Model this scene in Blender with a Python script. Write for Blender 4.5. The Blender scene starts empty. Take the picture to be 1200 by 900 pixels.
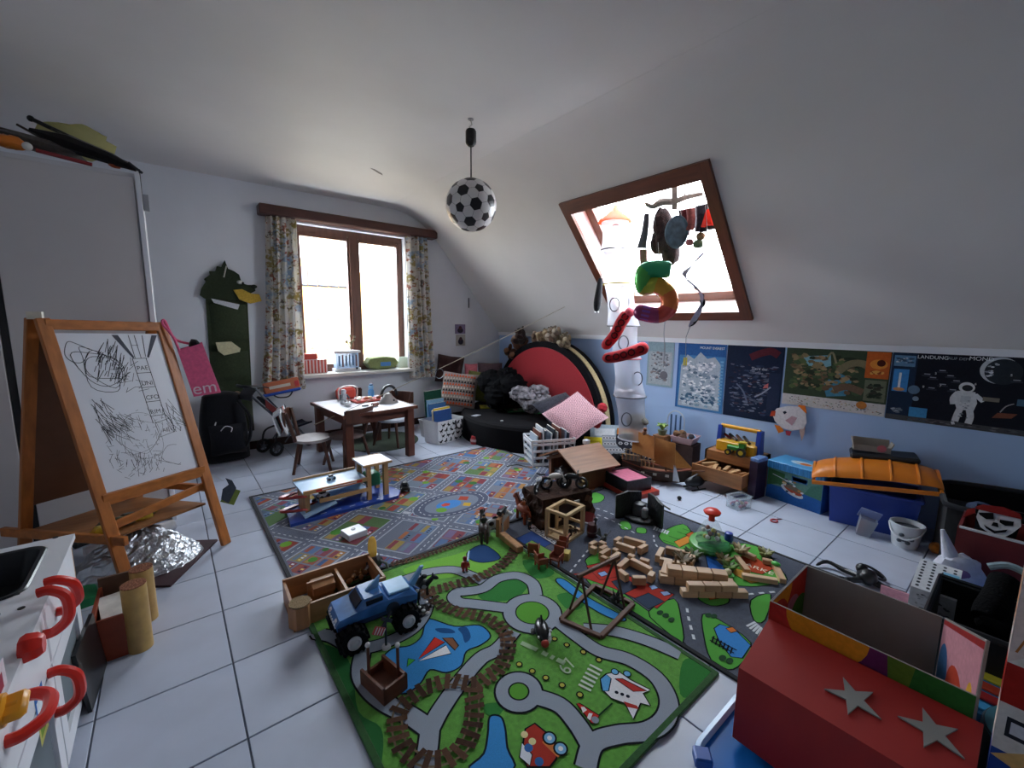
import bpy, bmesh, math, random
from mathutils import Vector as V, Matrix, noise
R = math.radians
sc = bpy.context.scene
col = sc.collection
random.seed(7)
# ---------------------------------------------------------------- camera
EYE = V((0, 0, 1.36)); FPX = 498.49
_yaw, _pit, _rol = 0.679883, -0.141256, 0.0085063
_f = V((math.sin(_yaw)*math.cos(_pit), math.cos(_yaw)*math.cos(_pit), math.sin(_pit)))
_r = V((math.cos(_yaw), -math.sin(_yaw), 0)); _u = _r.cross(_f)
CR = _r*math.cos(_rol)+_u*math.sin(_rol); CU = -_r*math.sin(_rol)+_u*math.cos(_rol)
cam = bpy.data.cameras.new('camera'); co = bpy.data.objects.new('camera', cam); col.objects.link(co)
cam.sensor_width = 36; cam.lens = 36*FPX/1200; cam.clip_start = .02; cam.clip_end = 300
co.matrix_world = Matrix(((CR.x, CU.x, -_f.x, EYE.x), (CR.y, CU.y, -_f.y, EYE.y), (CR.z, CU.z, -_f.z, EYE.z), (0, 0, 0, 1)))
sc.camera = co
# ---------------------------------------------------------------- light
w = bpy.data.worlds.new('sky'); sc.world = w; w.use_nodes = True
bg = w.node_tree.nodes['Background']; bg.inputs[0].default_value = (.91, .95, 1, 1); bg.inputs[1].default_value = 2.6
sun = bpy.data.lights.new('sun_offscreen', 'SUN'); sun.energy = 1.6; sun.angle = R(1); sun.color = (1, .86, .62)
so = bpy.data.objects.new('sun_offscreen', sun); col.objects.link(so)
so.rotation_euler = V((.55, .70, -.50)).to_track_quat('-Z', 'Y').to_euler()
sc.view_settings.view_transform = 'Standard'; sc.view_settings.look = 'None'
sc.view_settings.gamma = 1; sc.view_settings.exposure = 3.45; sc.view_settings.use_curve_mapping = False
sc.cycles.use_denoising = True
sc.cycles.max_bounces = 10; sc.cycles.diffuse_bounces = 6; sc.cycles.glossy_bounces = 4; sc.cycles.transparent_max_bounces = 16
sc.cycles.sample_clamp_indirect = 8
def portal(loc, rot, sx, sy):
    l = bpy.data.lights.new('daylight_portal', 'AREA'); l.shape = 'RECTANGLE'; l.size = sx; l.size_y = sy
    l.cycles.is_portal = True
    o = bpy.data.objects.new('daylight_portal', l); col.objects.link(o); o.location = loc; o.rotation_euler = rot
    return o
# ---------------------------------------------------------------- pixel (1200x900 frame) to place
def ray(px, py): return _f*FPX + CR*(px-600) - CU*(py-450)
def P(px, py, z=0):
    d = ray(px, py); return EYE + d*((z-EYE.z)/d.z)
def PX(px, py, x):
    d = ray(px, py); return EYE + d*((x-EYE.x)/d.x)
def PY(px, py, y):
    d = ray(px, py); return EYE + d*((y-EYE.y)/d.y)
def PD(px, py, dist):
    return EYE + ray(px, py).normalized()*dist
# ---------------------------------------------------------------- materials
_mc = {}
def lin(h):
    h = h.lstrip('#'); c = [int(h[i:i+2], 16)/255 for i in (0, 2, 4)]
    return [x/12.92 if x <= .04045 else ((x+.055)/1.055)**2.4 for x in c]
def mat(h, r=.55, v=.12, s=25, metal=0, bump=0, bs=120, wood=False, alpha=1, emit=0, sheen=0, tr=0, coat=0):
    key = (h, r, v, s, metal, bump, bs, wood, alpha, emit, sheen, tr, coat)
    if key in _mc: return _mc[key]
    m = bpy.data.materials.new(('wood_' if wood else 'm_')+h.strip('#')); m.use_nodes = True
    nt = m.node_tree; N = nt.nodes; L = nt.links; b = N['Principled BSDF']
    tc = N.new('ShaderNodeTexCoord'); n = N.new('ShaderNodeTexNoise'); n.inputs['Scale'].default_value = s
    n.inputs['Detail'].default_value = 4
    if wood:
        mp = N.new('ShaderNodeMapping'); mp.inputs['Scale'].default_value = (1, .12, .12) if wood == 1 else ((.12, 1, .12) if wood == 2 else (.9, .9, .1))
        if wood == 1: mp.inputs['Scale'].default_value = (.1, 1, 1)
        if wood == 2: mp.inputs['Scale'].default_value = (1, .1, 1)
        if wood == 3: mp.inputs['Scale'].default_value = (1, 1, .1)
        L.new(tc.outputs['Object'], mp.inputs[0]); L.new(mp.outputs[0], n.inputs['Vector'])
    else: L.new(tc.outputs['Object'], n.inputs['Vector'])
    c = lin(h); cr = N.new('ShaderNodeValToRGB'); e = cr.color_ramp.elements
    e[0].position = .3; e[1].position = .7
    e[0].color = [x*(1-v) for x in c]+[1]; e[1].color = [min(1, x*(1+v)) for x in c]+[1]
    L.new(n.outputs['Fac'], cr.inputs[0]); L.new(cr.outputs[0], b.inputs['Base Color'])
    b.inputs['Roughness'].default_value = r; b.inputs['Metallic'].default_value = metal
    if r >= .8: b.inputs['Specular IOR Level'].default_value = .15
    if coat: b.inputs['Coat Weight'].default_value = coat
    if sheen: b.inputs['Sheen Weight'].default_value = sheen
    if alpha < 1: b.inputs['Alpha'].default_value = alpha
    if tr: b.inputs['Transmission Weight'].default_value = tr
    if emit:
        L.new(cr.outputs[0], b.inputs['Emission Color']); b.inputs['Emission Strength'].default_value = emit
    if bump:
        n2 = N.new('ShaderNodeTexNoise'); n2.inputs['Scale'].default_value = bs; n2.inputs['Detail'].default_value = 3
        L.new(tc.outputs['Object'], n2.inputs['Vector'])
        bp = N.new('ShaderNodeBump'); bp.inputs['Strength'].default_value = bump; bp.inputs['Distance'].default_value = .01
        L.new(n2.outputs['Fac'], bp.inputs['Height']); L.new(bp.outputs[0], b.inputs['Normal'])
    _mc[key] = m; return m
def glassy(h='f2f5f7', f=.02, name='clear_pane'):
    k = ('gl', h, f)
    if k in _mc: return _mc[k]
    m = bpy.data.materials.new(name); m.use_nodes = True; N = m.node_tree.nodes; L = m.node_tree.links
    N.remove(N['Principled BSDF']); t = N.new('ShaderNodeBsdfTransparent'); g = N.new('ShaderNodeBsdfGlossy'); x = N.new('ShaderNodeMixShader')
    t.inputs[0].default_value = lin(h)+[1]; g.inputs['Roughness'].default_value = .05; x.inputs[0].default_value = f
    L.new(t.outputs[0], x.inputs[1]); L.new(g.outputs[0], x.inputs[2]); L.new(x.outputs[0], N['Material Output'].inputs[0])
    _mc[k] = m; return m
def sheer(h, a, name='sheer'):
    """translucent plastic or net: diffuse + transparent"""
    k = ('sh', h, a)
    if k in _mc: return _mc[k]
    m = bpy.data.materials.new(name); m.use_nodes = True; N = m.node_tree.nodes; L = m.node_tree.links
    N.remove(N['Principled BSDF']); t = N.new('ShaderNodeBsdfTransparent'); d = N.new('ShaderNodeBsdfDiffuse'); tl = N.new('ShaderNodeBsdfTranslucent')
    a1 = N.new('ShaderNodeMixShader'); x = N.new('ShaderNodeMixShader')
    d.inputs[0].default_value = lin(h)+[1]; tl.inputs[0].default_value = lin(h)+[1]; a1.inputs[0].default_value = .45; x.inputs[0].default_value = a
    L.new(d.outputs[0], a1.inputs[1]); L.new(tl.outputs[0], a1.inputs[2]); L.new(t.outputs[0], x.inputs[1]); L.new(a1.outputs[0], x.inputs[2])
    L.new(x.outputs[0], N['Material Output'].inputs[0]); _mc[k] = m; return m
def pr(h): return mat(h, .8, .10, 60)              # flat print on paper or card
def fab(h, **k): return mat(h, .9, k.pop('v', .18), k.pop('s', 60), bump=k.pop('bump', .25), bs=k.pop('bs', 300), sheen=.2, **k)
def wd(h='b98a5a', ax=1, r=.5, v=.22, s=38): return mat(h, r, v, s, wood=ax)
def pl(h, r=.35): return mat(h, r, .04, 8)
# ---------------------------------------------------------------- mesh builder
def rotm(rx=0, ry=0, rz=0): return Matrix.Rotation(R(rz), 4, 'Z') @ Matrix.Rotation(R(ry), 4, 'Y') @ Matrix.Rotation(R(rx), 4, 'X')
def tr(x, y=0, z=0): return Matrix.Translation((x, y, z) if not isinstance(x, V) else x)
class MB:
    def __init__(s, T=None): s.v = []; s.f = []; s.m = []; s.s = []; s.mats = []; s.T = T or Matrix()
    def mi(s, m):
        if isinstance(m, str): m = pl(m)
        if m not in s.mats: s.mats.append(m)
        return s.mats.index(m)
    def add(s, vs, fs, m, smooth=False, T=None):
        b = len(s.v); M = s.T @ T if T is not None else s.T; i = s.mi(m)
        s.v += [tuple(M @ V(p)) for p in vs]
        for f in fs: s.f.append([b+k for k in f]); s.m.append(i); s.s.append(smooth)
        return s
    def box(s, c, d, m, rot=(0, 0, 0), bev=0):
        x, y, z = d[0]/2, d[1]/2, d[2]/2; T = tr(*c) @ rotm(*rot)
        if not bev:
            vs = [(i*x, j*y, k*z) for i in (-1, 1) for j in (-1, 1) for k in (-1, 1)]
            return s.add(vs, [(0, 1, 3, 2), (4, 6, 7, 5), (0, 4, 5, 1), (2, 3, 7, 6), (0, 2, 6, 4), (1, 5, 7, 3)], m, False, T)
        b = min(bev, x*.98, y*.98, z*.98); vs = []; idx = {}
        for i in (-1, 1):
            for j in (-1, 1):
                for k in (-1, 1):
                    for a, p in enumerate(((i*x, j*(y-b), k*(z-b)), (i*(x-b), j*y, k*(z-b)), (i*(x-b), j*(y-b), k*z))):
                        idx[i, j, k, a] = len(vs); vs.append(p)
        fs = []
        for i in (-1, 1):
            q = [(-1, -1), (1, -1), (1, 1), (-1, 1)]; q = q if i > 0 else q[::-1]
            fs.append([idx[i, j, k, 0] for j, k in q]); fs.append([idx[k, i, j, 1] for j, k in q]); fs.append([idx[j, k, i, 2] for j, k in q])
        for i in (-1, 1):
            for j in (-1, 1):
                e = [[idx[i, j, -1, 0], idx[i, j, -1, 1], idx[i, j, 1, 1], idx[i, j, 1, 0]], [idx[-1, i, j, 1], idx[-1, i, j, 2], idx[1, i, j, 2], idx[1, i, j, 1]],
                     [idx[j, -1, i, 2], idx[j, -1, i, 0], idx[j, 1, i, 0], idx[j, 1, i, 2]]]
                fs += [g if i*j > 0 else g[::-1] for g in e]
                for k in (-1, 1):
                    t = [idx[i, j, k, 0], idx[i, j, k, 1], idx[i, j, k, 2]]; fs.append(t if i*j*k > 0 else t[::-1])
        return s.add(vs, fs, m, False, T)
    def cyl(s, a, b, r, m, r2=None, n=12, cap=True):
        a, b = V(a), V(b); r2 = r if r2 is None else r2; d = (b-a); q = d.to_track_quat('Z', 'Y').to_matrix(); vs = []
        for k in range(n):
            t = 2*math.pi*k/n; e = q @ V((math.cos(t), math.sin(t), 0)); vs += [a+e*r, b+e*r2]
        fs = [(2*k, 2*((k+1) % n), 2*((k+1) % n)+1, 2*k+1) for k in range(n)]; s.add(vs, fs, m, True)
        if cap: s.add(vs, [[2*k for k in range(n)][::-1], [2*k+1 for k in range(n)]], m)
        return s
    def tube(s, pts, r, m, n=6, closed=False):
        pts = [V(p) for p in pts]; N = len(pts); rr = r if isinstance(r, (list, tuple)) else [r]*N; vs = []; up = None
        for i, p in enumerate(pts):
            t = ((pts[(i+1) % N]-pts[i-1]) if closed else (pts[min(i+1, N-1)]-pts[max(i-1, 0)])).normalized()
            if up is None: up = t.orthogonal().normalized()
            up = (up-t*up.dot(t)); up = up.normalized() if up.length > 1e-6 else t.orthogonal().normalized(); sd = t.cross(up)
            for k in range(n): a = 2*math.pi*k/n; vs.append(p+(up*math.cos(a)+sd*math.sin(a))*rr[i])
        fs = []
        for i in range(N if closed else N-1):
            j = (i+1) % N
            for k in range(n): l = (k+1) % n; fs.append((i*n+k, i*n+l, j*n+l, j*n+k))
        s.add(vs, fs, m, True)
        if not closed: s.add(vs, [list(range(n))[::-1], [(N-1)*n+k for k in range(n)]], m)
        return s
    def lathe(s, prof, m, n=20, c=(0, 0, 0), T=None, sx=1, sy=1):
        vs = []; K = len(prof)
        for k in range(n):
            a = 2*math.pi*k/n
            for r, z in prof: vs.append((c[0]+r*math.cos(a)*sx, c[1]+r*math.sin(a)*sy, c[2]+z))
        fs = []
        for k in range(n):
            l = (k+1) % n
            for i in range(K-1): fs.append((k*K+i, l*K+i, l*K+i+1, k*K+i+1))
        s.add(vs, fs, m, True, T)
        for i, o in ((0, -1), (K-1, 1)):
            if prof[i][0] > 1e-5:
                g = [k*K+i for k in range(n)]; s.add(vs, [g if o > 0 else g[::-1]], m, False, T)
        return s
    def ball(s, c, r, m, n=12, rot=(0, 0, 0), nz=0, ns=3, half=False):
        r = (r, r, r) if not isinstance(r, (list, tuple)) else r; nv = max(4, n*2//3); vs = []; T = tr(*c) @ rotm(*rot); sd = V((c[0]*7.3, c[1]*5.1, c[2]*3.7))
        for i in range(nv+1):
            th = math.pi*i/nv*(.5 if half else 1)
            for k in range(n):
                ph = 2*math.pi*k/n; d = V((math.sin(th)*math.cos(ph), math.sin(th)*math.sin(ph), math.cos(th)))
                q = 1+(nz*noise.noise(d*ns+sd) if nz else 0); vs.append((d.x*r[0]*q, d.y*r[1]*q, d.z*r[2]*q))
        fs = [(i*n+k, (i+1)*n+k, (i+1)*n+(k+1) % n, i*n+(k+1) % n) for i in range(nv) for k in range(n)]
        return s.add(vs, fs, m, True, T)
    def prism(s, poly, z0, z1, m, T=None, top=True):
        n = len(poly); a = sum(poly[i][0]*poly[(i+1) % n][1]-poly[(i+1) % n][0]*poly[i][1] for i in range(n))
        poly = list(poly) if a > 0 else list(poly)[::-1]
        vs = [(x, y, z0) for x, y in poly]+[(x, y, z1) for x, y in poly]
        fs = [(i, (i+1) % n, n+(i+1) % n, n+i) for i in range(n)]
        return s.add(vs, fs+[list(range(n))[::-1], list(range(n, 2*n))], m, False, T)
    def grid(s, fn, nu, nv, m, cu=False, smooth=True):
        vs = [fn(i/nu, j/nv) for i in range(nu+(0 if cu else 1)) for j in range(nv+1)]; fs = []
        for i in range(nu):
            i2 = (i+1) % nu if cu else i+1
            for j in range(nv): fs.append((i*(nv+1)+j, i2*(nv+1)+j, i2*(nv+1)+j+1, i*(nv+1)+j+1))
        return s.add(vs, fs, m, smooth)
    def sheet(s, fn, nu, nv, m, t=.003):
        """a bent sheet with thickness"""
        P0 = [[V(fn(i/nu, j/nv)) for j in range(nv+1)] for i in range(nu+1)]; vs = []; W = nv+1
        for sg in (.5, -.5):
            for i in range(nu+1):
                for j in range(W):
                    a = P0[min(i+1, nu)][j]-P0[max(i-1, 0)][j]; b = P0[i][min(j+1, nv)]-P0[i][max(j-1, 0)]; nn = a.cross(b)
                    nn = nn.normalized() if nn.length > 1e-9 else V((0, 0, 1)); vs.append(P0[i][j]+nn*t*sg)
        o = (nu+1)*W; fs = []
        for i in range(nu):
            for j in range(nv):
                q = (i*W+j, (i+1)*W+j, (i+1)*W+j+1, i*W+j+1); fs += [q, tuple(o+k for k in q[::-1])]
        e = [i*W for i in range(nu+1)]+[nu*W+j for j in range(1, W)]+[i*W+nv for i in range(nu-1, -1, -1)]+[j for j in range(nv-1, 0, -1)]
        s.add(vs, fs, m, True)
        return s.add(vs, [(e[k], o+e[k], o+e[(k+1) % len(e)], e[(k+1) % len(e)]) for k in range(len(e))], m)
    def cushion(s, w, d, h, m, T=None, n=12, nz=.1, pw=.35):
        vs = []; W = n+1
        for sg in (1, -1):
            for i in range(W):
                for j in range(W):
                    u, t = 2*i/n-1, 2*j/n-1; e = max(0, (1-u*u)*(1-t*t))**pw
                    pin = 1-.07*(u*u*(1-t*t)+t*t*(1-u*u))
                    vs.append((u*w/2*(1-.06*(1-abs(t))*abs(u)), t*d/2*(1-.06*(1-abs(u))*abs(t)), sg*h/2*e*(1+nz*noise.noise(V((u*2+w*9, t*2, sg*2+d*7))))))
        fs = []
        for i in range(n):
            for j in range(n):
                q = (i*W+j, (i+1)*W+j, (i+1)*W+j+1, i*W+j+1); fs += [q, tuple(W*W+k for k in q[::-1])]
        return s.add(vs, fs, m, True, T)
    def poly(s, pts, m): return s.add([V(p) for p in pts], [list(range(len(pts)))], m)
    def obj(s, name, parent=None, loc=None, rot=None, ang=40):
        me = bpy.data.meshes.new(name); me.from_pydata(s.v, [], s.f); [me.materials.append(m) for m in s.mats]
        me.polygons.foreach_set('material_index', s.m); me.polygons.foreach_set('use_smooth', s.s); me.update()
        if any(s.s): me.set_sharp_from_angle(angle=R(ang))
        o = bpy.data.objects.new(name, me); col.objects.link(o)
        if parent: o.parent = parent
        if loc is not None: o.location = loc
        if rot is not None: o.rotation_euler = [R(a) for a in rot] if not isinstance(rot, (int, float)) else (0, 0, R(rot))
        return o
def crom(pts, k=4, closed=False):
    pts = [V((*p, 0)[:3]) if len(p) == 2 else V(p) for p in pts]; n = len(pts); out = []
    for i in range(n if closed else n-1):
        a, b, c, d = (pts[(i-1) % n], pts[i], pts[(i+1) % n], pts[(i+2) % n]) if closed else (pts[max(i-1, 0)], pts[i], pts[i+1], pts[min(i+2, n-1)])
        for j in range(k):
            t = j/k; out.append(.5*((2*b)+(c-a)*t+(2*a-5*b+4*c-d)*t*t+(3*b-a-3*c+d)*t**3))
    if not closed: out.append(pts[-1])
    return out
class Ink(MB):
    """flat print: coloured shapes a fraction of a millimetre apart on a plane (u, v)"""
    def __init__(s, T=None, step=.00003): super().__init__(T); s.z = step; s.step = step
    def lay(s): s.z += s.step; return s
    def pg(s, pts, c):
        if len(pts) > 2:
            a = sum(pts[i][0]*pts[(i+1) % len(pts)][1]-pts[(i+1) % len(pts)][0]*pts[i][1] for i in range(len(pts)))
            if a < 0: pts = list(pts)[::-1]
            s.z += 5e-7; s.add([(p[0], p[1], s.z) for p in pts], [list(range(len(pts)))], pr(c) if isinstance(c, str) else c)
        return s
    def rect(s, x0, y0, x1, y1, c): return s.pg([(x0, y0), (x1, y0), (x1, y1), (x0, y1)], c)
    def disc(s, x, y, r, c, ry=None, n=20, rot=0):
        ry = ry or r; ca, sa = math.cos(R(rot)), math.sin(R(rot)); q = [(r*math.cos(2*math.pi*k/n), ry*math.sin(2*math.pi*k/n)) for k in range(n)]
        return s.pg([(x+a*ca-b*sa, y+a*sa+b*ca) for a, b in q], c)
    def line(s, pts, w, c, k=0, closed=False):
        if k: pts = crom(pts, k, closed)
        pts = [V((p[0], p[1], 0)) for p in pts]; n = len(pts); L = []; Rr = []
        for i in range(n):
            t = (pts[(i+1) % n]-pts[i-1]) if closed else (pts[min(i+1, n-1)]-pts[max(i-1, 0)])
            t = t.normalized() if t.length > 1e-9 else V((1, 0, 0)); nn = V((-t.y, t.x, 0))*w/2; L.append(pts[i]+nn); Rr.append(pts[i]-nn)
        s.z += 5e-7; vs = [(p.x, p.y, s.z+2e-5*i/n) for q in (L, Rr) for i, p in enumerate(q)]; fs = [(i, n+i, n+(i+1) % n, (i+1) % n) for i in range(n if closed else n-1)]
        s.add(vs, fs, pr(c) if isinstance(c, str) else c); return s
    def dash(s, pts, w, c, on=.02, off=.02, k=4, across=False, al=None):
        pts = crom(pts, k) if k else [V((p[0], p[1], 0)) for p in pts]; d = 0; nxt = 0
        for a, b in zip(pts[:-1], pts[1:]):
            l = (b-a).length
            if l < 1e-9: continue
            t = (b-a)/l
            while nxt < d+l:
                q = a+t*(nxt-d); s.line([q, q+t*on], w, c); nxt += on+off
            d += l
        return s
    def text(s, body, x, y, size, c, rot=0, align='LEFT', sx=1, fit=None):
        cu = bpy.data.curves.new('lettering', 'FONT'); cu.body = body; cu.size = size; cu.align_x = align
        o = bpy.data.objects.new('lettering', cu); col.objects.link(o); dg = bpy.context.evaluated_depsgraph_get()
        me = o.evaluated_get(dg).to_mesh(); ca, sa = math.cos(R(rot)), math.sin(R(rot)); sx = fit/max(p.co.x for p in me.vertices) if fit else sx
        vs = [(x+p.co.x*sx*ca-p.co.y*sa, y+p.co.x*sx*sa+p.co.y*ca, s.z) for p in me.vertices]; fs = [list(p.vertices) for p in me.polygons]
        s.add(vs, fs, pr(c) if isinstance(c, str) else c); o.evaluated_get(dg).to_mesh_clear()
        bpy.data.objects.remove(o); bpy.data.curves.remove(cu); return s
# ---------------------------------------------------------------- things
def tag(o, label, cat, group=None, kind=None):
    if label: o['label'] = label
    if cat: o['category'] = cat
    if group: o['group'] = group
    if kind: o['kind'] = kind
    return o
def T(name, label, cat, loc=(0, 0, 0), rz=0, group=None, rot=None):
    o = bpy.data.objects.new(name, None); col.objects.link(o); o.empty_display_size = .05
    o.location = loc; o.rotation_euler = [R(a) for a in rot] if rot else (0, 0, R(rz))
    return tag(o, label, cat, group)
def kids(o): return [c for c in bpy.data.objects if c.parent == o]
def dup(o, label=None, loc=None, rz=None, parent=None, rot=None, scale=None):
    c = o.copy(); col.objects.link(c)
    if parent: c.parent = parent
    if loc is not None: c.location = loc
    if rz is not None: c.rotation_euler = (0, 0, R(rz))
    if rot: c.rotation_euler = [R(a) for a in rot]
    if scale: c.scale = (scale,)*3 if not isinstance(scale, (tuple, list)) else scale
    if label: c['label'] = label
    for k in kids(o): dup(k, parent=c)
    return c
def struct(o): o['kind'] = 'structure'; return o
def ang(a, b): return math.degrees(math.atan2(b[1]-a[1], b[0]-a[0]))
# ================================================================ the room
XR, YB, ZC, XL, YF = 3.95, 5.2, 2.75, -1.9, -2.3     # knee wall, window wall, ceiling, left wall, wall behind
ZK, SA = 1.22, 49.0                                    # knee wall height, roof slope
ca, sa_ = math.cos(R(SA)), math.sin(R(SA)); XS = XR-(ZC-ZK)*ca/sa_
white = mat('dfe3ea', .85, .03, 3, bump=.05, bs=60); blue = mat('a3c0e8', .7, .03, 3, bump=.05, bs=60); ceilm = mat('dfdddc', .6, .03, 2, bump=.04, bs=50)
brown = wd('5d3524', 1, .4); brown_y = wd('5d3524', 2, .4); brown_z = wd('5d3524', 3, .4)
# floor: grout bed + one tile object per tile
TS = .40; grout = mat('6f7480', .9, .1, 40); tilem = mat('b9c1d2', .32, .05, 6, bump=.02, bs=30)
fl = struct(MB().box(((XR+XL)/2, (YB+YF)/2, -.03), (XR-XL+.4, YB-YF+.4, .05), grout).obj('floor'))
t0 = MB(); t0.box((0, 0, -.0035), (TS-.006, TS-.006, .007), tilem, bev=.0015); tm = t0.obj('tile', fl); first = True
gx, gy = .0995, .2905      # a crossing of the joints
for i in range(-6, 11):
    for j in range(-7, 14):
        x0, y0 = gx+i*TS, gy+j*TS; x1, y1 = min(x0+TS, XR), min(y0+TS, YB); a0, b0 = max(x0, XL), max(y0, YF)
        if x1-a0 < .03 or y1-b0 < .03: continue
        o = tm if first else tm.copy()
        if not first: col.objects.link(o)
        first = False; o.location = ((a0+x1)/2, (b0+y1)/2, 0)
        o.scale = ((x1-a0-.006)/(TS-.006), (y1-b0-.006)/(TS-.006), 1)
ceil = struct(MB().box(((XS+XL)/2, (YB+YF)/2, ZC+.1), (XS-XL+.3, YB-YF+.4, .2), ceilm).obj('ceiling'))
# skylight opening in slope coordinates: s up the slope from the knee wall top, y along the wall
def SL(s, y, n=0): return V((XR-ca*s-sa_*n, y, ZK+sa_*s-ca*n))       # n = into the room
def PSL(px, py):                                                     # pixel -> (s, y) on the slope
    d = ray(px, py); nn = V((sa_, 0, ca)); t = (V((XR, 0, ZK))-EYE).dot(nn)/d.dot(nn); p = EYE+d*t
    return ((p.z-ZK)/sa_, p.y)
SY0, SY1, SS0, SS1 = 1.51, 2.89, .265, 1.63     # outer edges of the timber surround
FW = .085
TSL = Matrix(((-ca, 0, -sa_, XR), (0, 1, 0, 0), (sa_, 0, -ca, ZK), (0, 0, 0, 1)))   # local x = up the slope, y = along, z = into the room
SLen = (ZC-ZK)/sa_
m = MB(TSL); ox0, ox1, oy0, oy1 = SS0+FW*.5, SS1-FW*.5, SY0+FW*.5, SY1-FW*.5; th = .24
m.box(((ox0-.15)/2, (YB+YF)/2, -th/2), (ox0+.15, YB-YF+.4, th), ceilm); m.box(((ox1+SLen+.15)/2, (YB+YF)/2, -th/2), (SLen+.15-ox1, YB-YF+.4, th), ceilm)
m.box(((ox0+ox1)/2, (YF-.2+oy0)/2, -th/2), (ox1-ox0, oy0-YF+.2, th), ceilm); m.box(((ox0+ox1)/2, (YB+.2+oy1)/2, -th/2), (ox1-ox0, YB+.2-oy1, th), ceilm)
struct(m.obj('ceiling_slope'))
m = MB().box((XR+.1, (YB+YF)/2, ZK/2-.05), (.2, YB-YF+.4, ZK+.1), blue); wr = struct(m.obj('wall_right'))
struct(MB().box((XR-.012, (YB+YF)/2, ZK-.012), (.03, YB-YF-.01, .045), white).obj('trim_1'))
# window wall with its opening
WX0, WX1, WZ0, WZ1 = 1.16, 2.44, .775, 2.42
m = MB(); y = YB+.13; d = .26
for x0, x1, z0, z1 in ((XL-.2, WX0, -.05, ZC+.1), (WX1, XR+.2, -.05, ZC+.1), (WX0, WX1, -.05, WZ0), (WX0, WX1, WZ1, ZC+.1)):
    m.box(((x0+x1)/2, y, (z0+z1)/2), (x1-x0, d, z1-z0), white)
struct(m.obj('wall_back'))
struct(MB().box((XL-.1, (YB+YF)/2, ZC/2), (.2, YB-YF+.4, ZC+.2), white).obj('wall_left'))
struct(MB().box(((XL+XR)/2, YF-.1, ZC/2), (XR-XL+.4, .2, ZC+.2), white).obj('wall_front'))
struct(MB().box(((XL+XR)/2, YB-.008, .042), (XR-XL-.02, .016, .084), wd('3b211c', 1, .5)).obj('baseboard_back'))
# window_1
w1 = struct(T('window_1', 'brown timber window of two casements in the white end wall', None, ((WX0+WX1)/2, YB+.14, WZ0)))
ww, wh = WX1-WX0, WZ1-WZ0; fr = wd('6b4536', 3, .45)
m = MB()
for s_ in (-1, 1): m.box((s_*(ww/2-.025), 0, wh/2), (.05, .09, wh), fr)
m.box((0, 0, .025), (ww-.1, .09, .05), fr); m.box((0, 0, wh-.035), (ww-.1, .09, .07), fr); m.box((.02, -.01, wh/2), (.10, .11, wh-.1), fr); m.obj('frame', w1)
for s_, x0, x1 in ((0, -ww/2+.05, -.03), (1, .07, ww/2-.05)):
    c = MB()
    for x in (x0+.012, x1-.012): c.box((x, -.012, wh/2-.01), (.024, .06, wh-.13), fr)
    for z in (.07, wh-.09): c.box(((x0+x1)/2, -.012, z), (x1-x0-.048, .06, .04), fr)
    c.obj('casement', w1); MB().box(((x0+x1)/2, -.01, wh/2-.01), (x1-x0-.048, .006, wh-.20), glassy()).obj('pane', w1)
MB().box((.0, -.16, -.018), (ww+.06, .26, .035), mat('d5d2cc', .4, .05, 8)).obj('sill', w1)
# window_2: roof window
w2 = struct(T('window_2', 'brown timber roof window in the sloping ceiling', None)); w2.matrix_world = TSL
bx = wd('6a3a24', 1, .4); by = wd('6a3a24', 2, .4); m = MB()
for y in (SY0+FW/2, SY1-FW/2): m.box(((SS0+SS1)/2, y, .012), (SS1-SS0, FW, .034), bx)
for s_ in (SS0+.045, SS1-.06): m.box((s_, (SY0+SY1)/2, .012), (.09 if s_ < 1 else .12, SY1-SY0-2*FW, .034), by)
m.obj('surround', w2)
lin_ = mat('e3dbd8', .6, .03, 4); m = MB()
for y in (oy0+.006, oy1-.006): m.box(((ox0+ox1)/2, y, -th/2), (ox1-ox0, .012, th), lin_)
for s_ in (ox0+.006, ox1-.006): m.box((s_, (oy0+oy1)/2, -th/2), (.012, oy1-oy0-.024, th), lin_)
m.obj('reveal', w2)
m = MB(); z = -th+.02
for y in (oy0+.055, oy1-.055): m.box(((ox0+ox1)/2, y, z), (ox1-ox0-.024, .085, .07), bx)
for s_ in (ox0+.06, ox1-.06): m.box((s_, (oy0+oy1)/2, z), (.09, oy1-oy0-.19, .07), by)
m.obj('sash', w2)
MB().box(((ox0+ox1)/2, (oy0+oy1)/2, z-.01), (ox1-ox0-.2, oy1-oy0-.19, .006), glassy()).obj('pane', w2)
portal(((WX0+WX1)/2, YB+.27, (WZ0+WZ1)/2), (R(90), 0, R(180)), ww, wh).rotation_euler = V((0, -1, 0)).to_track_quat('-Z', 'Y').to_euler()
portal(SL((ox0+ox1)/2, (oy0+oy1)/2, -th-.02), V((-sa_, 0, -ca)).to_track_quat('-Z', 'Y').to_euler(), oy1-oy0, ox1-ox0)

q = P(442, 201, ZC); o = MB().prism([(-.012, -.10), (.01, -.06), (.016, .06), (0, .10), (-.012, .04)], -.002, 0, mat('8d8a88', .9), T=tr(q.x, q.y, ZC) @ rotm(0, 0, -52)).obj('ceiling_stain', ceil)
# soft cove between the flat and the sloping ceiling
cv = MB(); Lc = .42
def cove(u, v):
    a = V((XS-Lc, 0, ZC)); c = V((XS+Lc*ca, 0, ZC-Lc*sa_)); b = V((XS, 0, ZC)); p = a*(1-v)**2+b*2*v*(1-v)+c*v*v
    return (p.x, YF+.01+(YB-YF-.02)*u, p.z+.0022)
cv.sheet(cove, 1, 12, ceilm, .006); struct(cv.obj('ceiling_cove'))
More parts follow.
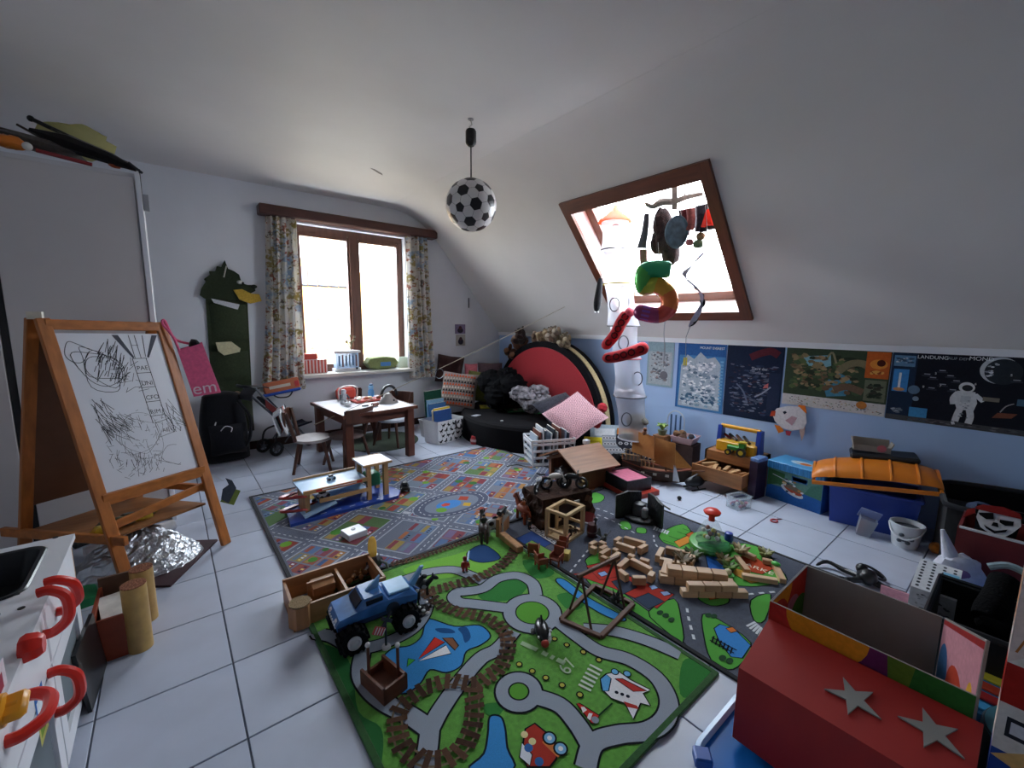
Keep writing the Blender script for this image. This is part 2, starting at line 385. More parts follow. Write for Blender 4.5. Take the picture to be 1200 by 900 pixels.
# ================================================================ outside the window
grd = mat('8a8070', .9, .2, .6); o = MB().box((4, 40, -3.05), (160, 66, .1), grd).obj('garden_ground'); tag(o, 'pale sunlit ground between the houses outside', 'ground', None, 'structure')
t = T('neighbour_house', 'neighbouring house with tan tiled roof and solar panels', 'house', (0, 0, 0)); rf = mat('8f6f45', .85, .15, 3, bump=.3, bs=12); wl_ = mat('cfc9be', .8, .05, 2)
y0, z0, y1, z1 = 13.2, .35, 18.0, 3.75       # eave and ridge of the near slope
def RO(px, py):                               # pixel -> point on the roof plane
    d = ray(px, py); nn = V((0, -(z1-z0), y1-y0)).normalized(); return EYE+d*((V((0, y0, z0))-EYE).dot(nn)/d.dot(nn))
xl, xr = 0.0, RO(478, 420).x+3.2; rx_ = RO(417, 330).x
rp = [V((xl, y0, z0)), V((xr, y0, z0)), V((rx_, y1, z1)), V((xl, y1, z1))]; bk = [p-V((0, 0, .18)) for p in rp]
m = MB(); m.add(rp+bk, [(0, 1, 2, 3), (7, 6, 5, 4), (0, 4, 5, 1), (1, 5, 6, 2), (2, 6, 7, 3), (3, 7, 4, 0)], rf); m.obj('roof', t)
m = MB(); hp = [V((xr, y0, z0)), V((xr, 22.8, z0)), V((rx_, y1, z1))]; m.add(hp+[p-V((0, 0, .18)) for p in hp], [(0, 1, 2), (5, 4, 3), (0, 3, 4, 1), (1, 4, 5, 2), (2, 5, 3, 0)], rf); m.obj('roof_hip', t)
m = MB(); m.box(((xl+xr)/2, 18, -1.35), (xr-xl-.8, 9, 3.3), wl_); m.obj('walls', t); m = MB(); m.box(((xl+xr)/2, y0-.06, z0-.12), (xr-xl, .14, .14), mat('6a5a48', .6)); m.obj('gutter', t)
nr = V((0, -(z1-z0), y1-y0)).normalized()
def onroof(pts, c, name, th_=.06):
    g = [RO(*p)+nr*.02 for p in pts]; n_ = len(g); m = MB(); m.add(g+[p+nr*th_ for p in g], [list(range(n_))[::-1], list(range(n_, 2*n_))]+[(i, (i+1) % n_, n_+(i+1) % n_, n_+i) for i in range(n_)], c); return m.obj(name, t)
sp = mat('1a2230', .5, .1, 3)
for a in range(5): onroof([(349+12*a, 314+.6*a), (360+12*a, 314.6+.6*a), (360+12*a, 336+.6*a), (349+12*a, 335+.6*a)], sp, 'solar_panel')
for a, b in ((433, 447), (451, 464)): onroof([(a, 368), (b, 368.5), (b+1, 378.5), (a+3, 378)], mat('e4e2dc', .5), 'skylight_frame', .08); onroof([(a+1.5, 369.5), (b-1.5, 370), (b-.5, 377), (a+3.5, 376.8)], mat('2a303c', .4), 'skylight_pane', .12)
m = MB(); c = RO(405, 300); m.box((rx_-1.2, 18.2, 4.0), (.5, .5, .9), wl_); m.obj('chimney', t)
# garden shrub and tree in front of it
def outtree(label, x, y, zb, h, r, n, seed, c, cat='tree'):
    t = T('garden_tree', label, cat, (x, y, zb)); rr = random.Random(seed); m = MB(); br_ = mat('5d5142', .9, .2, 6); tips = []
    m.cyl((0, 0, 0), (0, 0, h*.5), .07, br_, .05, 8)
    for i in range(16): a = rr.uniform(0, 6.28); e = V((math.cos(a)*r*rr.uniform(.3, 1), math.sin(a)*r*.6*rr.uniform(.3, 1), h*(.5+.5*rr.random()))); m.tube([(0, 0, h*rr.uniform(.25, .5)), e*.6+V((0, 0, h*.12)), e], [.03, .018, .006], br_, 5); tips.append(e)
    m.obj('branches', t); m = MB(); lm = [mat(q, .8, .2, 5) for q in c]
    for i in range(n):
        e = rr.choice(tips); p = e*rr.uniform(.55, 1.05)+V((rr.uniform(-.25, .25), rr.uniform(-.25, .25), rr.uniform(-.2, .25))); a = rr.uniform(0, 3.14); s_ = rr.uniform(.035, .07); u_ = V((math.cos(a), rr.uniform(-.5, .5), math.sin(a)))*s_; v_ = V((-math.sin(a), rr.uniform(-.5, .5), math.cos(a)))*s_*.6
        m.add([p-u_, p+v_, p+u_, p-v_], [(0, 1, 2, 3)], lm[i % len(lm)])
    o = m.obj('leaves', t); o['kind'] = 'stuff'; return t
outtree('loose leafy garden tree growing outside the window', 2.95, 10.2, -3.0, 4.7, 1.25, 420, 3, ['8a7c44', '737c44', '9a8850'])
outtree('bare low garden shrub outside the right casement', 4.6, 10.8, -3.0, 3.9, .8, 120, 5, ['8a6c50', '7a6c48'])
# ================================================================ left side: wardrobe, easel, toy kitchen
def beam(m, a, b, w, d, mt, up=(0, 0, 1)):
    """square bar from a to b; w along the side axis, d along the other"""
    a, b = V(a), V(b); z = (b-a).normalized(); x = V(up).cross(z)
    x = x.normalized() if x.length > 1e-4 else V((1, 0, 0)); y = z.cross(x); L = (b-a).length
    M = Matrix(((x.x, y.x, z.x, a.x), (x.y, y.y, z.y, a.y), (x.z, y.z, z.z, a.z), (0, 0, 0, 1)))
    T0 = m.T; m.T = T0 @ M; m.box((0, 0, L/2), (w, d, L), mt, bev=min(w, d)*.12); m.T = T0
def stick(m, a, b, r, mt, n=8): m.cyl(a, b, r, mt, n=n)
wardm = mat('c6c3c4', .45, .03, 3); edge = mat('dfe2ea', .4, .02, 5); blk = mat('101114', .5, .1, 30)
wt = T('wardrobe', 'tall white wardrobe with plain doors against the wall', 'wardrobe', (-.05, 3.63, 0))
MB().box((-.75, .3, 1.13), (1.5, .56, 2.26), mat('c9c9cd', .5, .03, 3)).obj('body', wt)
for x0, x1 in ((-.635, -.03), (-1.5, -.67)):
    MB().box(((x0+x1)/2, .008, 1.14), (x1-x0, .022, 2.18), wardm, bev=.003).obj('door', wt)
MB().box((-.012, .004, 1.13), (.024, .03, 2.26), edge).obj('edge_strip', wt); MB().box((-.652, .012, 1.14), (.03, .02, 2.18), blk).obj('black_door_strip', wt)  # plain black strip filling the gap between the two doors
# clutter on top of the wardrobe (z = 2.26)
zt = 2.26
def W(px, py, dy=.0): return PY(px, py, 3.66+dy)
o = MB().tube([W(35, 152, .15)+V((0, 0, 0)), W(80, 168, .1), W(130, 186, .05), W(160, 199, .02)], [.012, .05, .035, .012], fab('1b1718'), 8)
tag(o.obj('folded_umbrella'), 'dark folded umbrella lying on top of the wardrobe', 'umbrella')
o = MB(); stick(o, W(36, 139, .25), W(150, 192, .12), .012, pl('15100f')); o.ball(W(36, 139, .25), .018, pl('15100f'), 8)
tag(o.obj('toy_sword'), 'thin black toy sword on top of the wardrobe', 'toy sword')
o = MB(); stick(o, W(42, 176, -.0)+V((0, 0, .0)), W(108, 193, 0), .011, pl('8c2029'))
tag(o.obj('red_stick'), 'red stick lying along the front of the wardrobe top', 'stick')
o = MB(); o.ball(W(10, 166, .03), (.06, .05, .035), pl('d97a25'), 12, nz=.3); o.ball(W(19, 170, .03), (.05, .03, .025), pl('d97a25'), 10)
tag(o.obj('toy_blaster'), 'orange plastic toy on top of the wardrobe', 'toy')
tag(MB().ball(W(32, 171.5, -.0), .022, pl('d8d5cf'), 12).obj('white_ball'), 'small white ball on top of the wardrobe', 'ball')
o = MB(); o.ball(W(88, 166, .3), (.18, .1, .10), sheer('c9c58a', .75), 14, nz=.25); tag(o.obj('plastic_bag'), 'pale greenish plastic bag behind the umbrella on the wardrobe', 'bag')
o = MB(); o.cushion(.34, .2, .07, fab('5a5450'), T=tr(W(52, 172, .18)) @ rotm(0, 8, -5)); tag(o.obj('folded_cloth'), 'grey brown folded cloth on top of the wardrobe', 'cloth')
o = MB(); o.ball(W(135, 192, .06), (.035, .025, .025), pl('b24a24'), 10, nz=.3); o.ball(W(143, 193, .06), (.03, .02, .02), pl('a04422'), 8)
tag(o.obj('toy_car_orange'), 'small rusty orange toy at the wardrobe corner', 'toy')
o = MB(); stick(o, W(150, 190, .0), W(167, 203, .02), .008, pl('20202a')); stick(o, W(163, 198, .02), W(168, 245, .08), .004, pl('2a2c30')); o.box(W(171, 238, .1), (.03, .03, .1), pl('8b8d93'))
tag(o.obj('hanging_cable'), 'dark cable with a grey plug hanging off the wardrobe end', 'cable')
o = MB()
for k, (a, b) in enumerate((((0, 150), (60, 166)), ((20, 146), (75, 176)), ((60, 150), (120, 188)))): stick(o, W(*a, .35-.08*k), W(*b, .25-.08*k), .007, pl(['4a3a2a', '3a2c22', '2a2622'][k]))
tag(o.obj('wooden_sticks'), 'bundle of thin dark sticks behind the clutter on the wardrobe', 'sticks')
# ---- easel
EL, ER, FL_, FR_, BL_, BR_ = V((-.455, 2.985, 1.365)), V((-.025, 3.235, 1.35)), V((-.25, 2.76, 0)), V((.18, 3.01, 0)), V((-.66, 3.21, 0)), V((-.23, 3.46, 0))
ew = wd('b06a30', 3, .4); ewx = wd('b06a30', 1, .4); ea = T('easel', 'wooden double sided easel with scribbled whiteboard', 'easel', (-.2, 3.1, 0)); eo = V((-.2, 3.1, 0))
fd = (ER-EL).normalized()
for a, b in ((EL, FL_), (ER, FR_)):
    m = MB(tr(-eo)); beam(m, b, a+V((.0, 0, .0)), .052, .026, ew, up=fd.cross((a-b))); m.obj('leg', ea)
for a, b in ((EL, BL_), (ER, BR_)):
    m = MB(tr(-eo)); k = V((-.035, .03, 0)); beam(m, b+k, a+k, .048, .026, ew, up=fd.cross((a-b))); m.obj('leg', ea)
def EF(u, t, off=0):     # front plane: u across, t down
    a = EL.lerp(ER, u); b = FL_.lerp(FR_, u); n = (ER-EL).cross(FL_-EL).normalized()
    if n.y > 0: n = -n
    return a.lerp(b, t)+n*off
def EBk(u, t, off=0):
    a = EL.lerp(ER, u); b = BL_.lerp(BR_, u); return a.lerp(b, t)+V((-.035, .03, 0))
m = MB(tr(-eo)); beam(m, EF(.0, .02), EF(1, .02), .03, .05, ewx, up=(0, 0, 1)); m.obj('top_rail', ea)
m = MB(tr(-eo)); beam(m, EF(0, .655), EF(1, .655), .03, .06, ewx); m.obj('bottom_rail', ea)
bt0, bt1, bu0, bu1 = .05, .635, .035, .965
m = MB(tr(-eo)); q = [EF(bu0, bt0), EF(bu1, bt0), EF(bu1, bt1), EF(bu0, bt1)]; q2 = [p-(EF(0, 0, .012)-EF(0, 0)) for p in q]
m.add(q+q2, [(0, 1, 2, 3), (7, 6, 5, 4), (0, 4, 5, 1), (1, 5, 6, 2), (2, 6, 7, 3), (3, 7, 4, 0)], mat('dfe2ea', .25, .02, 4)); wb = m.obj('whiteboard', ea)
m = MB(tr(-eo)); q = [EBk(bu0, bt0), EBk(bu1, bt0), EBk(bu1, .7), EBk(bu0, .7)]; q2 = [p+V((.01, -.008, 0)) for p in q]
m.add(q+q2, [(0, 1, 2, 3), (7, 6, 5, 4), (0, 4, 5, 1), (1, 5, 6, 2), (2, 6, 7, 3), (3, 7, 4, 0)], mat('6a4630', .6, .1, 12)); m.obj('back_panel', ea)
# scribbles: drawn on the whiteboard by (u, t)
class Scr(Ink):
    pass
bw = (EF(bu1, bt0)-EF(bu0, bt0)).length; bh = (EF(bu0, bt1)-EF(bu0, bt0)).length; o0 = EF(bu0, bt0, .0008); ax = (EF(bu1, bt0)-EF(bu0, bt0)).normalized(); ay = -(EF(bu0, bt1)-EF(bu0, bt0)).normalized(); az = ax.cross(ay)
MS = Matrix(((ax.x, ay.x, az.x, o0.x), (ax.y, ay.y, az.y, o0.y), (ax.z, ay.z, az.z, o0.z), (0, 0, 0, 1)))
k = Ink(tr(-eo) @ MS); ink = mat('23242c', .6, .1, 40); rg = random.Random(3)
def bp(u, v): return (u*bw, -v*bh)
def scr(cx, cy, rx, ry, n, w=.0022, seed=0, tilt=0):
    rr = random.Random(seed); pts = []
    for i in range(n):
        a = i*1.05+rr.uniform(-.3, .3); q = rr.uniform(.55, 1); x = rx*q*math.cos(a); y = ry*q*math.sin(a)
        pts.append(bp(min(.99, max(.01, cx+x*math.cos(tilt)-y*math.sin(tilt))), min(.99, max(.01, cy+x*math.sin(tilt)+y*math.cos(tilt)))))
    k.lay(); k.line(pts, w, ink, k=4)
def hatch(cx, cy, w_, h_, n, L, seed, ang_=-1, sp=.4, wl=.0022):
    rr = random.Random(seed); k.lay()
    for i in range(n):
        x, y = cx+rr.uniform(-w_, w_), cy+rr.uniform(-h_, h_); a = ang_+rr.uniform(-sp, sp); l = L*rr.uniform(.5, 1.3)
        k.line([bp(x, y), bp(min(.99, x+l*math.cos(a)), min(.99, max(.01, y+l*math.sin(a))))], wl, ink)
scr(.32, .22, .27, .17, 14, .003, 1, .3); scr(.34, .22, .22, .13, 12, .003, 2, .25); scr(.15, .12, .13, .08, 7, .003, 11)
hatch(.38, .22, .14, .10, 55, .09, 3, -.9, .3, .003); hatch(.5, .3, .12, .1, 26, .09, 4, -.5, .9); hatch(.2, .5, .07, .1, 26, .1, 5, 1.1, .5, .0028)
hatch(.45, .75, .32, .2, 70, .06, 6, -.7, 1.4, .0015); hatch(.6, .7, .3, .2, 60, .05, 7, .8, 1, .0015); hatch(.85, .6, .08, .14, 40, .12, 8, 1.2, .9, .002)
hatch(.3, .6, .12, .08, 24, .1, 9, .6, .3); hatch(.4, .9, .2, .06, 30, .06, 10, -1, .8, .002); scr(.5, .68, .25, .18, 16, .0014, 12); scr(.75, .85, .2, .1, 10, .0018, 13)
# the tower with the letters
k.lay(); k.line([bp(.63, .17), bp(.64, .62)], .0035, ink); k.line([bp(.77, .17), bp(.79, .62)], .0035, ink)
for v in (.17, .27, .37, .47, .57): k.line([bp(.63, v), bp(.78, v)], .003, ink)
for v, tx in ((.25, 'PAE'), (.355, 'UNI'), (.455, 'CFO'), (.555, 'RIM')): k.text(tx, *bp(.645, v), .034, ink, sx=.95)
k.line([bp(.66, 0.01), bp(.66, .17)], .003, ink); k.line([bp(.72, 0.01), bp(.72, .17)], .003, ink); k.line([bp(.8, 0.01), bp(.77, .16)], .003, ink); k.line([bp(.66, .08), bp(.73, .08)], .002, ink)
k.line([bp(.66, .62), bp(.84, .60), bp(.84, .70), bp(.67, .72), bp(.66, .62)], .003, ink); k.text('AE', *bp(.71, .69), .03, ink)
k.lay(); k.pg([bp(.5, .01), bp(.56, .01), bp(.655, .16), bp(.64, .17)], mat('4a4c58', .7, .1, 30)); k.pg([bp(.9, .01), bp(.96, .01), bp(.80, .17), bp(.785, .16)], mat('4a4c58', .7, .1, 30))
k.obj('marker_drawing', wb)
# tray, braces
lo = (EBk(0, .79)); m = MB(tr(-eo)); ex = V((-.10, .085, 0)); beam(m, EBk(-.02, .80)+ex*.8, EF(-.02, .80)+V((.06, -.06, 0)), .025, .045, ewx); m.obj('side_brace', ea)
m = MB(tr(-eo)); beam(m, EBk(1.02, .74), EF(1.02, .74), .025, .04, ewx); m.obj('side_brace', ea)
m = MB(tr(-eo)); q = [EF(.02, .80, -.06), EF(.98, .80, -.06), EBk(.98, .80), EBk(.02, .80)]; q2 = [p-V((0, 0, .012)) for p in q]
m.add(q+q2, [(3, 2, 1, 0), (4, 5, 6, 7), (0, 1, 5, 4), (1, 2, 6, 5), (2, 3, 7, 6), (3, 0, 4, 7)], wd('8b5a30', 1)); m.obj('shelf', ea)
m = MB(tr(-eo)); beam(m, EF(0, .76, -.03), EF(1, .72, -.03), .02, .04, ewx); m.obj('stretcher', ea)
m = MB(tr(-eo)); q = EF(.0, -.01); m.box(q+V((-.02, .015, .0)), (.05, .05, .035), mat('cfc9b8', .5)); m.obj('hinge', ea)
zs = EF(.5, .80).z
o = MB()
for i in range(9):
    u = .06+.06*i; p = EF(u, .80, -.16-.03*(i % 3)); o.ball(p+V((0, 0, .035+.012*(i % 2))), (.05, .035, .03), fab(['b79a2a', '3d3524', 'c4a53a', '55502a'][i % 4]), 9, nz=.3)
tag(o.obj('plush_snake'), 'yellow and black plush toy on the easel shelf', 'plush toy')
# pink bag hanging on the easel corner
pk = fab('e86a92', v=.1); t = T('gift_bag', 'pink paper carrier bag with white lettering hanging on the easel', 'bag')
def bagpt(px, py, d): return PD(px, py, d)
d0 = (PD(215, 430, 1)-EYE); c0 = EF(1, .1)+V((.10, -.02, 0)); D = (c0-EYE).length
q = [PD(208, 411, D), PD(237, 402, D), PD(259, 460, D), PD(227, 465, D)]; bk = ray(230, 430).normalized()*.07
m = MB(); m.add(q+[p+bk+V((0, 0, .01)) for p in q], [(3, 2, 1, 0), (4, 5, 6, 7), (1, 2, 6, 5), (2, 3, 7, 6), (3, 0, 4, 7)], pk); m.obj('body', t)
m = MB(); m.tube(crom([PD(210, 411, D), PD(203, 395, D), EF(1.0, .01, .02), PD(193, 376, D+.03), PD(206, 398, D+.06), PD(232, 404, D+.06)], 4), .007, pk, 6); m.obj('handle', t)
m = MB(); m.ball(PD(228, 405, D+.04), (.03, .03, .04), fab('16161c'), 10, nz=.2); m.obj('dark_lining', t)
ux = (q[2]-q[3]).normalized(); uy = ((q[0]-q[3])-ux*(q[0]-q[3]).dot(ux)).normalized(); uz = ux.cross(uy); oo = q[3]-ray(230, 430).normalized()*.003
k = Ink(Matrix(((ux.x, uy.x, uz.x, oo.x), (ux.y, uy.y, uz.y, oo.y), (ux.z, uy.z, uz.z, oo.z), (0, 0, 0, 1)))); k.text('em', .0, .012, .10, 'f0d8e2'); k.obj('lettering', t)
# black bag behind the easel, under the wall organiser
t = T('black_rucksack', 'black school rucksack standing behind the easel against the wall', 'rucksack', (.36, 4.92, 0))
m = MB(); m.grid(lambda u, v: (.21*(1-.25*v**3)*math.cos(2*math.pi*u)*(abs(math.cos(2*math.pi*u))+.15)**-.25, .13*(1-.2*v)*math.sin(2*math.pi*u)*(abs(math.sin(2*math.pi*u))+.15)**-.25, .02+.62*v), 24, 10, fab('14151a'), True)
m.ball((0, 0, .64), (.155, .1, .05), fab('14151a'), 14); m.obj('body', t)
m = MB(); m.cushion(.3, .3, .1, fab('191a20'), T=tr(.02, -.14, .24) @ rotm(90, 0, 0)); m.obj('front_pocket', t)
m = MB(); m.tube(crom([(.12, -.14, .6), (.2, -.2, .45), (.19, -.19, .25), (.14, -.12, .12)], 5), .016, fab('101014'), 6); m.obj('strap', t)
k = Ink(tr(.02, -.197, .24) @ rotm(90, 0, 0)); k.line([(-.06, .1), (-.02, .14), (.03, .12), (.02, .08)], .008, 'cfcfd2', 4); k.line([(-.1, .16), (-.09, .19)], .01, 'c8c8c8'); k.obj('white_motif', t)
# foil volcano on a maroon board
c = P(178, 660); t = T('foil_volcano', 'model volcano of crumpled silver foil on a dark maroon board', 'model volcano', (c.x-.06, c.y+.02, 0))
m = MB(); q = [P(255, 634), P(200, 688), P(100, 692), P(110, 640)]; m.prism([((p.x-c.x+.06), (p.y-c.y-.02)) for p in q], 0.0, .012, mat('3c1f26', .6, .15, 20)); m.obj('board', t)
foil = mat('b9bcc2', .28, .1, 40, metal=.9, bump=.8, bs=45); m = MB(); rg = random.Random(5)
def vol(u, v):
    a = 2*math.pi*u; r = .235*(1-v)**.85+.06; n_ = noise.noise(V((math.cos(a)*3, math.sin(a)*3, v*5)))*.02+noise.noise(V((math.cos(a)*9, math.sin(a)*9, v*14)))*.014
    return ((r+n_)*math.cos(a), (r+n_)*math.sin(a)*.8, .012+.21*v+.01*noise.noise(V((a*4, v*9, 1)))*(v > .05))
m.grid(vol, 56, 18, foil, True, smooth=False); m.obj('foil_cone', t)
m = MB(); m.lathe([(.055, .02), (.055, .225), (.062, .228), (.062, .15)], foil, 20, sy=.8); m.lathe([(0, .02), (.055, .021)], foil, 20, sy=.8); m.obj('crater', t)
# rolls and bits under the easel
m = MB(); a, b = P(100, 655), P(205, 620); m.cyl(a+V((0, 0, .035)), b+V((0, 0, .035)), .033, mat('cfcdd0', .6), n=16); tag(m.obj('paper_roll'), 'long white roll of paper lying behind the foil volcano', 'paper roll')
m = MB(); a, b = P(85, 650), P(185, 612); m.cyl(a+V((0, .08, .03)), b+V((0, .08, .03)), .03, mat('1a1b20', .6), n=14); tag(m.obj('black_tube'), 'black tube lying beside the white paper roll', 'tube')
m = MB(); a, b = P(92, 690), P(126, 672); m.cyl(a+V((0, 0, .03)), b+V((0, 0, .05)), .028, mat('c3c8d2', .4), n=14); tag(m.obj('plastic_tube'), 'short pale grey tube between toy kitchen and volcano', 'tube')
c = P(112, 668); m = MB(); m.box((c.x, c.y, .015), (.2, .1, .03), pl('c9a52a'), (0, 0, 20)); tag(m.obj('yellow_folder'), 'yellow folder lying beside the foil volcano', 'folder')
c = P(95, 705); m = MB(); m.box((c.x, c.y, .02), (.12, .16, .04), pl('1f7a4a'), (0, 0, 12)); tag(m.obj('green_box'), 'flat green box behind the toy kitchen', 'box')
# wood end tubes
for px, py, h, lb in ((165, 762, .285, 'bamboo coloured cardboard tube standing in front of the orange box'), (172, 728, .25, 'bamboo coloured cardboard tube standing just behind its twin')):
    c = P(px, py); t = T('cardboard_tube', lb, 'tube', (c.x, c.y+.02, 0)); m = MB(); m.lathe([(.042, 0), (.042, h)], mat('b9975a', .5, .15, 20), 20); m.obj('tube', t); m = MB(); m.lathe([(0, h+.004), (.042, h+.004), (.042, h)], mat('8a5a44', .9, .5, 160, bump=.8, bs=200), 20); m.obj('end_cap', t)
# open orange-brown box
a, b = P(118, 778), P(158, 764); t = T('wooden_crate', 'open reddish brown box with papers beside the toy kitchen', 'box', (a.x-.02, a.y, 0), ang(a, b)); L = .17; rb = mat('8c3a1c', .5, .15, 14)
m = MB(); m.box((L/2, .005, .09), (L, .012, .18), rb); m.box((L/2, .30, .11), (L, .012, .22), mat('6d5548', .7)); m.box((.006, .15, .09), (.012, .3, .18), rb); m.box((L-.006, .15, .09), (.012, .3, .18), rb); m.box((L/2, .15, .006), (L, .3, .012), rb); m.obj('body', t)
m = MB(); m.box((.07, .12, .15), (.1, .2, .02), mat('e8e6e0', .8), (8, 0, 10)); m.obj('paper', t)
c = P(92, 745); m = MB(); m.ball((c.x-.05, c.y+.08, .24), (.035, .12, .12), fab('1c1012'), 18); tag(m.obj('felt_hat'), 'dark maroon round felt hat beside the toy kitchen', 'hat')
a = P(112, 822); m = MB(); m.box((a.x-.01, a.y+.08, .115), (.012, .26, .23), mat('1c1b1d', .3, .3, 9), (0, -5, -4)); tag(m.obj('slate_board'), 'small dark board leaning against the toy kitchen side', 'board')
# ---- toy kitchen (front face looks along +x)
KX, KY = -.345, 1.20
t = T('toy_kitchen', 'white wooden toy kitchen with black sink and red handles', 'toy kitchen', (KX, KY, 0)); kw = mat('d9dade', .4, .03, 4); kwf = mat('e6e7ec', .35, .03, 4); H_ = .56; red = pl('d8281a', .3)
Lk = .95
m = MB(); m.box((-.21, .012, H_/2), (.42, .02, H_), kw); m.box((-.205, Lk-.012, H_/2), (.43, .02, H_), wd('b98d5c', 3)); m.box((-.41, Lk/2, H_/2), (.015, Lk-.05, H_), kw); m.box((-.21, Lk/2, .03), (.40, Lk-.05, .02), kw); m.box((-.21, .47, .25), (.40, .015, .42), kw); m.obj('carcass', t)
m = MB(); hx0, hx1, hy0, hy1 = -.36, -.045, .56, .90
for x0, x1, y0, y1 in ((-.44, hx0, -.02, Lk+.015), (hx1, .02, -.02, Lk+.015), (hx0, hx1, -.02, hy0), (hx0, hx1, hy1, Lk+.015)): m.box(((x0+x1)/2, (y0+y1)/2, H_+.008), (x1-x0, y1-y0, .018), kwf)
m.obj('worktop', t)
bs_ = mat('1b1c20', .35, .1, 10); m = MB(); cx, cy, hw, hd = (hx0+hx1)/2, (hy0+hy1)/2, (hx1-hx0)/2, (hy1-hy0)/2
def rrect(a, b, r, z, n=6): return [(cx+sx*(a-r)+r*math.cos(a0+q*math.pi/2/n), cy+sy*(b-r)+r*math.sin(a0+q*math.pi/2/n), z) for sx, sy, a0 in ((1, 1, 0), (-1, 1, math.pi/2), (-1, -1, math.pi), (1, -1, 1.5*math.pi)) for q in range(n+1)]
rings = [rrect(hw+.012, hd+.012, .05, H_+.018), rrect(hw+.008, hd+.008, .05, H_+.023), rrect(hw-.004, hd-.004, .045, H_+.02), rrect(hw-.03, hd-.03, .04, H_-.08)]; nr = len(rings[0]); vs = [p for g in rings for p in g]
m.add(vs, [(k_*nr+i, k_*nr+(i+1) % nr, (k_+1)*nr+(i+1) % nr, (k_+1)*nr+i) for k_ in range(3) for i in range(nr)]+[list(range(3*nr, 4*nr))], bs_, True); m.obj('sink', t)
m = MB(); m.box((-.2, .34, H_+.024), (.28, .24, .012), mat('3a3c42', .3), bev=.004); m.lathe([(.06, .0), (.06, .005), (0, .005)], mat('8d9098', .3, metal=.6), 20, c=(-.2, .34, H_+.03)); m.box((-.2, .14, H_+.02), (.25, .12, .006), mat('a9adb2', .3, metal=.5)); m.obj('hob', t)
for q in (P(65, 630, H_+.017), P(25, 713, H_+.017)): m = MB(); m.cyl((q.x-KX, q.y-KY, H_+.016), (q.x-KX, q.y-KY, H_+.019), .008, blk, n=8); m.obj('screw_cap', t)
for y0, y1 in ((.02, .47), (.48, .93)): m = MB(); m.box((.004, (y0+y1)/2, H_-.09), (.016, y1-y0-.006, .17), kwf, bev=.003); m.obj('control_panel' if y0 < .1 else 'drawer_front', t)
for y0, y1, z0, z1, nm in ((.02, .47, .04, .38, 'oven_door'), (.48, .93, .04, .38, 'cupboard_door')):
    m = MB(); w_ = .06
    for a, b, c, d in ((y0, y1, z0, z0+w_), (y0, y1, z1-w_, z1), (y0, y0+w_, z0+w_, z1-w_), (y1-w_, y1, z0+w_, z1-w_)): m.box((.004, (a+b)/2, (c+d)/2), (.016, b-a, d-c), kwf)
    dr = m.obj(nm, t); MB().box((.0, (y0+y1)/2, (z0+z1)/2), (.004, y1-y0-2*w_, z1-z0-2*w_), sheer('b8c4cc', .45)).obj('window', dr)
def KP(px, py, x=-.30): q = PX(px, py, x); return (q.y-KY, q.z)
def handle(pa, pb):
    (ya, za), (yb, zb) = KP(*pa), KP(*pb); m = MB(); g = [(.012, ya, za), (.035, ya, za), (.062, ya*.8+yb*.2, za*.8+zb*.2), (.068, (ya+yb)/2, (za+zb)/2), (.062, ya*.2+yb*.8, za*.2+zb*.8), (.035, yb, zb), (.012, yb, zb)]
    m.tube(crom(g, 4), .0135, red, 8); m.obj('handle', t)
for pa, pb in (((64, 690), (70, 738)), ((72, 678), (84, 712)), ((76, 783), (84, 828)), ((48, 810), (34, 858))): handle(pa, pb)
y, z = KP(24, 825); m = MB(); m.lathe([(.034, 0), (.032, .012), (.012, .014), (.012, .03), (.0, .032)], pl('e39a1f'), 20, T=tr(.012, y, z) @ rotm(0, 90, 0)); m.box((.034, y, z), (.045, .062, .022), pl('f0a424'), (20, 0, 0), bev=.008); m.obj('yellow_knob', t)
y, z = KP(47, 755); m = MB(); m.lathe([(.028, 0), (.034, .01), (.03, .03), (.022, .04), (.0, .042)], red, 7, T=tr(.012, y, z) @ rotm(0, 90, 0)); m.obj('red_knob', t)
KM = tr(.0125, 0, 0) @ Matrix(((0, 0, 1, 0), (1, 0, 0, 0), (0, 1, 0, 0), (0, 0, 0, 1)))
for pa, c1, c2 in (((68, 815), '3f6fb5', 'dfe6ee'), ((72, 840), 'c5bf6a', '7d9a3c'), ((27, 792), 'd8c9d0', '9c3a4a')):
    y, z = KP(*pa); k = Ink(KM); k.rect(y-.04, z-.035, y+.04, z+.035, c1); k.lay(); k.rect(y-.028, z-.02, y+.02, z+.015, c2); k.obj('sticker', t)
# transparent bag with a picture card by the easel foot
t = T('picture_card_bag', 'small clear bag with a picture card hanging from the easel foot', 'card'); c = P(270, 585, .1)
dd = ray(270, 580).normalized(); D2 = (c-EYE).length
m = MB(); qq = [PD(258, 588, D2), PD(274, 592, D2), PD(282, 575, D2), PD(266, 570, D2)]; m.add(qq+[p+dd*.006 for p in qq], [(0, 1, 2, 3), (7, 6, 5, 4), (0, 4, 5, 1), (1, 5, 6, 2), (2, 6, 7, 3), (3, 7, 4, 0)], pr('6d7f3f')); m.obj('card', t)
m = MB(); q3 = [PD(259, 585, D2-.004), PD(268, 590, D2-.004), PD(277, 572, D2-.004), PD(272, 563, D2-.004), PD(264, 560, D2-.004), PD(268, 568, D2-.004), PD(261, 573, D2-.004)]; m.add(q3+[p+dd*.003 for p in q3], [list(range(7)), list(range(13, 6, -1))]+[(i, 7+i, 7+(i+1) % 7, (i+1) % 7) for i in range(7)], pr('3d4450')); m.obj('silhouette', t)
m = MB(); m.tube([PD(262, 564, D2), PD(250, 556, D2), EF(1, .8)], .0015, pl('cccccc'), 4); m.obj('string', t)
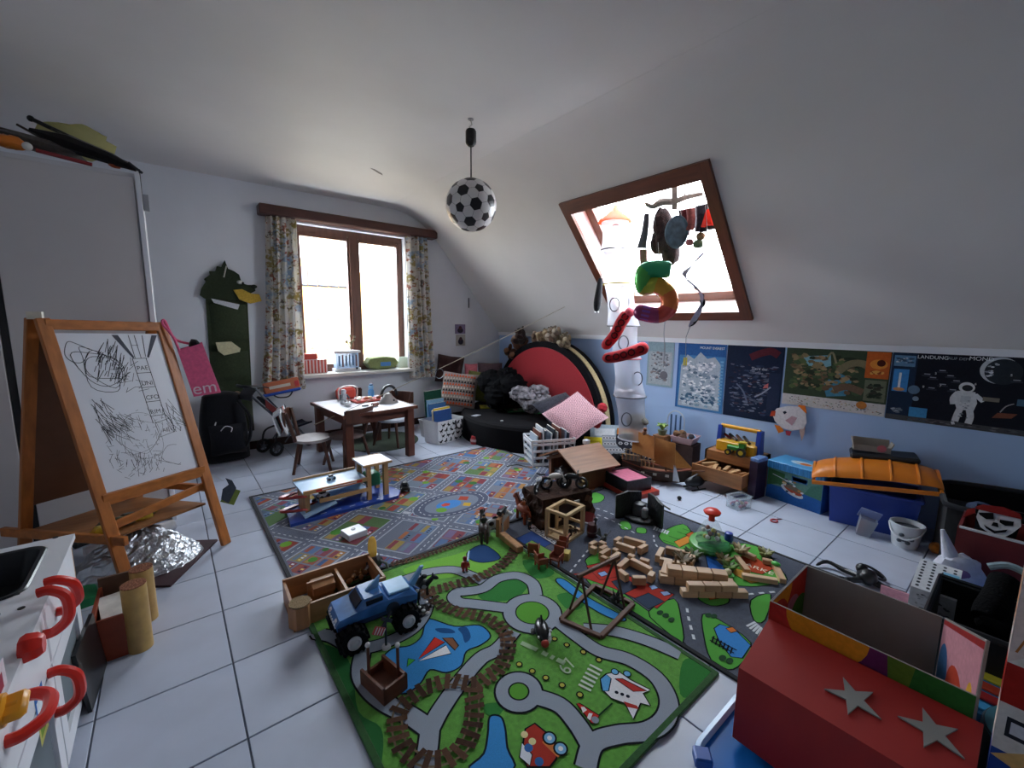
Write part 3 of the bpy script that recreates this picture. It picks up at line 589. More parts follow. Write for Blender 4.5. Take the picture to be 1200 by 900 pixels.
# ================================================================ window wall
vb = wd('4a2620', 1, .4)
a, b = PY(305, 248, YB-.08), PY(507, 277, YB-.08); vx0, vx1 = .82, 2.83
tag(MB().box(((vx0+vx1)/2, YB-.075, 2.485), (vx1-vx0, .15, .10), vb, bev=.01).obj('curtain_valance'), 'dark brown wooden curtain valance above the window', 'valance')
def curtain(x0, x1, z0, z1, label, seed, bx0=None, bx1=None):
    rr = random.Random(seed); t = T('curtain', label, 'curtain', (0, 0, 0)); nf = 5; m = MB(); bx0 = x0 if bx0 is None else bx0; bx1 = x1 if bx1 is None else bx1
    base = curtain_mat()
    def f(u, v):
        xa = bx0+(bx1-bx0)*u; xb = x0+(x1-x0)*u; q = v**.7; x = xa+(xb-xa)*q
        return (x+.008*math.sin(u*40+3*v), YB-.095+.032*math.sin(u*2*math.pi*nf+.7*math.sin(v*3+seed)), z0+(z1-z0)*v)
    m.sheet(f, 60, 14, base, .002); m.obj('fabric', t); return t
def curtain_mat():
    if 'curt' in _mc: return _mc['curt']
    m = bpy.data.materials.new('printed_curtain'); m.use_nodes = True; N = m.node_tree.nodes; L = m.node_tree.links; b = N['Principled BSDF']
    tc = N.new('ShaderNodeTexCoord'); prev = None
    def layer(scale, lo, hi, colr, sx=1):
        nonlocal prev
        mp = N.new('ShaderNodeMapping'); mp.inputs['Scale'].default_value = (1, .2, 1); mp.inputs['Location'].default_value = (scale*1.3, 0, scale*.7); L.new(tc.outputs['Object'], mp.inputs[0])
        n = N.new('ShaderNodeTexNoise'); n.inputs['Scale'].default_value = scale; n.inputs['Detail'].default_value = 3; L.new(mp.outputs[0], n.inputs[0])
        r = N.new('ShaderNodeValToRGB'); r.color_ramp.elements[0].position = lo; r.color_ramp.elements[1].position = hi; L.new(n.outputs[0], r.inputs[0])
        x = N.new('ShaderNodeMix'); x.data_type = 'RGBA'; L.new(r.outputs[0], x.inputs[0]); x.inputs[7].default_value = lin(colr)+[1]
        if prev is None: x.inputs[6].default_value = lin('e4e2de')+[1]
        else: L.new(prev, x.inputs[6])
        prev = x.outputs[2]
    layer(5, .52, .60, 'a3b6ca'); layer(9, .57, .62, 'a89a62'); layer(14, .58, .63, 'b0a274'); layer(16, .60, .64, 'a8705f'); layer(30, .54, .60, 'e6e1d6'); layer(22, .62, .66, '8a8074'); layer(34, .64, .68, 'b87a68')
    L.new(prev, b.inputs['Base Color']); b.inputs['Roughness'].default_value = .9
    tl = N.new('ShaderNodeBsdfTranslucent'); mx = N.new('ShaderNodeMixShader'); mx.inputs[0].default_value = .3; L.new(prev, tl.inputs[0]); L.new(b.outputs[0], mx.inputs[1]); L.new(tl.outputs[0], mx.inputs[2]); L.new(mx.outputs[0], N['Material Output'].inputs[0])
    _mc['curt'] = m; return m
curtain(.88, 1.17, .62, 2.43, 'floral printed curtain hanging beside the green wall organiser', 2, .72, 1.16)
curtain(2.42, 2.70, .64, 2.43, 'floral printed curtain at the window end beside the small wall pictures', 5, 2.40, 2.78)
# green monster wall organiser
t = T('wall_organiser', 'dark green monster shaped hanging organiser with pockets', 'wall organiser', (0, YB, 0)); dg = fab('3a4430'); dg2 = fab('2f3828'); F_ = Matrix(((1, 0, 0, 0), (0, 0, 1, 0), (0, 1, 0, 0), (0, 0, 0, 1)))   # x, z plane; local z -> y
def wp(px, py): p = PY(px, py, YB-.03); return (p.x, p.z)
def flat(name, pts, col_, y0, y1, parent, label=None):
    m = MB(); m.prism([wp(*p) for p in pts], -y1, -y0, col_, T=Matrix(((1, 0, 0, 0), (0, 0, -1, 0), (0, 1, 0, 0), (0, 0, 0, 1))) @ Matrix.Scale(-1, 4, (0, 0, 1))); o = m.obj(name, parent)
    if label: o['label'] = label
    return o
def flatw(name, pts, col_, y0, y1, parent):
    """outline (x, z) in wall plane, from y0 to y1 in front of the wall"""
    n = len(pts); vs = [(x, -y0, z) for x, z in pts]+[(x, -y1, z) for x, z in pts]; a = sum(pts[i][0]*pts[(i+1) % n][1]-pts[(i+1) % n][0]*pts[i][1] for i in range(n))
    fs = [(i, (i+1) % n, n+(i+1) % n, n+i) for i in range(n)]+[list(range(n))[::-1], list(range(n, 2*n))]
    if a < 0: fs = [list(f)[::-1] for f in fs]
    m = MB(); m.add(vs, fs, col_); return m.obj(name, parent)
flatw('back_panel', [wp(*p) for p in ((241, 350), (290, 350), (296, 470), (290, 492), (270, 512), (258, 500), (248, 455))], dg, .004, .02, t)
hd = [(236, 338), (241, 330), (239, 327), (246, 322), (245, 318), (252, 318), (254, 312), (259, 313), (263, 305), (267, 315), (274, 318), (280, 322), (283, 332), (290, 334), (298, 334), (299, 341), (290, 346), (286, 352), (240, 350), (234, 346)]
flatw('head', [wp(*p) for p in hd], dg2, .02, .05, t)
flatw('snout', [wp(*p) for p in ((273, 340), (283, 339), (293, 344), (303, 345), (306, 353), (293, 356), (280, 351))], fab('b99a3e'), .05, .07, t)
m = MB(); m.ball((wp(281, 331)[0], -.055, wp(281, 331)[1]), (.03, .02, .02), pl('d8d8d2'), 10); e = m.obj('eye', t); m = MB(); m.ball((wp(284, 332)[0], -.07, wp(284, 332)[1]), .012, pl('101010'), 8); m.obj('pupil', e)
m = MB(); m.ball((wp(297, 336)[0], -.06, wp(297, 336)[1]), (.03, .02, .02), fab('20261c'), 10); m.obj('nostril', t)
for (x0, y0, x1, y1, dep) in ((245, 356, 288, 398, .05), (246, 412, 291, 445, .06), (249, 462, 295, 505, .13)):
    c = [wp(x0, y0), wp(x1, y0), wp(x1, y1), wp(x0, y1)]; cx = (c[0][0]+c[1][0])/2; hw = abs(c[1][0]-c[0][0])/2; zb, zt_ = c[2][1], c[0][1]
    m = MB(); m.grid(lambda u, v: (cx+hw*(2*u-1), -.022-dep*math.sin(math.pi*u)**.6*(1-.45*(1-v)**2)*(1 if v > 0 else .15), zb+(zt_-zb)*v), 12, 6, dg); m.obj('pocket', t)
def sheetwall(name, label, cat, pts, c, y): o = flatw(name, [wp(*p) for p in pts], pr(c), y, y+.004, None); o.location = (0, YB, 0); return tag(o, label, cat)
sheetwall('paper_sheet', 'white paper tucked in the top pocket of the green organiser', 'paper', ((247, 350), (280, 357), (278, 363), (250, 355)), 'c9ccd2', .078)
sheetwall('cream_envelope', 'cream paper sticking out of the middle organiser pocket', 'paper', ((252, 401), (270, 400), (281, 408), (280, 412), (262, 416), (255, 411)), 'cfc9a4', .09)
t2 = T('plush_pair', 'two small pale plush toys in the bottom organiser pocket', 'plush toy', (0, YB, 0))
for px in (266, 277):
    m = MB(); c = wp(px, 461); m.ball((c[0], -.1, c[1]), .035, fab('9c8a74'), 10); m.ball((c[0], -.1, c[1]-.05), (.035, .03, .04), fab('8f6f5c'), 10); m.obj('figure', t2)
m = MB(); m.cyl((wp(262, 325)[0], -.055, wp(262, 325)[1]), (wp(265, 312)[0], -.055, wp(265, 312)[1]), .006, pl('c8c6bc')); m.obj('hook', t)
# small pictures and hook on the wall
for (x0, y0, x1, y1, c, lb) in ((533, 380, 545, 391, '8c7f9c', 'upper small mauve picture card on the white wall'), (534, 392, 545, 405, 'b9b4ae', 'lower small grey picture card on the white wall')):
    p, q = PY(x0, y0, YB), PY(x1, y1, YB); t = T('picture_card', lb, 'picture', ((p.x+q.x)/2, YB, (p.z+q.z)/2)); w_, h_ = q.x-p.x, p.z-q.z
    m = MB(); m.box((0, -.004, 0), (w_, .006, h_), pr(c)); m.obj('card', t); k = Ink(tr(0, -.0075, 0) @ rotm(90, 0, 0)); k.disc(0, -.02, w_*.28, '3c3844', h_*.28); k.lay(); k.disc(0, h_*.12, w_*.16, '5a3f44'); k.obj('print', t)
p = PY(549, 355, YB); tag(MB().box((p.x, YB-.008, p.z), (.012, .012, .14), pl('4a4e58')).obj('wall_hook'), 'thin dark hook strip on the white wall above the pictures', 'hook')
# sill things (sill top z = .775)
zs1 = WZ0
def onsill(px, dy=.10): return PY(px, 430, YB-dy+.1).x
x = onsill(372); t = T('red_crate', 'red and white toy crate at the window end of the sill', 'crate', (x-.03, YB+.03, zs1))
m = MB(); rc = pl('c0483c'); m.box((0, 0, .08), (.26, .12, .16), mat('d8c8c4', .5)); m.obj('body', t)
for i in range(7): m = MB(); m.box((-.108+.036*i, -.062, .08), (.016, .008, .15), rc); m.obj('slat', t)
m = MB(); m.box((-.04, 0, .195), (.15, .1, .07), rc, bev=.01); m.obj('lid_box', t)
x = onsill(407); t = T('sill_basket', 'white basket of grey cutlery like toys on the sill', 'basket', (x, YB+.03, zs1)); m = MB(); m.box((0, 0, .02), (.30, .14, .04), pl('d5d6da')); m.box((0, 0, .13), (.26, .12, .18), sheer('9fb0c4', .8)); m.obj('tub', t)
m = MB(); m.box((0, 0, .235), (.31, .15, .03), pl('dcdde0'), bev=.008); m.obj('rim', t)
for i in range(6): m = MB(); m.box((-.1+.04*i, -.064, .13), (.018, .006, .12+.02*(i % 2)), pl(['3d5a7a', '6a4a4a', '3a4654', '7a8a98'][i % 4])); m.obj('toy_piece', t)
m = MB(); m.box((.10, -.078, .035), (.025, .008, .025), blk); m.obj('clasp', t)
t = T('dried_sprig', 'little dried plant sprig standing on the sill basket', 'plant', (x+.06, YB+.03, zs1+.25)); rr = random.Random(4)
for i in range(8):
    m = MB(); a_ = rr.uniform(0, 6.28); e = V((.05*math.cos(a_), .03*math.sin(a_), .08+.1*rr.random())); m.tube([(0, 0, 0), e*.5+V((0, 0, .02)), e], .004, pl('6d6348'), 5); m.ball(e, (.018, .012, .014), pl('8a8468'), 7); m.obj('stem', t)
x = onsill(447); t = T('green_case', 'olive green zipped case with blue label on the sill', 'case', (x, YB+.02, zs1)); m = MB(); m.cushion(.40, .18, .17, fab('7f8a5a'), T=tr(0, 0, .085), pw=.22); m.obj('case', t); m = MB(); m.box((.03, -.087, .07), (.13, .006, .05), pl('4a86c8')); m.obj('label_patch', t)
x = onsill(471); o = MB(); o.box((x+.02, YB+.05, zs1+.07), (.12, .1, .14), sheer('b9c2b4', .7)); tag(o.obj('clear_box'), 'small clear box at the end of the sill beside the green case', 'box')
# ---- pendant football lamp
LX, LY = 1.75, 2.64; t = T('pendant_lamp', 'football shaped pendant lamp hanging from the ceiling', 'lamp', (LX, LY, 0))
m = MB(); m.cyl((0, 0, 2.745), (0, 0, 2.75), .02, pl('9a9a9a')); m.tube([(0, 0, 2.745), (.01, 0, 2.715), (-.008, .006, 2.70), (.004, 0, 2.685)], .004, pl('b8b4ac'), 5); m.obj('ceiling_hook', t)
m = MB(); m.lathe([(.02, 2.575), (.034, 2.59), (.037, 2.60), (.037, 2.67), (.03, 2.682), (.0, 2.685)], pl('17110f', .5), 20); m.obj('canopy', t)
m = MB(); m.cyl((0, 0, 2.35), (0, 0, 2.58), .005, pl('2a2624'), n=8); m.obj('cord', t)
bm = bmesh.new(); bmesh.ops.create_icosphere(bm, subdivisions=1, radius=1); ver = [v.co.normalized() for v in bm.verts]; tri_ = [[v.index for v in f.verts] for f in bm.faces]; edg = [[v.index for v in e.verts] for e in bm.edges]; bm.free()
RB = .178; CB = V((0, 0, 2.185)); TB = tr(CB) @ rotm(12, 8, 35)
blkp, whp = mat('1d171a', .35, .1, 20), mat('e2dedb', .35, .04, 10); seeds = [(v, 1) for v in ver]+[(sum((ver[i] for i in f), V()).normalized(), 1) for f in tri_]+[(ver[a].lerp(ver[b], q).normalized(), 0) for e in edg for a, b in (e, e[::-1]) for q in (1/3,)]
for si, (p, isb) in enumerate(seeds):
    near = sorted((q for q, _ in seeds if q is not p), key=lambda q: (q-p).length)[:6]
    if si < 12: near = near[:5]
    ref = p.orthogonal().normalized(); oth = p.cross(ref); near.sort(key=lambda q: math.atan2(q.dot(oth), q.dot(ref))); K = len(near)
    ring = [(p+near[i]+near[(i+1) % K]).normalized() for i in range(K)]; ring = [p.lerp(q, .975) for q in ring]; vs = [p*RB]; rings = 2
    for rI in range(1, rings+1):
        for i in range(K):
            for s_ in range(2): vs.append(p.lerp(ring[i].lerp(ring[(i+1) % K], s_/2), rI/rings).normalized()*RB)
    Q = K*2; fs = [(0, 1+i, 1+(i+1) % Q) for i in range(Q)]+[(1+i, 1+Q+i, 1+Q+(i+1) % Q, 1+(i+1) % Q) for i in range(Q)]
    m = MB(TB); m.add(vs, fs, blkp if isb else whp, True); m.obj('black_panel' if isb else 'white_panel', t)
m = MB(); m.ball(CB, RB-.0015, mat('4a4442', .5), 32); m.obj('globe', t)
# ---- table and chairs
tw = wd('5a3022', 3, .4); twx = wd('5a3022', 1, .4)
A, B, C_, D_ = P(372, 469, .53), P(418, 483, .53), P(479, 474, .53), P(440, 466, .53)
tc_ = V((1.52, 4.32, 0)); rz = 4; t = T('kids_table', 'low wooden kids table with pale top and dark legs', 'table', tc_, rz)
m = MB(); m.box((0, 0, .515), (.72, .84, .022), mat('cfcfd6', .3, .03, 5)); m.obj('tabletop', t)
m = MB()
for x, y, dx, dy in ((-.37, 0, .02, .88), (.37, 0, .02, .88), (0, -.43, .72, .02), (0, .43, .72, .02)): m.box((x, y, .512), (dx, dy, .03), tw)
m.obj('edge_band', t)
m = MB()
for x, y, dx, dy in ((-.31, 0, .022, .66), (.31, 0, .022, .66), (0, -.37, .56, .022), (0, .37, .56, .022)): m.box((x, y, .455), (dx, dy, .085), twx)
m.obj('apron', t)
for i in (-1, 1):
    for j in (-1, 1): m = MB(); m.box((i*.315, j*.375, .25), (.075, .075, .50), tw, bev=.006); m.obj('leg', t)
def chair(label, loc, rz, seatc='6a4030'):
    t = T('kids_chair', label, 'chair', loc, rz, 'wooden chairs around the kids table'); cw = wd('4a2a1e', 3, .45); m = MB(); m.prism([(.16*math.cos(a*math.pi/10)*1.05, .16*math.sin(a*math.pi/10)) for a in range(20)], .275, .30, mat(seatc, .4, .1, 20)); m.obj('seat', t)
    for x, y in ((-.1, -.1), (.1, -.1), (-.1, .1), (.1, .1)): m = MB(); m.cyl((x, y, .28), (x*1.55, y*1.55, 0), .017, cw, .013, 10); m.obj('leg', t)
    for x in (-1, 1): m = MB(); m.cyl((x*.1, .13, .29), (x*.14, .19, .56), .016, cw); m.obj('back_post', t)
    m = MB(); m.sheet(lambda u, v: (-.15+.30*u, .20+.03*math.sin(math.pi*u)-.0*v, .44+.13*v), 10, 2, cw, .018); m.obj('backrest', t); return t
chair('dark wooden kids chair with a striped jacket on its backrest', (.98, 4.16, 0), 70, 'a9a2a2')
chair('dark wooden kids chair pushed under the table beside the jacket chair', (1.27, 4.10, 0), 200, '6b5a56')
chair('dark wooden kids chair with a pale seat under the far table side', (1.90, 4.48, 0), -55, 'b9c0cc')
chair('dark wooden kids chair standing between the table and the wall', (1.66, 4.93, 0), 5)
# jacket on the first chair
m = MB(); cj = V((.98, 4.16, 0)); TJ = tr(cj) @ rotm(0, 0, 70)
m.T = TJ
for i in range(5): m.sheet(lambda u, v, i=i: (-.16+.064*i+.06*u, .215+.045*math.sin(math.pi*v)*(1 if v < .5 else 1)+(.03 if v > .5 else -.03), .585-abs(v-.5)*.40-.02*math.sin(u*5+i)), 3, 10, fab(['d5d8dc', '20242e', 'a24a40', 'cfd4da', '2a3140'][i]), .012)
o = m.obj('striped_jacket'); tag(o, 'striped jacket draped over a wooden chair back', 'jacket')
# green mat under the table
c = P(450, 517); m = MB(); m.lathe([(0, .008), (.40, .008), (.41, .004), (.41, 0)], fab('9be05a'), 40, c=(1.83, 4.66, 0)); m.lathe([(.405, .009), (.42, .009), (.42, 0.0)], fab('2c3c28'), 40, c=(1.83, 4.66, 0)); tag(m.obj('round_mat'), 'round green mat lying under the kids table', 'mat')
# things on the table (z = .526)
zt2 = .527
def TP(px, py, z=zt2): return P(px, py, z)
p = TP(411, 470); t = T('red_toy_till', 'red toy case with pale rim on the table', 'toy', (p.x, p.y+.15, zt2), 10); m = MB(); m.box((0, 0, .065), (.2, .12, .13), pl('b8382a'), bev=.03); m.obj('body', t); m = MB(); m.tube(crom([(-.1, -.05, .02), (-.1, -.05, .12), (0, -.05, .15), (.1, -.05, .12), (.1, -.05, .02)], 5), .009, pl('c8c2bc'), 6); m.obj('rim', t)
p = TP(403, 473); t = T('toy_robot', 'small grey toy robot standing on the table edge', 'toy robot', (p.x, p.y, zt2), 20); m = MB(); m.box((0, 0, .07), (.06, .045, .07), pl('9aa0a6'), bev=.01); m.ball((0, 0, .125), .028, pl('b9bec4'), 10); m.obj('body', t)
for s_ in (-1, 1): m = MB(); m.box((s_*.02, 0, .018), (.025, .05, .036), pl('c4c8cc'), bev=.006); m.obj('leg', t); m = MB(); m.cyl((s_*.035, 0, .095), (s_*.055, -.02, .05), .01, pl('4a4e54'), n=8); m.obj('arm', t)
p = TP(408, 476); m = MB(); m.ball((p.x, p.y, zt2+.022), (.04, .025, .022), pl('cfd2d4'), 10, nz=.2); tag(m.obj('white_toy_shoe'), 'small white toy lying in front of the grey robot', 'toy')
p = TP(435, 464.5); t = T('blue_toy_figure', 'light blue toy figure standing at the table back', 'toy figure', (p.x, p.y, zt2)); m = MB(); m.lathe([(.03, 0), (.036, .04), (.03, .075), (.02, .085)], pl('5a9ad0'), 14); m.ball((0, 0, .105), .03, pl('7ab4dc'), 12); m.obj('body', t); m = MB(); m.ball((0, -.005, .135), (.024, .024, .012), pl('3a5a80'), 10); m.obj('cap', t)
p = TP(430, 470); t = T('toy_tray', 'red and cream tray of toy food on the table', 'tray', (p.x, p.y, zt2), 5); m = MB(); m.box((0, 0, .012), (.3, .16, .024), pl('b04a40'), bev=.008); m.obj('tray', t); rr = random.Random(8)
for i in range(7): m = MB(); m.ball((rr.uniform(-.12, .12), rr.uniform(-.05, .05), .035), (.03, .024, .018), pl(['e0c9a0', 'b06a4a', 'dcd6c6', '8a4030'][i % 4]), 8); m.obj('food_piece', t)
p = TP(455, 472); t = T('toy_helmet', 'grey cone shaped toy helmet on the table', 'helmet', (p.x, p.y, zt2)); m = MB(); m.lathe([(.11, 0), (.10, .02), (.05, .07), (.03, .10), (.0, .105)], mat('8f8a88', .5, .1, 14), 18, sy=.7); m.obj('shell', t); m = MB(); m.ball((.04, -.055, .03), .012, blk, 8); m.obj('eye_hole', t)
p = TP(455, 466); t = T('toy_headset', 'black curved headset standing behind the toy helmet', 'headset', (p.x+.02, p.y+.02, zt2)); m = MB(); m.tube([(.09*math.cos(a*math.pi/10), 0, .12*math.sin(a*math.pi/10)+.012) for a in range(11)], .016, pl('1d2024'), 8); m.obj('band', t)
p = TP(440, 476.5); m = MB(); m.cyl((p.x-.03, p.y, zt2+.02), (p.x+.03, p.y+.02, zt2+.02), .02, pl('7a4a40')); m.cyl((p.x-.032, p.y, zt2+.02), (p.x-.03, p.y, zt2+.02), .012, pl('e0dcd4')); tag(m.obj('toy_cup'), 'brown toy cup lying on its side on the table', 'cup')
p = TP(428, 476); m = MB(); m.box((p.x, p.y, zt2+.006), (.06, .025, .012), pl('4a4e58')); tag(m.obj('dark_pencil_case'), 'little dark block on the near part of the tabletop', 'block')
# ---- doll stroller
t = T('doll_stroller', 'navy doll stroller with grey frame against the wall', 'stroller', (.84, 4.93, 0), 22); gm = mat('6f757e', .35, .05, 10, metal=.5)
def whl(x, y, r=.075):
    m = MB(); m.tube([(x+r*.8*math.cos(a*math.pi/8), y, r+r*.8*math.sin(a*math.pi/8)) for a in range(16)], r*.2, pl('17181b', .7), 8, True); o = m.obj('wheel', t); m = MB()
    for a in range(5): m.cyl((x, y, r), (x+r*.7*math.cos(a*1.256), y, r+r*.7*math.sin(a*1.256)), .006, gm, n=6)
    m.cyl((x, y-.015, r), (x, y+.015, r), .02, gm, n=10); m.obj('hub', o)
for x, y in ((-.12, -.13), (-.12, .1), (.28, -.08), (.28, .08)): whl(x, y, .075 if x < 0 else .05)
for y in (-.12, .1):
    m = MB(); m.tube(crom([(-.28, y, .72), (-.16, y, .56), (.02, y, .36), (.2, y, .16), (.28, y*.7, .05)], 4), .010, gm, 8); m.tube(crom([(-.13, y, .08), (-.1, y, .22), (.0, y, .26), (.12, y, .25)], 4), .010, pl('22252b'), 8); m.tube([(-.1, y, .5), (.1, y, .25), (-.02, y, .12)], .008, gm, 6); m.obj('side_frame', t)
m = MB(); m.tube(crom([(-.28, -.12, .72), (-.34, -.1, .74), (-.36, 0, .74), (-.34, .08, .74), (-.28, .1, .72)], 4), .014, pl('1a1b20'), 8); m.obj('handlebar', t)
m = MB(); m.sheet(lambda u, v: (-.16+.30*u, -.1+.18*v, .60-.36*u-.05*math.sin(math.pi*u)*math.sin(math.pi*v)), 10, 6, fab('1c2033'), .02); m.obj('seat_back', t)
m = MB(); m.sheet(lambda u, v: (.14+.18*u, -.1+.18*v, .25+.02*u-.02*math.sin(math.pi*v)), 6, 6, fab('1c2033'), .02); m.obj('seat', t)
m = MB(); m.sheet(lambda u, v: (-.2+.13*math.cos(math.pi*(.35+.6*u)), -.11+.2*v, .58+.14*math.sin(math.pi*(.35+.6*u))), 10, 3, fab('23262e'), .008); m.obj('hood', t)
m = MB(); m.sheet(lambda u, v: (-.2+.24*u, -.128, .52-.24*u+.08*v), 4, 3, fab('6a2a2c'), .006); m.obj('red_side', t)
# paint set hanging on curtain bottom / stroller
p = PY(330, 452, 4.95); t = T('craft_set', 'flat blue and orange toy bag below the curtain', 'toy bag', (p.x, p.y, p.z), 0)
k = MB(); k.box((0, 0, 0), (.34, .05, .12), pl('b86a48'), (0, -8, 0), bev=.01); k.obj('bag', t); k = MB(); k.box((.0, -.01, -.065), (.36, .06, .03), pl('2a52b0'), (0, -8, 0), bev=.01); k.obj('blue_rim', t); k = MB(); k.box((.14, -.027, .02), (.04, .006, .06), pl('c03a3a'), (0, -8, 0)); k.obj('red_patch', t); k = MB(); k.box((-.02, -.027, .0), (.2, .006, .03), pl('c9c4b8'), (0, -8, 0)); k.obj('pale_stripe', t); k = MB(); k.tube(crom([(-.1, 0, -.07), (-.04, 0, -.12), (.06, 0, -.12), (.1, 0, -.07)], 4), .008, pl('26282e'), 6); k.obj('strap', t)
# string from the roof down past the table
m = MB(); a0 = SL(.45, 3.55, .002); b0 = V((.99, 4.12, .42)); mid = a0.lerp(b0, .5)-V((0, 0, .03)); m.tube(crom([a0, a0.lerp(b0, .25)-V((0, 0, .02)), mid, a0.lerp(b0, .75)-V((0, 0, .02)), b0], 4), .0035, mat('b5aa98', .8), 6); st = m.obj('taut_string'); tag(st, 'pale string stretched from the sloping ceiling to a kids chair', 'string')
q = a0.lerp(b0, .56)-V((0, 0, .03)); t = T('string_loop', 'small dark wire loop hanging on the string near the curtain', 'loop', q); m = MB(); m.tube([(.05*math.cos(a*.4), 0, -.05+.05*math.sin(a*.4)) for a in range(16)], .004, pl('4a4f58'), 5, True); m.obj('ring', t)
# ================================================================ rugs (flat prints traced on the floor)
def rug(name, label, x0, y0, x1, y1, base, edge_, th=.009):
    t = T(name, label, 'rug', ((x0+x1)/2, (y0+y1)/2, 0)); w_, h_ = x1-x0, y1-y0
    m = MB(); m.box((0, 0, th/2), (w_, h_, th), fab(base, bump=.5, bs=420), bev=.002); m.obj('pile', t)
    m = MB(); e = .018
    for cx, cy, dx, dy in ((0, h_/2-e/2, w_, e), (0, -h_/2+e/2, w_, e), (w_/2-e/2, 0, e, h_-2*e), (-w_/2+e/2, 0, e, h_-2*e)): m.box((cx, cy, th/2+.0005), (dx+.004, dy+.004, th+.003), fab(edge_), bev=.002)
    m.obj('border', t); return t
def carpet(h): return mat(h, .95, .16, 500, bump=.4, bs=600)
class Floor(Ink):
    """ink laid with photo-frame pixels on a rug surface"""
    def __init__(s, t, z): super().__init__(tr(-V(t.location))); s.z = z; s.zz = z; s.off = None; s.lim = None
    def q(s, p): v = P(p[0], p[1], s.zz); return (v.x, v.y)
    def shape(s, pts, c, k=4, line=None, lw=.006):
        w_ = [s.q(p) for p in pts]; w_ = [(p.x, p.y) for p in crom(w_, k, True)] if k else w_; w_ = s.clip(w_)
        s.lay(); s.pg(w_, carpet(c))
        if line: s.lay(); s.line(w_, lw, carpet(line), 0, True)
        return s
    def clip(s, w_):
        if not s.lim: return w_
        x0, y0, x1, y1 = s.lim; return [(min(max(a, x0), x1), min(max(b, y0), y1)) for a, b in w_]
    def path(s, pts, w_, c, k=5, closed=False):
        g = [s.q(p) for p in pts]; g = [(p.x, p.y) for p in crom(g, k, closed)] if k else g; s.lay(); s.line(s.clip(g), w_, carpet(c), 0, closed); return g
def zA(x, y): return (300+x/3, 600+y/3)
def zB(x, y): return (540+x/3.4625, 640+y/3.4625)
gx0, gy0, gx1, gy1 = .39, .645, 1.575, 2.125
# --- green play rug
tg = rug('green_play_rug', 'green play rug printed with roads, ponds and a railway', gx0, gy0, gx1, gy1, '5fa13a', '2f5a2c', .012)
F = Floor(tg, .0125); F.lim = (gx0+.02, gy0+.02, gx1-.02, gy1-.02)
for pts in ([zA(225, 470), zA(300, 490), (330+0, 0) and zA(340, 560), zA(360, 700), zA(440, 760), zA(440, 880), zA(400, 900), zA(330, 740), zA(260, 580)],): F.shape(pts, '2f6f3a')
F.shape([zA(520, 200), zA(700, 150), zA(800, 120), zA(860, 150), zA(800, 210), zA(600, 235)], '7fbf4a')
for pts in ([zA(790, 260), zA(870, 235), zA(960, 240), zA(920, 300), zA(830, 310)], [zB(70, 190), zB(150, 140), zB(240, 150), zB(200, 210), zB(110, 225)], [zB(390, 200), zB(470, 190), zB(500, 240), zB(440, 260)], [zB(250, 60), zB(330, 60), zB(380, 110), zB(300, 130)],
            [zB(900, 470), zB(960, 460), zB(1030, 520), zB(960, 610), zB(890, 600)], [zB(100, 640), zB(180, 640), zB(150, 690), zB(100, 680)]): F.shape(pts, '37803c')
pond = [zA(610, 375), zA(700, 402), zA(785, 398), zA(825, 435), zA(790, 468), zA(740, 490), zA(722, 540), zA(670, 565), zA(612, 555), zA(580, 600), zA(530, 637), zA(478, 630), zA(448, 580), zA(442, 520), zA(480, 480), zA(540, 470), zA(580, 440), zA(592, 400)]
F.shape(pond, '3f8fd0', 4, '16202a', .007)
for pts in ([zA(630, 410), zA(680, 410), zA(700, 425), zA(650, 425)], [zA(710, 410), zA(740, 405), zA(755, 440), zA(735, 460), zA(725, 430)], [zA(470, 540), zA(500, 550), zA(515, 590), zA(480, 570)]): F.shape(pts, '1f5288', 3)
F.shape([zA(570, 518), zA(628, 440), zA(664, 458)], 'cf3327', 0, '15151a', .005); F.shape([zA(570, 525), zA(668, 468), zA(686, 498)], 'e9e9ea', 0, '15151a', .005); F.shape([zA(655, 443), zA(692, 443), zA(712, 470), zA(700, 487)], '8a5a40', 0, '15151a', .005); F.shape([zA(535, 515), zA(560, 520), zA(530, 545)], '46b04a', 0, '15151a', .004)
F.shape([zA(822, 720), zA(860, 720), zA(876, 760), zA(884, 830), zA(905, 905), zA(750, 905), zA(800, 850), zA(815, 780)], '3f8fd0', 4, '16202a', .007)
F.shape([zA(745, 140), zA(800, 115), zA(860, 160), zA(800, 178), zA(750, 165)], '274a7a', 4, '101820', .006)
F.shape([zB(385, 140), zB(420, 135), zB(520, 210), zB(660, 285), zB(650, 305), zB(560, 270), zB(440, 190)], '3f8fd0', 4, '16202a', .007)
roads = [[zA(195, 432), zA(262, 436), zA(330, 470), zA(372, 480)], [zA(372, 482), zA(450, 462), zA(545, 415), zA(590, 360), zA(597, 310), zA(570, 262), zA(540, 250)], [zA(520, 238), zA(600, 212), zA(690, 203), zA(760, 225), zA(800, 245)],
         [zA(378, 480), zA(366, 560), zA(395, 620), zA(455, 672), zA(540, 715), zA(612, 765)], [zA(612, 760), zA(604, 830), zA(590, 905)], [zA(612, 765), zA(650, 695), zA(720, 595), zA(790, 515), zA(850, 482), zB(215, 345)],
         [zB(190, 252), zB(60, 236), zA(715, 318), zA(695, 298), zA(715, 278), zB(12, 185), zB(90, 172), zB(150, 132), zB(230, 120), zB(290, 150), zB(305, 200)],
         [zB(385, 300), zB(470, 365), zB(560, 425), zB(680, 460), zB(790, 530), zB(842, 620), zB(830, 700), zB(760, 750), zB(640, 765), zB(540, 800), zB(505, 905)],
         [zB(500, 335), zB(620, 345), zB(760, 385), zB(890, 440)], [zB(300, 610), zB(400, 645), zB(470, 720), zB(520, 800)]]
rw = .062
for r_ in roads: F.path(r_, rw+.014, '15191c')
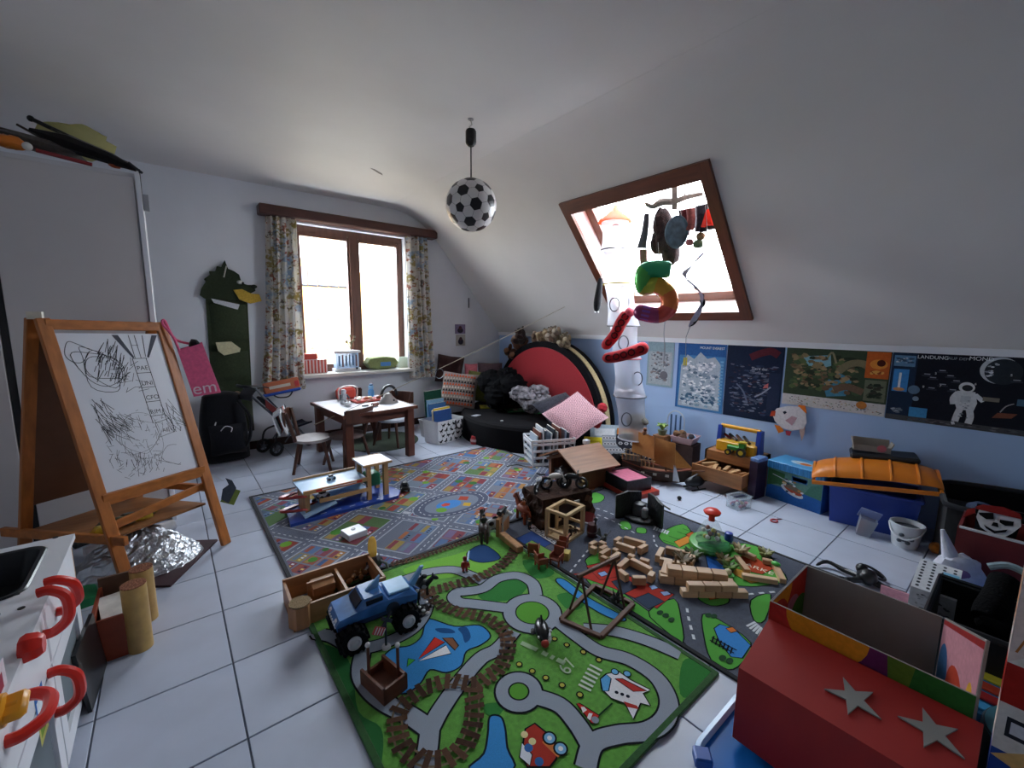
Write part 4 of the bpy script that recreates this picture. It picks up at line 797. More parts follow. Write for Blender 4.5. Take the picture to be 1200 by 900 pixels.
for c, ro in ((zB(290, 270), .135), (zB(235, 590), .085)):
    q = F.q(c); F.lay(); F.disc(q[0], q[1], ro+.008, carpet('15191c'), n=32)
for r_ in roads: F.path(r_, rw, '9aa3b0')
for c, ro, ri in ((zB(290, 270), .135, .075), (zB(235, 590), .085, .034)):
    q = F.q(c); F.lay(); F.disc(q[0], q[1], ro, carpet('9aa3b0'), n=32); F.lay(); F.disc(q[0], q[1], ri+.006, carpet('15191c'), n=32); F.lay(); F.disc(q[0], q[1], ri, carpet('5fa13a'), n=32)
# runway
for a, b in ((zB(245, 393), zB(310, 422)), (zB(330, 432), zB(352, 443)), (zB(365, 449), zB(378, 456)), (zB(390, 461), zB(422, 477))): F.path([a, b], .022, 'a9c49a', 0)
for i in range(6): a, b = zB(478+9*i, 562-16*i), zB(528+9*i, 588-16*i); F.path([a, b], .010, 'c8d4c4', 0)
q = F.q(zB(478, 492)); q2 = F.q(zB(430, 500)); F.lay(); F.text('67', *F.q(zB(436, 526)), .075, carpet('b9cdb0'), rot=ang(F.q(zB(440, 530)), F.q(zB(475, 480))))
for c in ((430, 402), (497, 431), (560, 463), (380, 378), (237, 481), (290, 509), (345, 536), (411, 566), (483, 605)):
    q = F.q(zB(*c)); F.lay(); F.disc(q[0], q[1], .014, carpet('15191c')); F.lay(); F.disc(q[0], q[1], .009, carpet('b5b04a'))
# aeroplane
F.shape([zB(566, 540), zB(590, 520), zB(640, 510), zB(690, 545), zB(770, 585), zB(740, 600), zB(770, 650), zB(730, 640), zB(700, 705), zB(665, 640), zB(610, 620), zB(570, 580)], 'e3e3e6', 0, '16181c', .005); F.shape([zB(566, 542), zB(590, 522), zB(610, 540), zB(600, 590), zB(575, 590)], '5fa8dc', 0, '16181c', .004)
F.shape([zB(625, 540), zB(655, 540), zB(755, 590), zB(700, 592)], 'b83a34', 0, '16181c', .004); F.shape([zB(660, 632), zB(715, 650), zB(722, 665), zB(675, 655)], 'b83a34', 0)
for c in ((632, 596), (655, 604), (678, 612)): q = F.q(zB(*c)); F.lay(); F.disc(q[0], q[1], .007, carpet('202634'))
for c in ((625, 512), (675, 520)): q = F.q(zB(*c)); F.lay(); F.disc(q[0], q[1], .016, carpet('16181c')); F.lay(); F.disc(q[0], q[1], .012, carpet('6fb4e0'))
# cone
F.shape([zB(468, 642), zB(482, 640), zB(562, 690), zB(545, 722), zB(530, 722)], 'c8352c', 0, '15171a', .004); F.shape([zB(487, 655), zB(500, 655), zB(512, 668), zB(495, 680)], 'e8e8e8', 0); F.shape([zB(520, 680), zB(535, 682), zB(525, 710), zB(512, 700)], 'e8e8e8', 0); q = F.q(zB(545, 708)); F.lay(); F.disc(*q, .013, carpet('8f98a4')); F.path([zB(560, 690), zB(615, 640)], .006, '1c3a20', 0)
# red truck
F.shape([zB(262, 745), zB(300, 722), zB(360, 770), zB(400, 830), zB(385, 870), zB(360, 900), zB(270, 900), zB(245, 850)], 'b0392c', 0, '15171a', .006); F.shape([zB(345, 775), zB(410, 840), zB(395, 862), zB(330, 800)], 'cf7a44', 0); F.shape([zB(248, 800), zB(290, 850), zB(280, 895), zB(238, 860)], 'dfe3ea', 0, '15171a', .004)
for c in ((360, 782), (405, 825)): q = F.q(zB(*c)); F.lay(); F.disc(*q, .024, carpet('15171a')); F.lay(); F.disc(*q, .018, carpet('7fb2d8')); F.lay(); F.disc(*q, .008, carpet('e8e8e8'))
for c in ((275, 822), (318, 878)): q = F.q(zB(*c)); F.lay(); F.disc(*q, .014, carpet('3a6aa8'))
F.lay(); F.disc(*F.q(zB(258, 768)), .012, carpet('e8d8a0')); F.disc(*F.q(zB(290, 796)), .012, carpet('e8d8a0'))
F.obj('rug_print', tg)
# railway printed on the rug
F = Floor(tg, .0125); F.z = .0125+.00003*180; F.lim = (gx0+.02, gy0+.02, gx1-.02, gy1-.02)
tracks = [[zA(480, 187), zA(560, 165), zA(640, 140), zA(720, 112), zA(800, 88)], [zA(600, 285), zA(680, 262), zA(760, 240), zA(830, 210), zA(880, 175), zA(905, 145), zA(920, 110)],
          [zA(560, 255), zA(610, 295), zA(650, 330), zA(720, 356), zA(790, 370), zA(845, 395), zA(880, 435), zA(886, 480), zA(865, 540), zA(820, 580), zA(765, 612)],
          [zA(765, 610), zA(690, 598), zA(620, 612), zA(560, 645), zA(505, 700), zA(497, 770), zA(520, 835), zA(585, 878), zA(660, 875), zA(725, 835), zA(760, 765), zA(768, 690), zA(765, 625)]]
for ti, tk in enumerate(tracks):
    g = [F.q(p) for p in tk]; g = [V((p.x, p.y, 0)) for p in crom(g, 8)]; tw_ = .036 if ti else .026
    acc = 0; nx = 0; F.lay()
    for sgn in (-1, 1):
        off = []
        for i in range(len(g)):
            d = (g[min(i+1, len(g)-1)]-g[max(i-1, 0)]).normalized(); off.append(g[i]+V((-d.y, d.x, 0))*sgn*tw_*.45)
        F.line(off, .007, carpet('7a6a52'))
    F.lay()
    for a, b in zip(g[:-1], g[1:]):
        l = (b-a).length; d = (b-a)/max(l, 1e-6); nn = V((-d.y, d.x, 0))
        while nx < acc+l:
            c = a+d*(nx-acc); j = random.uniform(-.008, .008); F.line([c-nn*(tw_*.95)+d*j, c+nn*(tw_*.95)-d*j], .020 if ti else .013, carpet(['4f372a', '5d4232', '432e24'][int(nx*100) % 3])); nx += .034 if ti else .026
        acc += l
F.obj('railway_print', tg)
# --- dark road rug
rx0, ry0, rx1, ry1 = 1.60, .50, 2.755, 2.345
trd = rug('road_play_rug', 'dark grey town play rug printed with green islands and police sign', rx0, ry0, rx1, ry1, '4a5060', '16181d', .007)
F = Floor(trd, .0075); F.lim = (rx0+.02, ry0+.02, rx1-.02, ry1-.02)
def z8(x, y): return (560+x/3, 540+y/3)
def z2(x, y): return (560+x/4.5, 480+y/4.5)
gr = '57a344'
for pts in ([z8(375, 120), z8(410, 110), z8(445, 125), z8(430, 145), z8(375, 148)], [z8(500, 215), z8(530, 215), z8(540, 240), z8(505, 240)], [z8(560, 235), z8(590, 238), z8(590, 255), z8(558, 252)], [z8(640, 255), z8(720, 222), z8(760, 260), z8(800, 290), z8(760, 330), z8(690, 300), z8(650, 285)],
            [z8(380, 345), z8(430, 320), z8(470, 350), z8(440, 380), z8(395, 400), z8(385, 370)], [z8(380, 395), z8(430, 410), z8(560, 500), z8(690, 600), z8(720, 655), z8(640, 610), z8(540, 530), z8(400, 440)], [z8(600, 530), z8(690, 485), z8(715, 560), z8(720, 640), z8(650, 590)],
            [z8(790, 540), z8(850, 560), z8(960, 640), z8(930, 710), z8(880, 735), z8(820, 700), z8(795, 620)], [z8(780, 450), z8(870, 470), z8(880, 500), z8(820, 510), z8(770, 480)], [z8(960, 490), z8(1030, 470), z8(1010, 560), z8(970, 560)], [z8(870, 300), z8(980, 300), z8(1080, 400), z8(1060, 430), z8(920, 440), z8(860, 380)]):
    F.shape(pts, gr, 3, '14181a', .006)
for pts, c in (([z8(130, 275), z8(215, 235), z8(280, 280), z8(190, 325)], '2f4a86'), ([z8(150, 300), z8(190, 280), z8(280, 330), z8(240, 352)], '7aa850'), ([z8(330, 400), z8(470, 380), z8(690, 470), z8(630, 520), z8(480, 450)], 'b0382e'), ([z8(380, 370), z8(470, 350), z8(530, 400), z8(430, 420)], 'b0382e'), ([z8(470, 425), z8(520, 410), z8(560, 445), z8(510, 470)], '3d4456'), ([z8(550, 485), z8(600, 465), z8(655, 495), z8(600, 522)], '39465c'),
              ([z8(420, 395), z8(445, 388), z8(460, 400), z8(435, 408)], '8aa6d8'), ([z8(600, 440), z8(620, 436), z8(635, 448), z8(612, 454)], '9ab4e0'), ([z8(640, 462), z8(665, 458), z8(680, 470), z8(655, 476)], '9ab4e0'), ([z8(830, 590), z8(850, 575), z8(900, 590), z8(960, 650), z8(930, 695), z8(890, 690), z8(850, 640)], '3f86cc'), ([z8(800, 335), z8(850, 320), z8(890, 360), z8(860, 400), z8(810, 380)], '2f6ac0'),
              ([z8(690, 285), z8(740, 262), z8(760, 280), z8(710, 305)], 'd08a3a'), ([z8(730, 260), z8(755, 248), z8(765, 262), z8(745, 272)], 'b85a30'), ([z8(800, 460), z8(840, 468), z8(845, 485), z8(815, 490)], 'c0703a'), ([z8(900, 340), z8(960, 330), z8(1040, 380), z8(1000, 400), z8(930, 385)], 'b84a2c'), ([z8(880, 372), z8(930, 385), z8(1000, 425), z8(960, 432), z8(900, 400)], 'd8a24a'), ([z8(872, 590), z8(895, 585), z8(912, 600), z8(890, 606)], 'd87a3a'), ([z8(365, 180), z8(390, 175), z8(410, 190), z8(380, 205)], 'b8403a')):
    F.shape(pts, c, 0, '16181c', .005)
s0, s1, s2, s3 = (617.5, 619), (622, 613.5), (655, 632), (649.5, 638.5); F.shape([s0, s1, s2, s3], 'e4e6ea', 0, '15171a', .004)
F.obj('rug_print', trd); F2 = Floor(trd, .0075); F2.z = F.z; q0, q1, q2 = V(F.q(s0)), V(F.q(s3)), V(F.q(s1)); ud = (q1-q0).normalized(); vd = V((-ud.y, ud.x)); hh = (q2-q0).dot(vd); qs = q0+(q1-q0)*.06+vd*hh*.2; F2.lay(); F2.text('POLICE', qs.x, qs.y, hh*.85, carpet('15171c'), rot=ang(q0, q1), fit=(q1-q0).length*.86)
F2.obj('police_lettering', trd); F2 = Floor(trd, .0075); F2.z = F.z+.0001; q0, q1 = F.q(z8(935, 362)), F.q(z8(1025, 395)); F2.lay(); F2.text('MARKET', F.q(z8(905, 355))[0], F.q(z8(905, 355))[1], .05, carpet('f0e4d0'), rot=ang(q0, q1), sx=1.2)
F2.obj('market_lettering', trd); z_ = F.z+.0001; F = Floor(trd, .0075); F.z = z_; F.lim = (rx0+.02, ry0+.02, rx1-.02, ry1-.02)
def dashes(pts, w_=.010, on=.03, off=.03): g = [F.q(p) for p in pts]; F.lay(); F.dash(F.clip(g), w_, carpet('d8dce2'), on, off)
dashes([z8(735, 520), z8(742, 560), z8(758, 620)], .012); dashes([z8(950, 470), z8(1040, 462)], .012); dashes([z8(618, 262), z8(622, 290), z8(640, 310)], .010); dashes([z8(310, 400), z8(350, 360), z8(385, 318)], .010); dashes([z8(420, 190), z8(480, 215), z8(560, 260)], .009); dashes([z8(390, 160), z8(440, 175), z8(490, 195)], .009)
for i in range(6): F.path([z8(625+9*i, 232+3*i), z8(618+9*i, 244+3*i)], .012, 'd8dce2', 0)
for i in range(6): F.path([z8(945+11*i, 583+9*i-16*(i > 9)), z8(975+7*i, 568+6*i)], .010, 'd8dce2', 0)
for a, b in ((z8(822, 622), z8(910, 668)), (z8(815, 632), z8(900, 678))): F.path([a, b], .006, '14181c', 0)
for i in range(6): F.path([z8(830+13*i, 618+8*i), z8(822+13*i, 640+8*i)], .006, '14181c', 0)
for a in ((640, 535), (660, 545), (680, 560), (810, 545), (830, 548), (860, 695), (885, 705)): F.lay(); F.disc(*F.q(z8(*a)), .02, carpet('2a4a30'), .012)
for a in ((650, 280), (670, 265), (700, 250), (720, 240)): F.path([z8(*a), z8(a[0]+40, a[1]+14)], .005, '1d3a1c', 0)
F.obj('road_marking_print', trd)['kind'] = 'stuff'
# --- big town rug
sx0, sy0, sx1, sy1 = .395, 2.14, 2.72, 3.72
tt = rug('town_play_rug', 'large colourful city map play rug in front of the kids table', sx0, sy0, sx1, sy1, '5d6478', '1c1f27', .005); tt.location.z = .0078
k = Ink(tr(-V((tt.location.x, tt.location.y, 0)))); k.z = .0055; rr = random.Random(21); W_, Hh = sx1-sx0, sy1-sy0
def inr(p): return sx0+.03 < p[0] < sx1-.03 and sy0+.03 < p[1] < sy1-.03
cols = ['94483f', '84404a', 'a06648', 'a87c4c', '4a6490', '5f78a0', '76808f', '8a4c56', '9a5a4c', '6a82a2', '7a6a8a', '9c8850', '6f7f90', '5f6f84']
# street grid set at an angle: blocks between the streets
ga = R(33); ux_, uy_ = (math.cos(ga), math.sin(ga)), (-math.sin(ga), math.cos(ga)); BS, BT = .45, .35; cx0, cy0 = (sx0+sx1)/2, (sy0+sy1)/2
def G(i, j): return (cx0+ux_[0]*i+uy_[0]*j, cy0+ux_[1]*i+uy_[1]*j)
def clipq(pts):
    out = list(pts)
    for ax_, lo, hi in ((0, sx0+.03, sx1-.03), (1, sy0+.03, sy1-.03)):
        for sgn, lim in ((1, lo), (-1, -hi)):
            res = []
            for i in range(len(out)):
                p, q = out[i], out[(i+1) % len(out)]; a, b = sgn*p[ax_]-lim, sgn*q[ax_]-lim
                if a >= 0: res.append(p)
                if (a >= 0) != (b >= 0): t_ = a/(a-b); res.append((p[0]+(q[0]-p[0])*t_, p[1]+(q[1]-p[1])*t_))
            out = res
            if not out: return []
    return out
def quad(i0, j0, i1, j1, c):
    g = clipq([G(i0, j0), G(i1, j0), G(i1, j1), G(i0, j1)])
    if len(g) > 2: k.pg(g, carpet(c))
blocks = []
for bi in range(-4, 4):
    for bj in range(-5, 5):
        i0, j0 = bi*BS+.035+rr.uniform(-.03, .03), bj*BT+.035; i1, j1 = i0+BS-.085, j0+BT-.085; blocks.append((i0, j0, i1, j1))
for b in blocks: quad(b[0]-.010, b[1]-.010, b[2]+.010, b[3]+.010, 'a6adba')
k.lay()
for b in blocks: quad(*b, rr.choice(['6b7180', '75808e', '5d7a50', '7a7f8c', '4f6f9a']))
k.lay()
for b in blocks:
    n1, n2 = rr.choice([(3, 2), (4, 3), (4, 2), (3, 3), (5, 2)]); dw, dh = (b[2]-b[0])/n1, (b[3]-b[1])/n2
    for a in range(n1):
        for c in range(n2):
            if rr.random() < .14: continue
            cc = rr.choice(cols); x0, y0 = b[0]+a*dw+.006, b[1]+c*dh+.006; x1, y1 = x0+dw-.012, y0+dh-.012; z = k.z
            quad(x0, y0, x1, y1, cc); k.z = z+.00003; quad(x0+.006, y0+dh*.45, x1-.006, y1-.006, cols[(cols.index(cc)+rr.randint(1, 4)) % len(cols)])
            k.z = z+.00006
            if rr.random() < .6:
                for s_ in range(3): quad(x0+.012+s_*.022, y0+.012, x0+.024+s_*.022, y0+.03, rr.choice(['d8dce4', '2c3448', 'e0c878']))
            k.z = z
k.z += .0001
for b in blocks:
    for _ in range(3):
        p = G(rr.uniform(b[0], b[2]), rr.uniform(b[1], b[3]))
        if inr(p) and rr.random() < .5: k.disc(*p, .02+.02*rr.random(), carpet(rr.choice(['4f8a3c', '6f9f3a', '3c6e3a'])), n=9)
k.lay()
for bi in range(-5, 6):
    for s_ in range(-40, 40):
        p, q = G(bi*BS-.025, s_*.045), G(bi*BS-.025, s_*.045+.022)
        if inr(p) and inr(q): k.line([p, q], .006, carpet('d5d9e0'))
for bj in range(-6, 7):
    for s_ in range(-50, 50):
        p, q = G(s_*.045, bj*BT-.008), G(s_*.045+.022, bj*BT-.008)
        if inr(p) and inr(q): k.line([p, q], .006, carpet('d5d9e0'))
for _ in range(26):
    bi, bj = rr.randint(-4, 4), rr.randint(-5, 5)
    for s_ in range(5):
        p, q = G(bi*BS+.04, bj*BT-.03+s_*.011), G(bi*BS+.075, bj*BT-.03+s_*.011)
        if inr(p) and inr(q): k.line([p, q], .006, carpet('dde0e6'))
k.z += .0001
# ring road with a blue park in the middle
q = P(530, 592); ring = [(q.x+.24*math.cos(a*math.pi/10)*1.3, q.y+.20*math.sin(a*math.pi/10)) for a in range(20)]; k.pg(ring, carpet('a6adba')); k.lay(); k.pg([(q.x+.235*math.cos(a*math.pi/10)*1.3, q.y+.195*math.sin(a*math.pi/10)) for a in range(20)], carpet('555c70')); k.lay(); k.dash(ring and [(q.x+.20*math.cos(a*math.pi/10)*1.3, q.y+.165*math.sin(a*math.pi/10)) for a in range(21)], .006, carpet('d5d9e0'), .022, .022, 3); k.lay()
k.pg([(q.x+.17*math.cos(a*math.pi/10)*1.3, q.y+.135*math.sin(a*math.pi/10)) for a in range(20)], carpet('7b8494')); k.lay(); k.disc(q.x-.03, q.y, .10, carpet('4a86c8'), .07); k.disc(q.x+.12, q.y+.03, .05, carpet('b04a3a'), .05, n=4); k.disc(q.x-.12, q.y-.05, .04, carpet('6fa03c')); k.disc(q.x+.08, q.y-.08, .04, carpet('c8a23c'), n=4); k.lay(); k.disc(q.x-.05, q.y+.01, .04, carpet('c04a3c'), .03, n=5)
k.obj('rug_print', tt)
# ================================================================ corner seat, plush, pillows
bkc = mat('0b0a0f', .85, .1, 60, bump=.2, bs=300); BX, BY, BR = 3.64, 3.90, 1.02
t = T('round_futon', 'black round floor couch with big red half round backrest', 'couch', (BX, BY, 0))
def half(r, n=28): return [(r*math.cos(math.pi/2+math.pi*i/n), r*math.sin(math.pi/2+math.pi*i/n)) for i in range(n+1)]
m = MB(); pts = half(BR); pr_ = [(1, 0.0), (1, .24), (.985, .27), (.95, .285)]
for (r0, z0), (r1, z1) in zip(pr_[:-1], pr_[1:]):
    n_ = len(pts); m.add([(x*r0, y*r0, z0) for x, y in pts]+[(x*r1, y*r1, z1) for x, y in pts], [(i, i+1, n_+i+1, n_+i) for i in range(n_-1)], bkc, True)
m.prism([(x*.95, y*.95) for x, y in pts], .2, .285, bkc); m.obj('seat', t)
def bk(name, x0, x1, r, mt, r2=None, zc=.16):
    n_ = 36; m = MB(); TT = Matrix(((0, 0, 1, 0), (1, 0, 0, 0), (0, 1, 0, zc), (0, 0, 0, 1))); a = [(r*math.cos(math.pi*i/n_), r*math.sin(math.pi*i/n_)) for i in range(n_+1)]
    m.prism(a, x0, x1, mt, T=TT); return m.obj(name, t)
bk('backrest_face', -.015, .02, .91, fab('a32a33', v=.06)); bk('inner_piping', 0, .06, .985, bkc); bk('cream_band', .06, .13, .995, fab('c9b588')); bk('outer_shell', .13, .20, 1.0, bkc)
def bear(label, loc, rz, s=1, c='8a6a4e', c2='b39676', pitch=0, cat='plush bear', ears=True):
    t = T('plush_bear', label, cat, loc, rz, 'plush animals on the red backrest', rot=(pitch, 0, rz)); f = fab(c, v=.25, s=90, bump=.6); g = fab(c2, v=.2, s=90, bump=.6)
    m = MB(); m.ball((0, 0, .09*s), (.075*s, .06*s, .09*s), f, 14, nz=.08); m.obj('body', t)
    h = MB(); h.ball((0, -.02*s, .21*s), (.072*s, .066*s, .066*s), f, 14, nz=.06); h = h.obj('head', t)
    m = MB(); m.ball((0, -.08*s, .195*s), (.034*s, .03*s, .026*s), g, 10); m.obj('muzzle', h); m = MB(); m.ball((0, -.108*s, .203*s), .011*s, pl('1a1210'), 8); m.obj('nose', h)
    for i in (-1, 1):
        m = MB(); m.ball((i*.027*s, -.078*s, .23*s), .009*s, pl('0e0b0a', .2), 8); m.obj('eye', h)
        if ears: m = MB(); m.ball((i*.058*s, -.01*s, .265*s), (.028*s, .014*s, .028*s), f, 10); m.obj('ear', h)
        m = MB(); m.ball((i*.085*s, -.035*s, .12*s), (.028*s, .03*s, .062*s), f, 10, rot=(25, i*22, 0)); m.obj('arm', t); m = MB(); m.ball((i*.05*s, -.085*s, .035*s), (.036*s, .065*s, .034*s), f, 10); m.ball((i*.05*s, -.145*s, .04*s), (.034*s, .014*s, .036*s), g, 10); m.obj('leg', t)
    return t
def onarc(deg, up=0): a = R(deg); return V((BX+.03, BY+math.cos(a)*(1.0+up), .16+math.sin(a)*(1.0+up)))
def lay_bear(lb, deg, up, s, c, c2, rot):
    o = bear(lb, onarc(deg, up-.02), 0, s*.85, c, c2); o.rotation_euler = [R(a) for a in rot]; return o
lay_bear('dark brown plush dog drooping over the far end of the red backrest', 45, .02, 1.25, '5a3b2c', '8a6248', (-35, 30, -70)); lay_bear('brown curly plush bear lying among the plush on the backrest', 58, .04, 1.2, '7a5444', 'a98a72', (-60, 10, -50)); lay_bear('very dark brown plush animal behind the curly bear', 66, .05, 1.1, '3f3230', '5d4a44', (-30, -40, -80))
lay_bear('mid brown plush bear lying on top of the red backrest', 78, .0, 1.0, '7c6252', 'a58c78', (-62, 30, -60)); lay_bear('large tan plush bear slumped on top of the red backrest', 90, -.03, 1.15, '9a8262', 'b8a284', (-58, -12, -62)); lay_bear('pale beige plush bear sliding down the backrest edge', 103, .03, 1.15, '8d7a68', 'b5a696', (-50, -35, -50)); lay_bear('grey tan plush bear hanging at the cream band', 113, .02, .95, '8a7a62', 'a89a82', (-40, -30, -60))
# pillows
def pillow(label, px, py, z, w_, d_, h_, mt, rot, name='pillow', cat='pillow', n=12, dx=(0, 0, 0), at=None, face=None):
    p = at if at is not None else P(px, py, z)+V(dx); t = T(name, label, cat, p, group=None, rot=rot)
    if face:      # upper side turned to a direction, spun in its own plane
        nn = V(face[0]).normalized(); t.matrix_world = tr(p) @ nn.to_track_quat('Z', 'Y').to_matrix().to_4x4() @ rotm(0, 0, face[1])
    m = MB(); m.cushion(w_, d_, h_, mt, n=n); m.obj('cover', t); return t, p
def patt(fn, w_, d_, h_, t, name='woven_pattern'):
    """print that follows the upper side of a cushion"""
    k = Ink(); k.z = 0
    def zz(x, y):
        u, v = 2*x/w_, 2*y/d_; e = max(0, (1-u*u)*(1-v*v))**.35; return h_/2*e*(1+.1*noise.noise(V((u*2+w_*9, v*2, 2+d_*7))))+.003
    fn(k); k.v = [(x, y, zz(x, y)) for x, y, z in k.v]; k.obj(name, t)
t, p = pillow('pillow with rows of orange, black and grey triangles', 537, 470, .30, .46, .46, .13, fab('8d8480'), (66, 6, -40), at=PY(538, 457, 4.62))
def tri(k):
    cs = ['c9532a', '26262c', 'b9b0a8', 'c9532a', '1f2026', 'd2c8be']
    for r_ in range(10):
        for c in range(11):
            x, y = -.205+c*.037, -.20+r_*.04; k.pg([(x, y), (x+.032, y), (x+.016, y+.034)], cs[r_ % 6])
patt(tri, .46, .46, .13, t)
pillow('dark brown plush cushion leaning in the corner behind the patterned pillow', 0, 0, 0, .36, .38, .14, fab('3a2423'), (75, 8, -30), at=PY(527, 431, 5.0)+V((0, 0, -.02))); pillow('pink cushion peeping out behind the olive cushion', 0, 0, 0, .18, .28, .1, fab('c9707c'), (80, 0, -35), at=PY(552, 438, 4.85)); pillow('olive green cushion standing beside the patterned pillow', 0, 0, 0, .34, .40, .12, fab('5d5c26'), (75, 5, -45), at=PY(562, 453, 4.55)); pillow('grey mauve cushion behind the black furry cushion', 0, 0, 0, .34, .26, .12, fab('5a4a52'), (75, 0, -40), at=PY(574, 436, 4.72))
# black furry blanket heap
m = MB(); c = PX(588, 456, 3.22)
for i, (dx, dy, dz, r_) in enumerate(((0, 0, 0, .22), (.05, -.14, .02, .2), (-.08, .12, .08, .17), (.05, .1, -.06, .2), (-.10, -.06, -.08, .17), (.1, -.2, -.06, .16), (.08, .0, .12, .16))): m.ball(c+V((dx, dy, dz)), (r_, r_*.9, r_*.9), mat('06070b', .95, .3, 60, bump=.6, bs=200), 24, nz=.28, ns=5)
tag(m.obj('black_fur_throw'), 'black furry throw heaped on the couch against the red backrest', 'throw')
m = MB(); c = PX(620, 466, 3.22); camo = mat('77747a', .95, .85, 22, bump=.3, bs=200)
for dx, dy, dz, r_ in ((0, 0, 0, .15), (.06, -.14, -.05, .14), (-.05, .1, 0.04, .12), (.1, -.05, .06, .12), (.08, -.24, -.08, .1), (.0, -.08, -.06, .14)): m.ball(c+V((dx, dy, dz)), (r_, r_, r_*.75), camo, 20, nz=.3, ns=4)
tag(m.obj('camo_blanket'), 'crumpled grey and white camouflage blanket on the black couch', 'blanket')
pillow('dark blue grey patterned pillow under the pink pillow', 652, 486, .29, .46, .42, .12, fab('2a2a36', v=.5, s=40), (0, 0, 0), at=PX(655, 478, 3.30), face=((-.3, -.35, .9), 30))
t, p = pillow('pink and white diamond patterned pillow on the couch edge', 672, 492, .29, .50, .46, .13, fab('e0b4bd', v=.1), (0, 0, 0), at=PX(674, 487, 3.18), face=((-.45, -.5, .85), 40))
def dia(k):
    for i in range(13):
        for j in range(12):
            x, y = -.225+i*.0375, -.205+j*.0375; k.line([(x-.013, y), (x, y+.013), (x+.013, y), (x, y-.013)], .004, '7e4452', 0, True); k.disc(x+.0187, y+.0187, .0055, '6a3444', n=6)
patt(dia, .50, .46, .13, t)
m = MB(); p = PX(706, 478, 3.5); m.box(p, (.10, .10, .1), fab('b02a36'), (10, 20, 30), bev=.03); p = PX(700, 496, 3.4); m.box(p, (.08, .08, .1), fab('b02a36'), (20, 10, 40), bev=.02); tag(m.obj('red_cushion'), 'bright red cushion corner behind the pink patterned pillow', 'cushion')
def book(label, px, py, z, w_, h_, c, rz, th=.012, name='book', rot=None, cat='book', deco=None):
    p = P(px, py, z); t = T(name, label, cat, (p.x, p.y, z), rot=rot or (0, 0, rz)); m = MB(); m.box((0, 0, th/2), (w_, h_, th), pr(c), bev=.001); m.obj('cover', t); m = MB(); m.box((.002, 0, th/2), (w_+.002, h_-.01, th*.7), pr('e6e2d6')); m.obj('pages', t)
    if deco: k = Ink(tr(0, 0, th+.0003)); deco(k, w_, h_); k.obj('cover_print', t)
    return t
def stripes(c1, c2=None):
    def f(k, w_, h_):
        k.rect(-w_*.35, h_*.15, w_*.35, h_*.38, c1); k.disc(0, -h_*.12, w_*.25, c2 or c1); k.lay(); k.disc(-w_*.1, -h_*.1, w_*.1, 'e8e4da')
    return f
book('open yellow green magazine lying on the black couch', 576, 477, .287, .30, .20, 'a9a53a', -30, deco=stripes('c8c878')); book('flat green book lying beside the camouflage blanket', 606, 481, .287, .28, .2, '2f6a48', -25, deco=stripes('78a888')); book('grey card lying at the couch edge', 558, 487, .287, .10, .07, '9a9ca6', 20, .004, cat='card')
book('pink card lying by the patterned pillow', 536, 474, .287, .16, .12, 'cf9aa0', 10, .006, cat='card'); book('red green magazine under the camouflage blanket', 632, 483, .287, .2, .16, '3f8a52', -15, deco=stripes('b83a3a'))
m = MB(); p = P(588, 494, .285); m.ball((p.x, p.y, .293), (.022, .015, .008), pl('d0d0d4'), 8); tag(m.obj('white_scrap'), 'small white scrap on the front of the black couch', 'scrap')
# book tubs left of the couch
p = P(523, 519); t = T('cat_print_basket', 'white fabric basket printed with black cats', 'basket', (p.x+.03, p.y+.12, 0), 12); m = MB(); wf = fab('d9d9dc', v=.05)
m.grid(lambda u, v: ((.185+.02*v)*max(-1, min(1, 1.35*math.cos(2*math.pi*u))), (.125+.015*v)*max(-1, min(1, 1.35*math.sin(2*math.pi*u))), .005+.265*v), 32, 4, wf, True); m.box((0, 0, .01), (.34, .22, .012), wf); m.obj('body', t)
k = Ink(); rr = random.Random(11)
for i in range(5):
    for j in range(4):
        x, z = -.15+.075*i+.03*(j % 2), .035+.062*j; y = -.128-.015*z/.27-.002; k2 = Ink(tr(x, y, z) @ rotm(90, 0, rr.uniform(-8, 8)) @ rotm(0, 0, rr.uniform(-60, 60))); k2.disc(0, 0, .018, '17171b', .011); k2.disc(.018, .010, .010, '17171b'); k2.line([(-.015, 0), (-.03, .02)], .006, '17171b'); k2.line([(-.01, -.005), (-.012, -.022)], .006, '17171b'); k2.line([(.01, -.005), (.012, -.022)], .006, '17171b'); k2.obj('cat_print', t)
m = MB(); m.tube(crom([(.06, -.146, .25), (.07, -.16, .17), (.12, -.165, .15), (.155, -.16, .18), (.16, -.146, .25)], 4), .009, pl('18181c'), 6); m.obj('handle', t)
for i, (c, h) in enumerate((('2f4f86', .36), ('c9a932', .38), ('3f6f9a', .33), ('d8d4c8', .35), ('7a8fb8', .31), ('3d5a88', .34))):
    b0 = T('book', ['dark blue', 'yellow', 'steel blue', 'cream', 'pale blue', 'navy'][i]+' picture book standing in the cat print basket', 'book', (p.x+.03-.02+.028*(i-2)*.3, p.y+.12-.075+.03*i, .02), 12, 'books in the cat print basket'); m = MB(); m.box((0, 0, h/2), (.26-.02*(i % 3), .016, h), pr(c), (-6, 0, 0), bev=.002); m.obj('cover', b0); m = MB(); m.box((0, .0, h/2+.002), (.25-.02*(i % 3), .010, h), pr('e3dfd2'), (-6, 0, 0)); m.obj('pages', b0)
p2 = P(503, 515); t = T('grey_basket', 'pale grey plastic basket behind the cat print basket', 'basket', (p2.x+.1, p2.y+.12, 0), 12); m = MB(); gpl = pl('b5b4b8'); m.lathe([(.14, 0), (.17, .2), (.18, .2), (.18, .21), (.165, .21), (.135, .012), (0, .012)], gpl, 4, T=rotm(0, 0, 45), sx=1.1, sy=.9); m.obj('tub', t)
